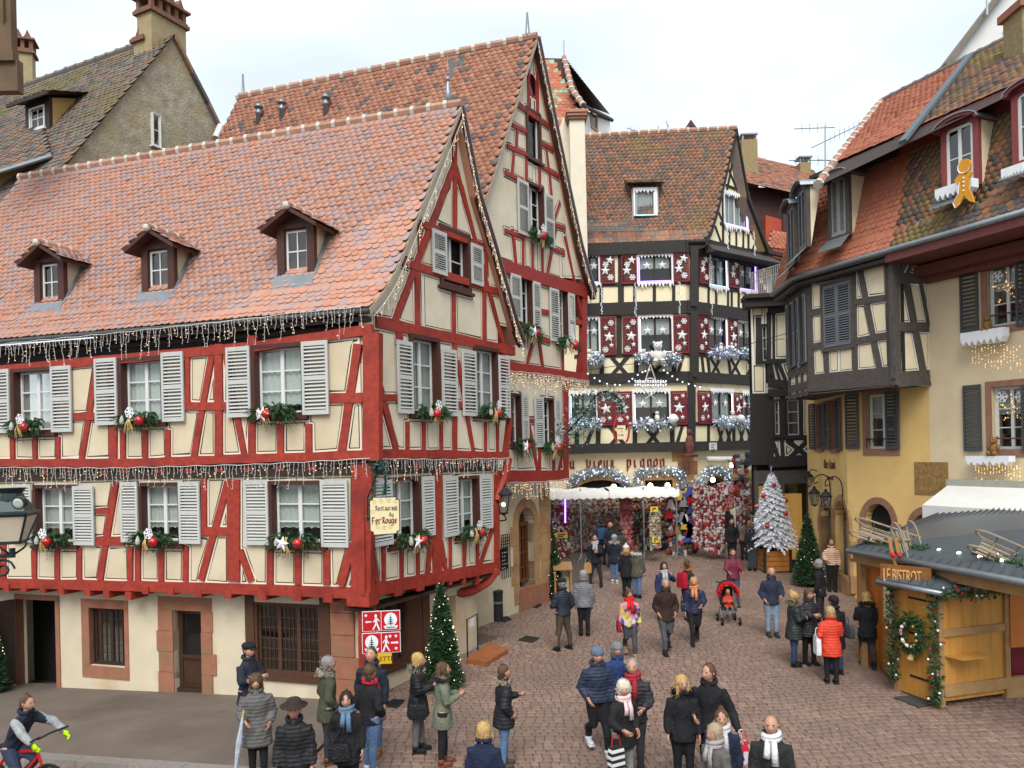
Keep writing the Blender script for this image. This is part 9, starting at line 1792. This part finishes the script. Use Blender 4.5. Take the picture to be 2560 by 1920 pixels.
P_ = [ # head x, head y, height, facing (0 away, 90 right, 180 to camera), coat, hem, trousers, shoes, hair, colour, arms (left, right), legs, label, extras
 (619,1613,1.76,120,(.018,.022,.032),.40,BLK,BLK,'short',BRNH,'cc','s','man in black cap and dark peacoat, arms folded, by the leaded window',dict(hat='cap')),
 (640,1690,1.68,165,(.10,.095,.09),.33,BLK,GREY,'curly',BRNH,'pb','s','woman in long grey quilted coat with curly brown hair holding an umbrella',dict(puff=1)),
 (735,1757,1.74,172,BLK,.47,CHAR,BLK,'short',GREYH,'dd','s','man in brown fedora and black quilted jacket, facing the camera',dict(puff=1,hat='fedora',hatc=(.035,.022,.015))),
 (816,1645,1.78,62,(.055,.06,.035),.40,CHAR,(.12,.04,.02),'short',GREYH,'pp','s','grey-haired man in an olive green hooded parka looking up',dict(fur=(.3,.28,.22))),
 (866,1734,1.64,175,BLK,.36,BLK,BLK,'bob',DARKH,'dp','s','woman with short black hair and glasses in black coat and blue scarf',dict(scarf=(.10,.16,.24))),
 (921,1667,1.76,35,BLK,.47,JEAN,(.6,.6,.6),'short',BRNH,'pp','s','man seen from behind in black jacket with red hood lining and blue jeans',dict(scarf=(.45,.02,.03))),
 (929,1623,1.82,190,(.014,.02,.03),.45,JEAN,(.25,.1,.03),'short',BRNH,'dp','s','man in dark blue jacket looking up in front of the direction signs',dict(tip=.35)),
 (1042,1638,1.68,92,BLK,.36,GREY,BLK,'bob',BLOND,'ff','s','blonde woman in black quilted coat with tan fur hood looking at her phone',dict(puff=1,fur=(.30,.20,.11))),
 (1103,1661,1.68,78,(.13,.145,.10),.37,BLK,(.14,.045,.025),'long',BRNH,'ff','s','long-haired woman in pale green parka and brown boots beside the christmas tree',dict(fur=(.035,.03,.028))),
 (1256,1667,1.66,75,(.014,.014,.018),.40,JEAN,KHA,'short',BRNH,'fp','s','woman in black quilted jacket with pale fur collar and blue jeans',dict(puff=1,fur=(.36,.29,.20))),
 (1208,1813,1.62,12,(.012,.018,.045),.42,CHAR,BLK,'bob',BLOND,'dd','s','short-haired blonde in navy coat with tan strap, back to camera, bottom edge',{}),
 (1491,1624,1.78,165,(.02,.028,.055),.50,BLK,(.5,.5,.52),'short',GREYH,'dp','w','man in blue beanie and navy quilted jacket walking in white trainers',dict(puff=1,hat='beanie',hatc=(.10,.13,.18))),
 (1542,1611,1.66,178,(.02,.04,.13),.42,(.03,.06,.16),(.05,.3,.3),'curly',GREYH,'ud','s','woman in grey wool hat and royal blue coat raising a hand',dict(hat='beanie',hatc=(.16,.16,.16))),
 (1581,1651,1.80,195,(.022,.022,.026),.46,CHAR,BLK,'short',GREYH,'bd','s','grey-haired man in black quilted jacket with red checked collar',dict(puff=1,scarf=(.28,.02,.03))),
 (1555,1706,1.66,150,(.013,.013,.015),.40,(.18,.18,.18),CHAR,'curly',WHITEH,'pb','s','white-haired woman in black coat with pale pink scarf',dict(scarf=(.60,.45,.45),turn=30)),
 (1704,1692,1.70,186,BLK,.42,BLK,BLK,'long',BLOND,'dd','s','long-haired blonde in black coat with black fur trim beside the bearded man',dict(fur=(.012,.012,.014),turn=-15)),
 (1772,1664,1.86,205,(.011,.011,.013),.44,BLK,BLK,'short',BRNH,'ob','s','tall bearded man in black hooded coat holding a printed bag',dict(turn=25)),
 (1803,1779,1.62,190,NAVY,.45,BLK,BLK,'bun',BRNH,'dd','s','girl with auburn bun in navy jacket half hidden at the bottom',dict(scarf=(.5,.48,.5))),
 (1789,1815,1.62,240,(.10,.09,.08),.42,CHAR,BLK,'bob',(.30,.24,.15),'dp','s','woman with ash-blonde bob and grey-brown coat at the bottom edge',dict(scarf=(.3,.29,.28))),
 (1927,1793,1.76,200,(.02,.022,.02),.44,CHAR,BLK,'bald',DARKH,'dd','s','balding man in black jacket and white scarf at the bottom edge',dict(scarf=(.6,.6,.62))),
 (1406,1450,1.76,325,(.016,.02,.03),.50,KHA,BLK,'short',GREYH,'bp','a','man in black cap and dark quilted jacket with khaki trousers, back turned',dict(puff=1,hat='cap')),
 (1458,1431,1.70,2,(.15,.15,.165),.45,BLK,BLK,'curly',GREYH,'dd','s','person in shiny grey quilted jacket and woolly hat, back turned',dict(puff=1,hat='beanie',hatc=(.28,.27,.27))),
 (1572,1475,1.62,176,(.30,.22,.24),.45,(.05,.05,.055),(.25,.17,.09),'bob',BRNH,'dd','w','woman in multicoloured harlequin coat with bright red scarf',dict(scarf=(.62,.01,.015),cmat=wavy('harlequin',(.5,.4,.4),scale=11,vor=[(.5,.45,.42),(.35,.06,.12),(.5,.4,.08),(.05,.07,.2),(.5,.2,.25),(.03,.03,.03)]))),
 (1663,1450,1.78,180,BROWN,.43,(.06,.065,.07),BLK,'short',GREYH,'pp','v','man in dark brown coat and sunglasses walking towards the camera',{}),
 (1734,1446,1.66,188,(.016,.02,.05),.46,BLK,BLK,'bob',(.40,.22,.10),'bd','v','woman in navy quilted jacket with orange scarf holding a shoulder bag',dict(puff=1,scarf=(.55,.20,.08))),
 (1659,1408,1.66,175,(.02,.03,.08),.45,CHAR,BLK,'long',DARKH,'ud','s','dark-haired woman in blue jacket on the phone behind the brown coat',dict(scarf=(.4,.4,.4))),
 (1717,1403,1.70,60,(.02,.02,.025),.47,BLK,CHAR,'short',BRNH,'fd','s','young man with orange hood looking down behind the navy jacket',dict(scarf=(.40,.12,.02))),
 (1831,1375,1.70,182,(.14,.02,.04),.47,(.05,.06,.09),CHAR,'short',BRNH,'ss','w','person in burgundy quilted jacket pushing the red pushchair',dict(puff=1)),
 (1487,1339,1.78,185,(.014,.016,.024),.44,CHAR,BLK,'short',DARKH,'fd','a','man in dark coat with long pale grey scarf looking at his phone',dict(scarf=(.42,.42,.44))),
 (1526,1307,1.74,200,(.02,.024,.03),.46,CHAR,BLK,'bald',GREYH,'dd','s','bald man in dark jacket under the stall awning',{}),
 (1503,1301,1.78,5,(.02,.035,.09),.46,CHAR,BLK,'short',DARKH,'dd','s','man in blue jacket with backpack facing the stall',{}),
 (1535,1340,1.68,20,(.015,.018,.028),.42,JEAN,(.5,.5,.5),'bob',GREYH,'bd','s','woman in grey knitted hat and hooded dark coat, back turned',dict(hat='beanie',hatc=(.3,.3,.32),fur=(.4,.36,.30))),
 (1565,1366,1.66,8,BLK,.38,BLK,BLK,'long',BLOND,'dd','s','woman in white pompom hat and black coat with brown fur',dict(hat='pom',hatc=(.6,.58,.55),fur=(.28,.18,.09))),
 (1590,1367,1.66,25,(.08,.07,.05),.40,JEAN,BLK,'long',BRNH,'fd','s','woman in olive coat with fluffy white collar, back turned',dict(fur=(.65,.64,.62))),
 (1697,1280,1.66,60,(.01,.07,.09),.50,(.32,.05,.03),BRNH,'bob',BRNH,'fb','s','woman in teal jacket and rust trousers browsing the felt hats',dict(puff=1)),
 (1828,1298,1.78,178,BLK,.46,BLK,BLK,'short',DARKH,'pd','s','man in black jacket facing the camera between the toy stand and white tree',{}),
 (1859,1298,1.66,182,(.14,.10,.08),.44,CHAR,BLK,'long',DARKH,'dp','s','woman in taupe quilted coat behind the man in black',dict(puff=1)),
 (1879,1311,1.76,8,BLK,.48,(.04,.05,.06),BLK,'short',BRNH,'dd','s','man in black hooded jacket, back turned, left of the white tree',{}),
 (1876,1276,1.76,182,CHAR,.46,CHAR,BLK,'short',GREYH,'dd','s','man with glasses looking over shoulders beside the white tree',{}),
 (1819,1268,1.74,170,BLK,.46,CHAR,BLK,'short',DARKH,'dd','s','dark-clad shopper farthest back beside the red toy stand',{}),
 (1927,1421,1.78,180,(.02,.028,.05),.47,(.20,.27,.36),CHAR,'bald',GREYH,'bp','s','man in navy jacket and pale jeans with a camera round his neck',{}),
 (1982,1482,1.68,92,(.02,.028,.026),.37,(.03,.05,.11),BLK,'bun',BLOND,'cf','s','blonde woman in dark green quilted coat talking in the group of four',dict(puff=1,fur=(.20,.15,.10))),
 (2020,1476,1.70,165,(.022,.018,.026),.38,BLK,BLK,'bob',BRNH,'bf','s','smiling woman with glasses in long dark quilted coat',dict(puff=1)),
 (2076,1521,1.60,5,(.55,.045,.02),.36,BLK,BLK,'bob',(.35,.24,.12),'pf','s','woman in bright red quilted coat with white bag, back turned',dict(puff=1)),
 (2086,1495,1.68,345,BLK,.33,(.03,.05,.11),BLK,'short',DARKH,'dd','s','woman in black knit hat and black coat with grey shoulder bag',dict(hat='beanie',hatc=BLK)),
 (2166,1483,1.68,12,(.013,.014,.018),.40,(.04,.04,.045),BLK,'long',BLOND,'fd','w','blonde woman in black fur-hooded coat walking past the chalet',dict(fur=(.015,.015,.018))),
 (2078,1349,1.70,195,(.52,.30,.18),.50,BLK,BLK,'bun',BRNH,'db','s','woman in striped cream and rust jumper by the ochre wall',dict(cmat=wavy('striped_knit',(.62,.5,.38),(.40,.12,.04),5))),
 (2048,1402,1.72,300,BLK,.42,CHAR,BLK,'bob',GREYH,'dp','s','grey-haired person in black coat below the striped jumper',{}),
 (2013,1262,1.74,10,(.012,.016,.03),.40,CHAR,BLK,'short',DARKH,'dd','s','passer-by in long navy coat between the white tree and ochre house',{}),
 (1975,1228,1.76,20,(.015,.017,.022),.46,CHAR,BLK,'short',DARKH,'dd','s','man with dark backpack entering the narrow shop front',{}),
 (1549,1320,1.72,350,(.05,.045,.04),.44,CHAR,BLK,'short',DARKH,'dd','s','shopper in brown-grey coat between the stall poles, back turned',{}),
 (1850,1262,1.72,150,(.10,.02,.03),.44,CHAR,BLK,'short',BRNH,'dd','s','shopper in dark red coat farthest behind the man in black',{}),
 (1995,1252,1.70,200,(.03,.03,.04),.42,CHAR,BLK,'bob',BRNH,'dd','s','woman in dark coat leaving the narrow shop front',{})]
PEO = {}
for r in P_: PEO[r[12]] = person(*r[:13],**r[13])
# the child and the pushchair, the cyclist and the bicycle
gs = gpt(*c43(1880,410)); pc_ = gs+Vector((0,.12,.0)); person(0,0,1.0,182,(.45,.05,.03),.50,(.12,.13,.13),CHAR,'short',BLOND,'ff','sit','small child in red coat seated in the pushchair',pos=(pc_.x,pc_.y,gz(pc_.y)+.02),drop=.10)
gb = V3(-7.62,11.85,gz(11.85)); person(0,0,1.66,105,(.016,.02,.035),.50,(.03,.04,.07),BLK,'short',BRNH,'kk','bike','cyclist in dark varsity jacket with grey sleeves and lime gloves',pos=gb,drop=-.02,lean=.17,tip=-.1,sleeve=(.26,.27,.28),glove=(.45,.75,.01))
bpy.context.view_layer.update(); dg = bpy.context.evaluated_depsgraph_get(); OBJ = {}
ev_ = [(bpy.data.meshes.new_from_object(b.evaluated_get(dg)),bpy.data.meshes.new_from_object(c.evaluated_get(dg))) for _,_,b,c,_ in JOBS]
for (R,H,b,c,d),(mb_,mc_) in zip(JOBS,ev_): OBJ[d['label']] = finish(R,H,mb_,mc_,d); bpy.data.meshes.remove(mb_); bpy.data.meshes.remove(mc_)
for o in TMP: m = o.data; bpy.data.objects.remove(o); bpy.data.meshes.remove(m)

# pushchair, bicycle, bags
F_ = lambda g,th: (lambda x,y,z: Vector(g)+Vector((math.cos(math.radians(th))*x+math.sin(math.radians(th))*y,-math.sin(math.radians(th))*x+math.cos(math.radians(th))*y,z)))
def wheel(o,Q,x,y,r,w=.02):
    mb = MB(); mb.tube([Q(x,y+r*math.cos(t),r+r*math.sin(t)) for t in np.linspace(0,6.283,25)],w,6,cap=False); W_ = mb.build('wheel',cloth(BLK),o,smooth=True); mb = MB(); mb.tube([Q(x-.04,y,r),Q(x+.04,y,r)],.03 if r > .2 else .02,6)
    for k in range(16 if r > .2 else 5): t = k*6.283/(16 if r > .2 else 5); mb.tube([Q(x,y,r),Q(x,y+r*math.cos(t),r+r*math.sin(t))],.003 if r > .2 else .01,3)
    mb.build('spokes',M_ZINC,W_)
def rod(o,name,Q,pts,r,m): mb = MB(); mb.tube([Q(*p) for p in pts],r,6); return mb.build(name,m,o)
ST_ = empty('pushchair',gs,'grey pushchair with a fluffy red hood carrying a child','pushchair'); Q = F_((gs.x,gs.y+.1,gz(gs.y)),182)
for s in (-1,1):
    for y in (.3,-.28): wheel(ST_,Q,s*.24,y,.09,.025)
    rod(ST_,'frame_tube',Q,[(s*.23,.3,.1),(s*.23,.05,.42),(s*.23,-.45,1.05)],.014,M_ZINC); rod(ST_,'frame_tube',Q,[(s*.23,-.28,.1),(s*.23,.12,.5)],.014,M_ZINC)
rod(ST_,'handle',Q,[(-.23,-.45,1.05),(.23,-.45,1.05)],.018,M_IRON); mb = MB(); mb.prism([Q(-.2,.14,.36),Q(.2,.14,.36),Q(.2,-.16,.38),Q(-.2,-.16,.38)],(0,0,.04)); mb.prism([Q(-.2,-.16,.38),Q(.2,-.16,.38),Q(.2,-.34,.95),Q(-.2,-.34,.95)],(0,.03,0)); mb.build('seat',cloth(CHAR),ST_)
mb = MB(); hd = [[Q(.26*math.cos(t),-.32+.42*math.sin(a),.72+.42*math.sin(t)*math.cos(a*.6)) for t in np.linspace(.15,3.0,10)] for a in np.linspace(0,1.0,5)]; mb.add([p for r in hd for p in r],[(i*10+j,i*10+j+1,i*10+j+11,i*10+j+10) for i in range(4) for j in range(9)]); mb.build('hood',cloth(BLK),ST_,smooth=True); mb = MB()
for i in range(700): t = rnd.uniform(.0,3.14); q = Q(.27*math.cos(t),.04+rnd.gauss(0,.05),.74+.36*math.sin(t)); v = Vector((rnd.gauss(0,1),rnd.gauss(0,1),rnd.gauss(0,1))).normalized(); w = v.orthogonal().normalized()*.012; mb.add([q-w,q+w,q+v*.08],[(0,1,2)])
mb.build('fur_edge',mat('red_fur',(.6,.01,.012),.9,.2,9,0,rand=.3),ST_)['kind'] = 'stuff'
BK = empty('bicycle',gb,'red mountain bicycle ridden along the kerb, cut by the frame','bicycle'); Q = F_(gb,105); M_BR = mat('bicycle_red',(.45,.015,.01),.3,.05,3,0,spec=.5)
for y in (-.45,.68): wheel(BK,Q,0,y,.34,.028)
for pts in ([(0,-.12,.9),(0,.02,.3)],[(0,-.1,.82),(0,.45,.88)],[(0,.02,.3),(0,.47,.8)],[(0,-.1,.8),(0,-.45,.34)],[(0,.02,.3),(0,-.45,.34)],[(0,.44,.95),(0,.55,.62)]): rod(BK,'frame_tube',Q,pts,.024,M_BR)
for s in (-1,1): rod(BK,'fork_leg',Q,[(s*.05,.55,.64),(s*.05,.68,.34)],.018,M_IRON); rod(BK,'crank',Q,[(s*.09,.02,.3),(s*.1,.02+s*.12,.3-s*.12)],.014,M_IRON)
rod(BK,'handlebar',Q,[(-.34,.70,1.15),(-.1,.60,1.12),(0,.47,1.05),(.1,.60,1.12),(.34,.70,1.15)],.016,M_IRON); mb = MB(); mb.ball(Q(0,-.13,.93),.1,8,0,.9,1.3,.3); mb.build('saddle',cloth(BLK),BK,smooth=True)
def bag(key,x,y,z,w,h,t,m,label,name='handbag',strap=None,m2=None):
    R,H = PEO[[k for k in PEO if key in k][0]]; P = lambda a,b,c: R @ V3(a,b,c); mb = MB(); k = .82; n = 5; c = V3(x*H,y*H,z*H)
    rows = [(-h/2,.92),(-h*.3,1.0),(h*.25,.95),(h/2,.8)]; sec = [(-w/2,-t/2),(w/2,-t/2),(w/2,t/2),(-w/2,t/2)]; mb.add([P(c.x+sx_*q,c.y+sy_*q,c.z+zz) for zz,q in rows for sx_,sy_ in sec],[(4*i+j,4*i+(j+1) % 4,4*i+4+(j+1) % 4,4*i+4+j) for i in range(3) for j in range(4)]+[(3,2,1,0),(12,13,14,15)]); o = tag(mb.build(name,m),label,'bag')
    mb = MB(); mb.tube(smooth_curve([P(c.x-w*.35,c.y,c.z+h/2-.01)]+([P(*(V3(*p)*H)) for p in strap] if strap else [P(c.x-w*.2,c.y,c.z+h/2+.14),P(c.x+w*.2,c.y,c.z+h/2+.14)])+[P(c.x+w*.35,c.y,c.z+h/2-.01)],5),.01,5); mb.build('strap',m2 or m,o)
LTH = cloth((.015,.015,.017),.4); sh_ = [(.06,.1,.72),(0,.02,.83),(-.06,-.09,.72)]
bag('black hair and glasses',.06,.12,.50,.32,.26,.1,LTH,'black leather shoulder bag with round clasp on the bespectacled woman',strap=[(.02,.12,.7),(-.06,.02,.83),(-.05,.03,.82)]); bag('tan fur hood',.15,.02,.46,.12,.26,.30,LTH,'large black satchel on the blonde woman beside the christmas tree',strap=[(.13,.05,.65),(.05,0,.83),(.13,-.06,.65)])
bag('pink scarf',.16,.1,.36,.24,.36,.12,wavy('bag_stripes',(.6,.6,.6),(.02,.02,.02),3.2),'black and white striped paper bag with red handles',m2=M_BELL,name='carrier_bag'); bag('tall bearded',-.27,.1,.35,.2,.34,.1,wavy('bag_print',(.5,.1,.1),scale=16,vor=[(.02,.03,.12),(.5,.02,.04),(.55,.5,.55),(.03,.05,.2)]),'printed red and navy bag in the bearded man hand',name='carrier_bag')
bag('navy quilted jacket with orange',.17,-.02,.56,.1,.22,.3,LTH,'black handbag under the navy jacket arm'); bag('grey shoulder bag',.16,-.03,.55,.12,.28,.36,cloth((.06,.065,.075),.5),'grey leather bag on the shoulder of the woman in the black knit hat'); bag('bright red quilted',-.17,.03,.50,.1,.4,.26,cloth((.6,.6,.62)),'white plastic bag carried by the woman in red',name='carrier_bag')
bag('past the chalet',.17,.1,.52,.1,.34,.24,cloth((.58,.57,.56)),'white bag carried by the blonde passing the chalet',name='carrier_bag'); bag('long pale grey scarf',.15,.06,.37,.26,.34,.12,cloth((.42,.24,.10)),'brown paper bag held by the man with the grey scarf',name='carrier_bag'); bag('harlequin',.16,.02,.46,.1,.26,.22,cloth((.22,.01,.02),.5),'crimson handbag of the woman in the harlequin coat')
bag('orange hood',0,-.11,.68,.3,.42,.16,cloth((.40,.01,.03)),'crimson backpack on the young man with the orange hood',name='backpack'); bag('facing the stall',0,-.12,.70,.3,.44,.16,cloth((.03,.08,.16)),'teal-blue backpack under the stall awning',name='backpack')
R,H = PEO[[k for k in PEO if 'umbrella' in k][0]]; mb = MB(); P = lambda a,b,c: R @ V3(a,b,c); mb.tube([P(.2,.24,1.08),P(.26,.26,.7),P(.34,.28,.16)],[.02,.05,.012],8); o = tag(mb.build('folded_umbrella',cloth((.38,.42,.50),.4)),'folded silver-blue umbrella held by the woman in the grey quilted coat','umbrella'); mb = MB(); mb.tube([P(.2,.24,1.08),P(.18,.24,1.2)],.014,6); mb.build('handle',M_STRAW,o)
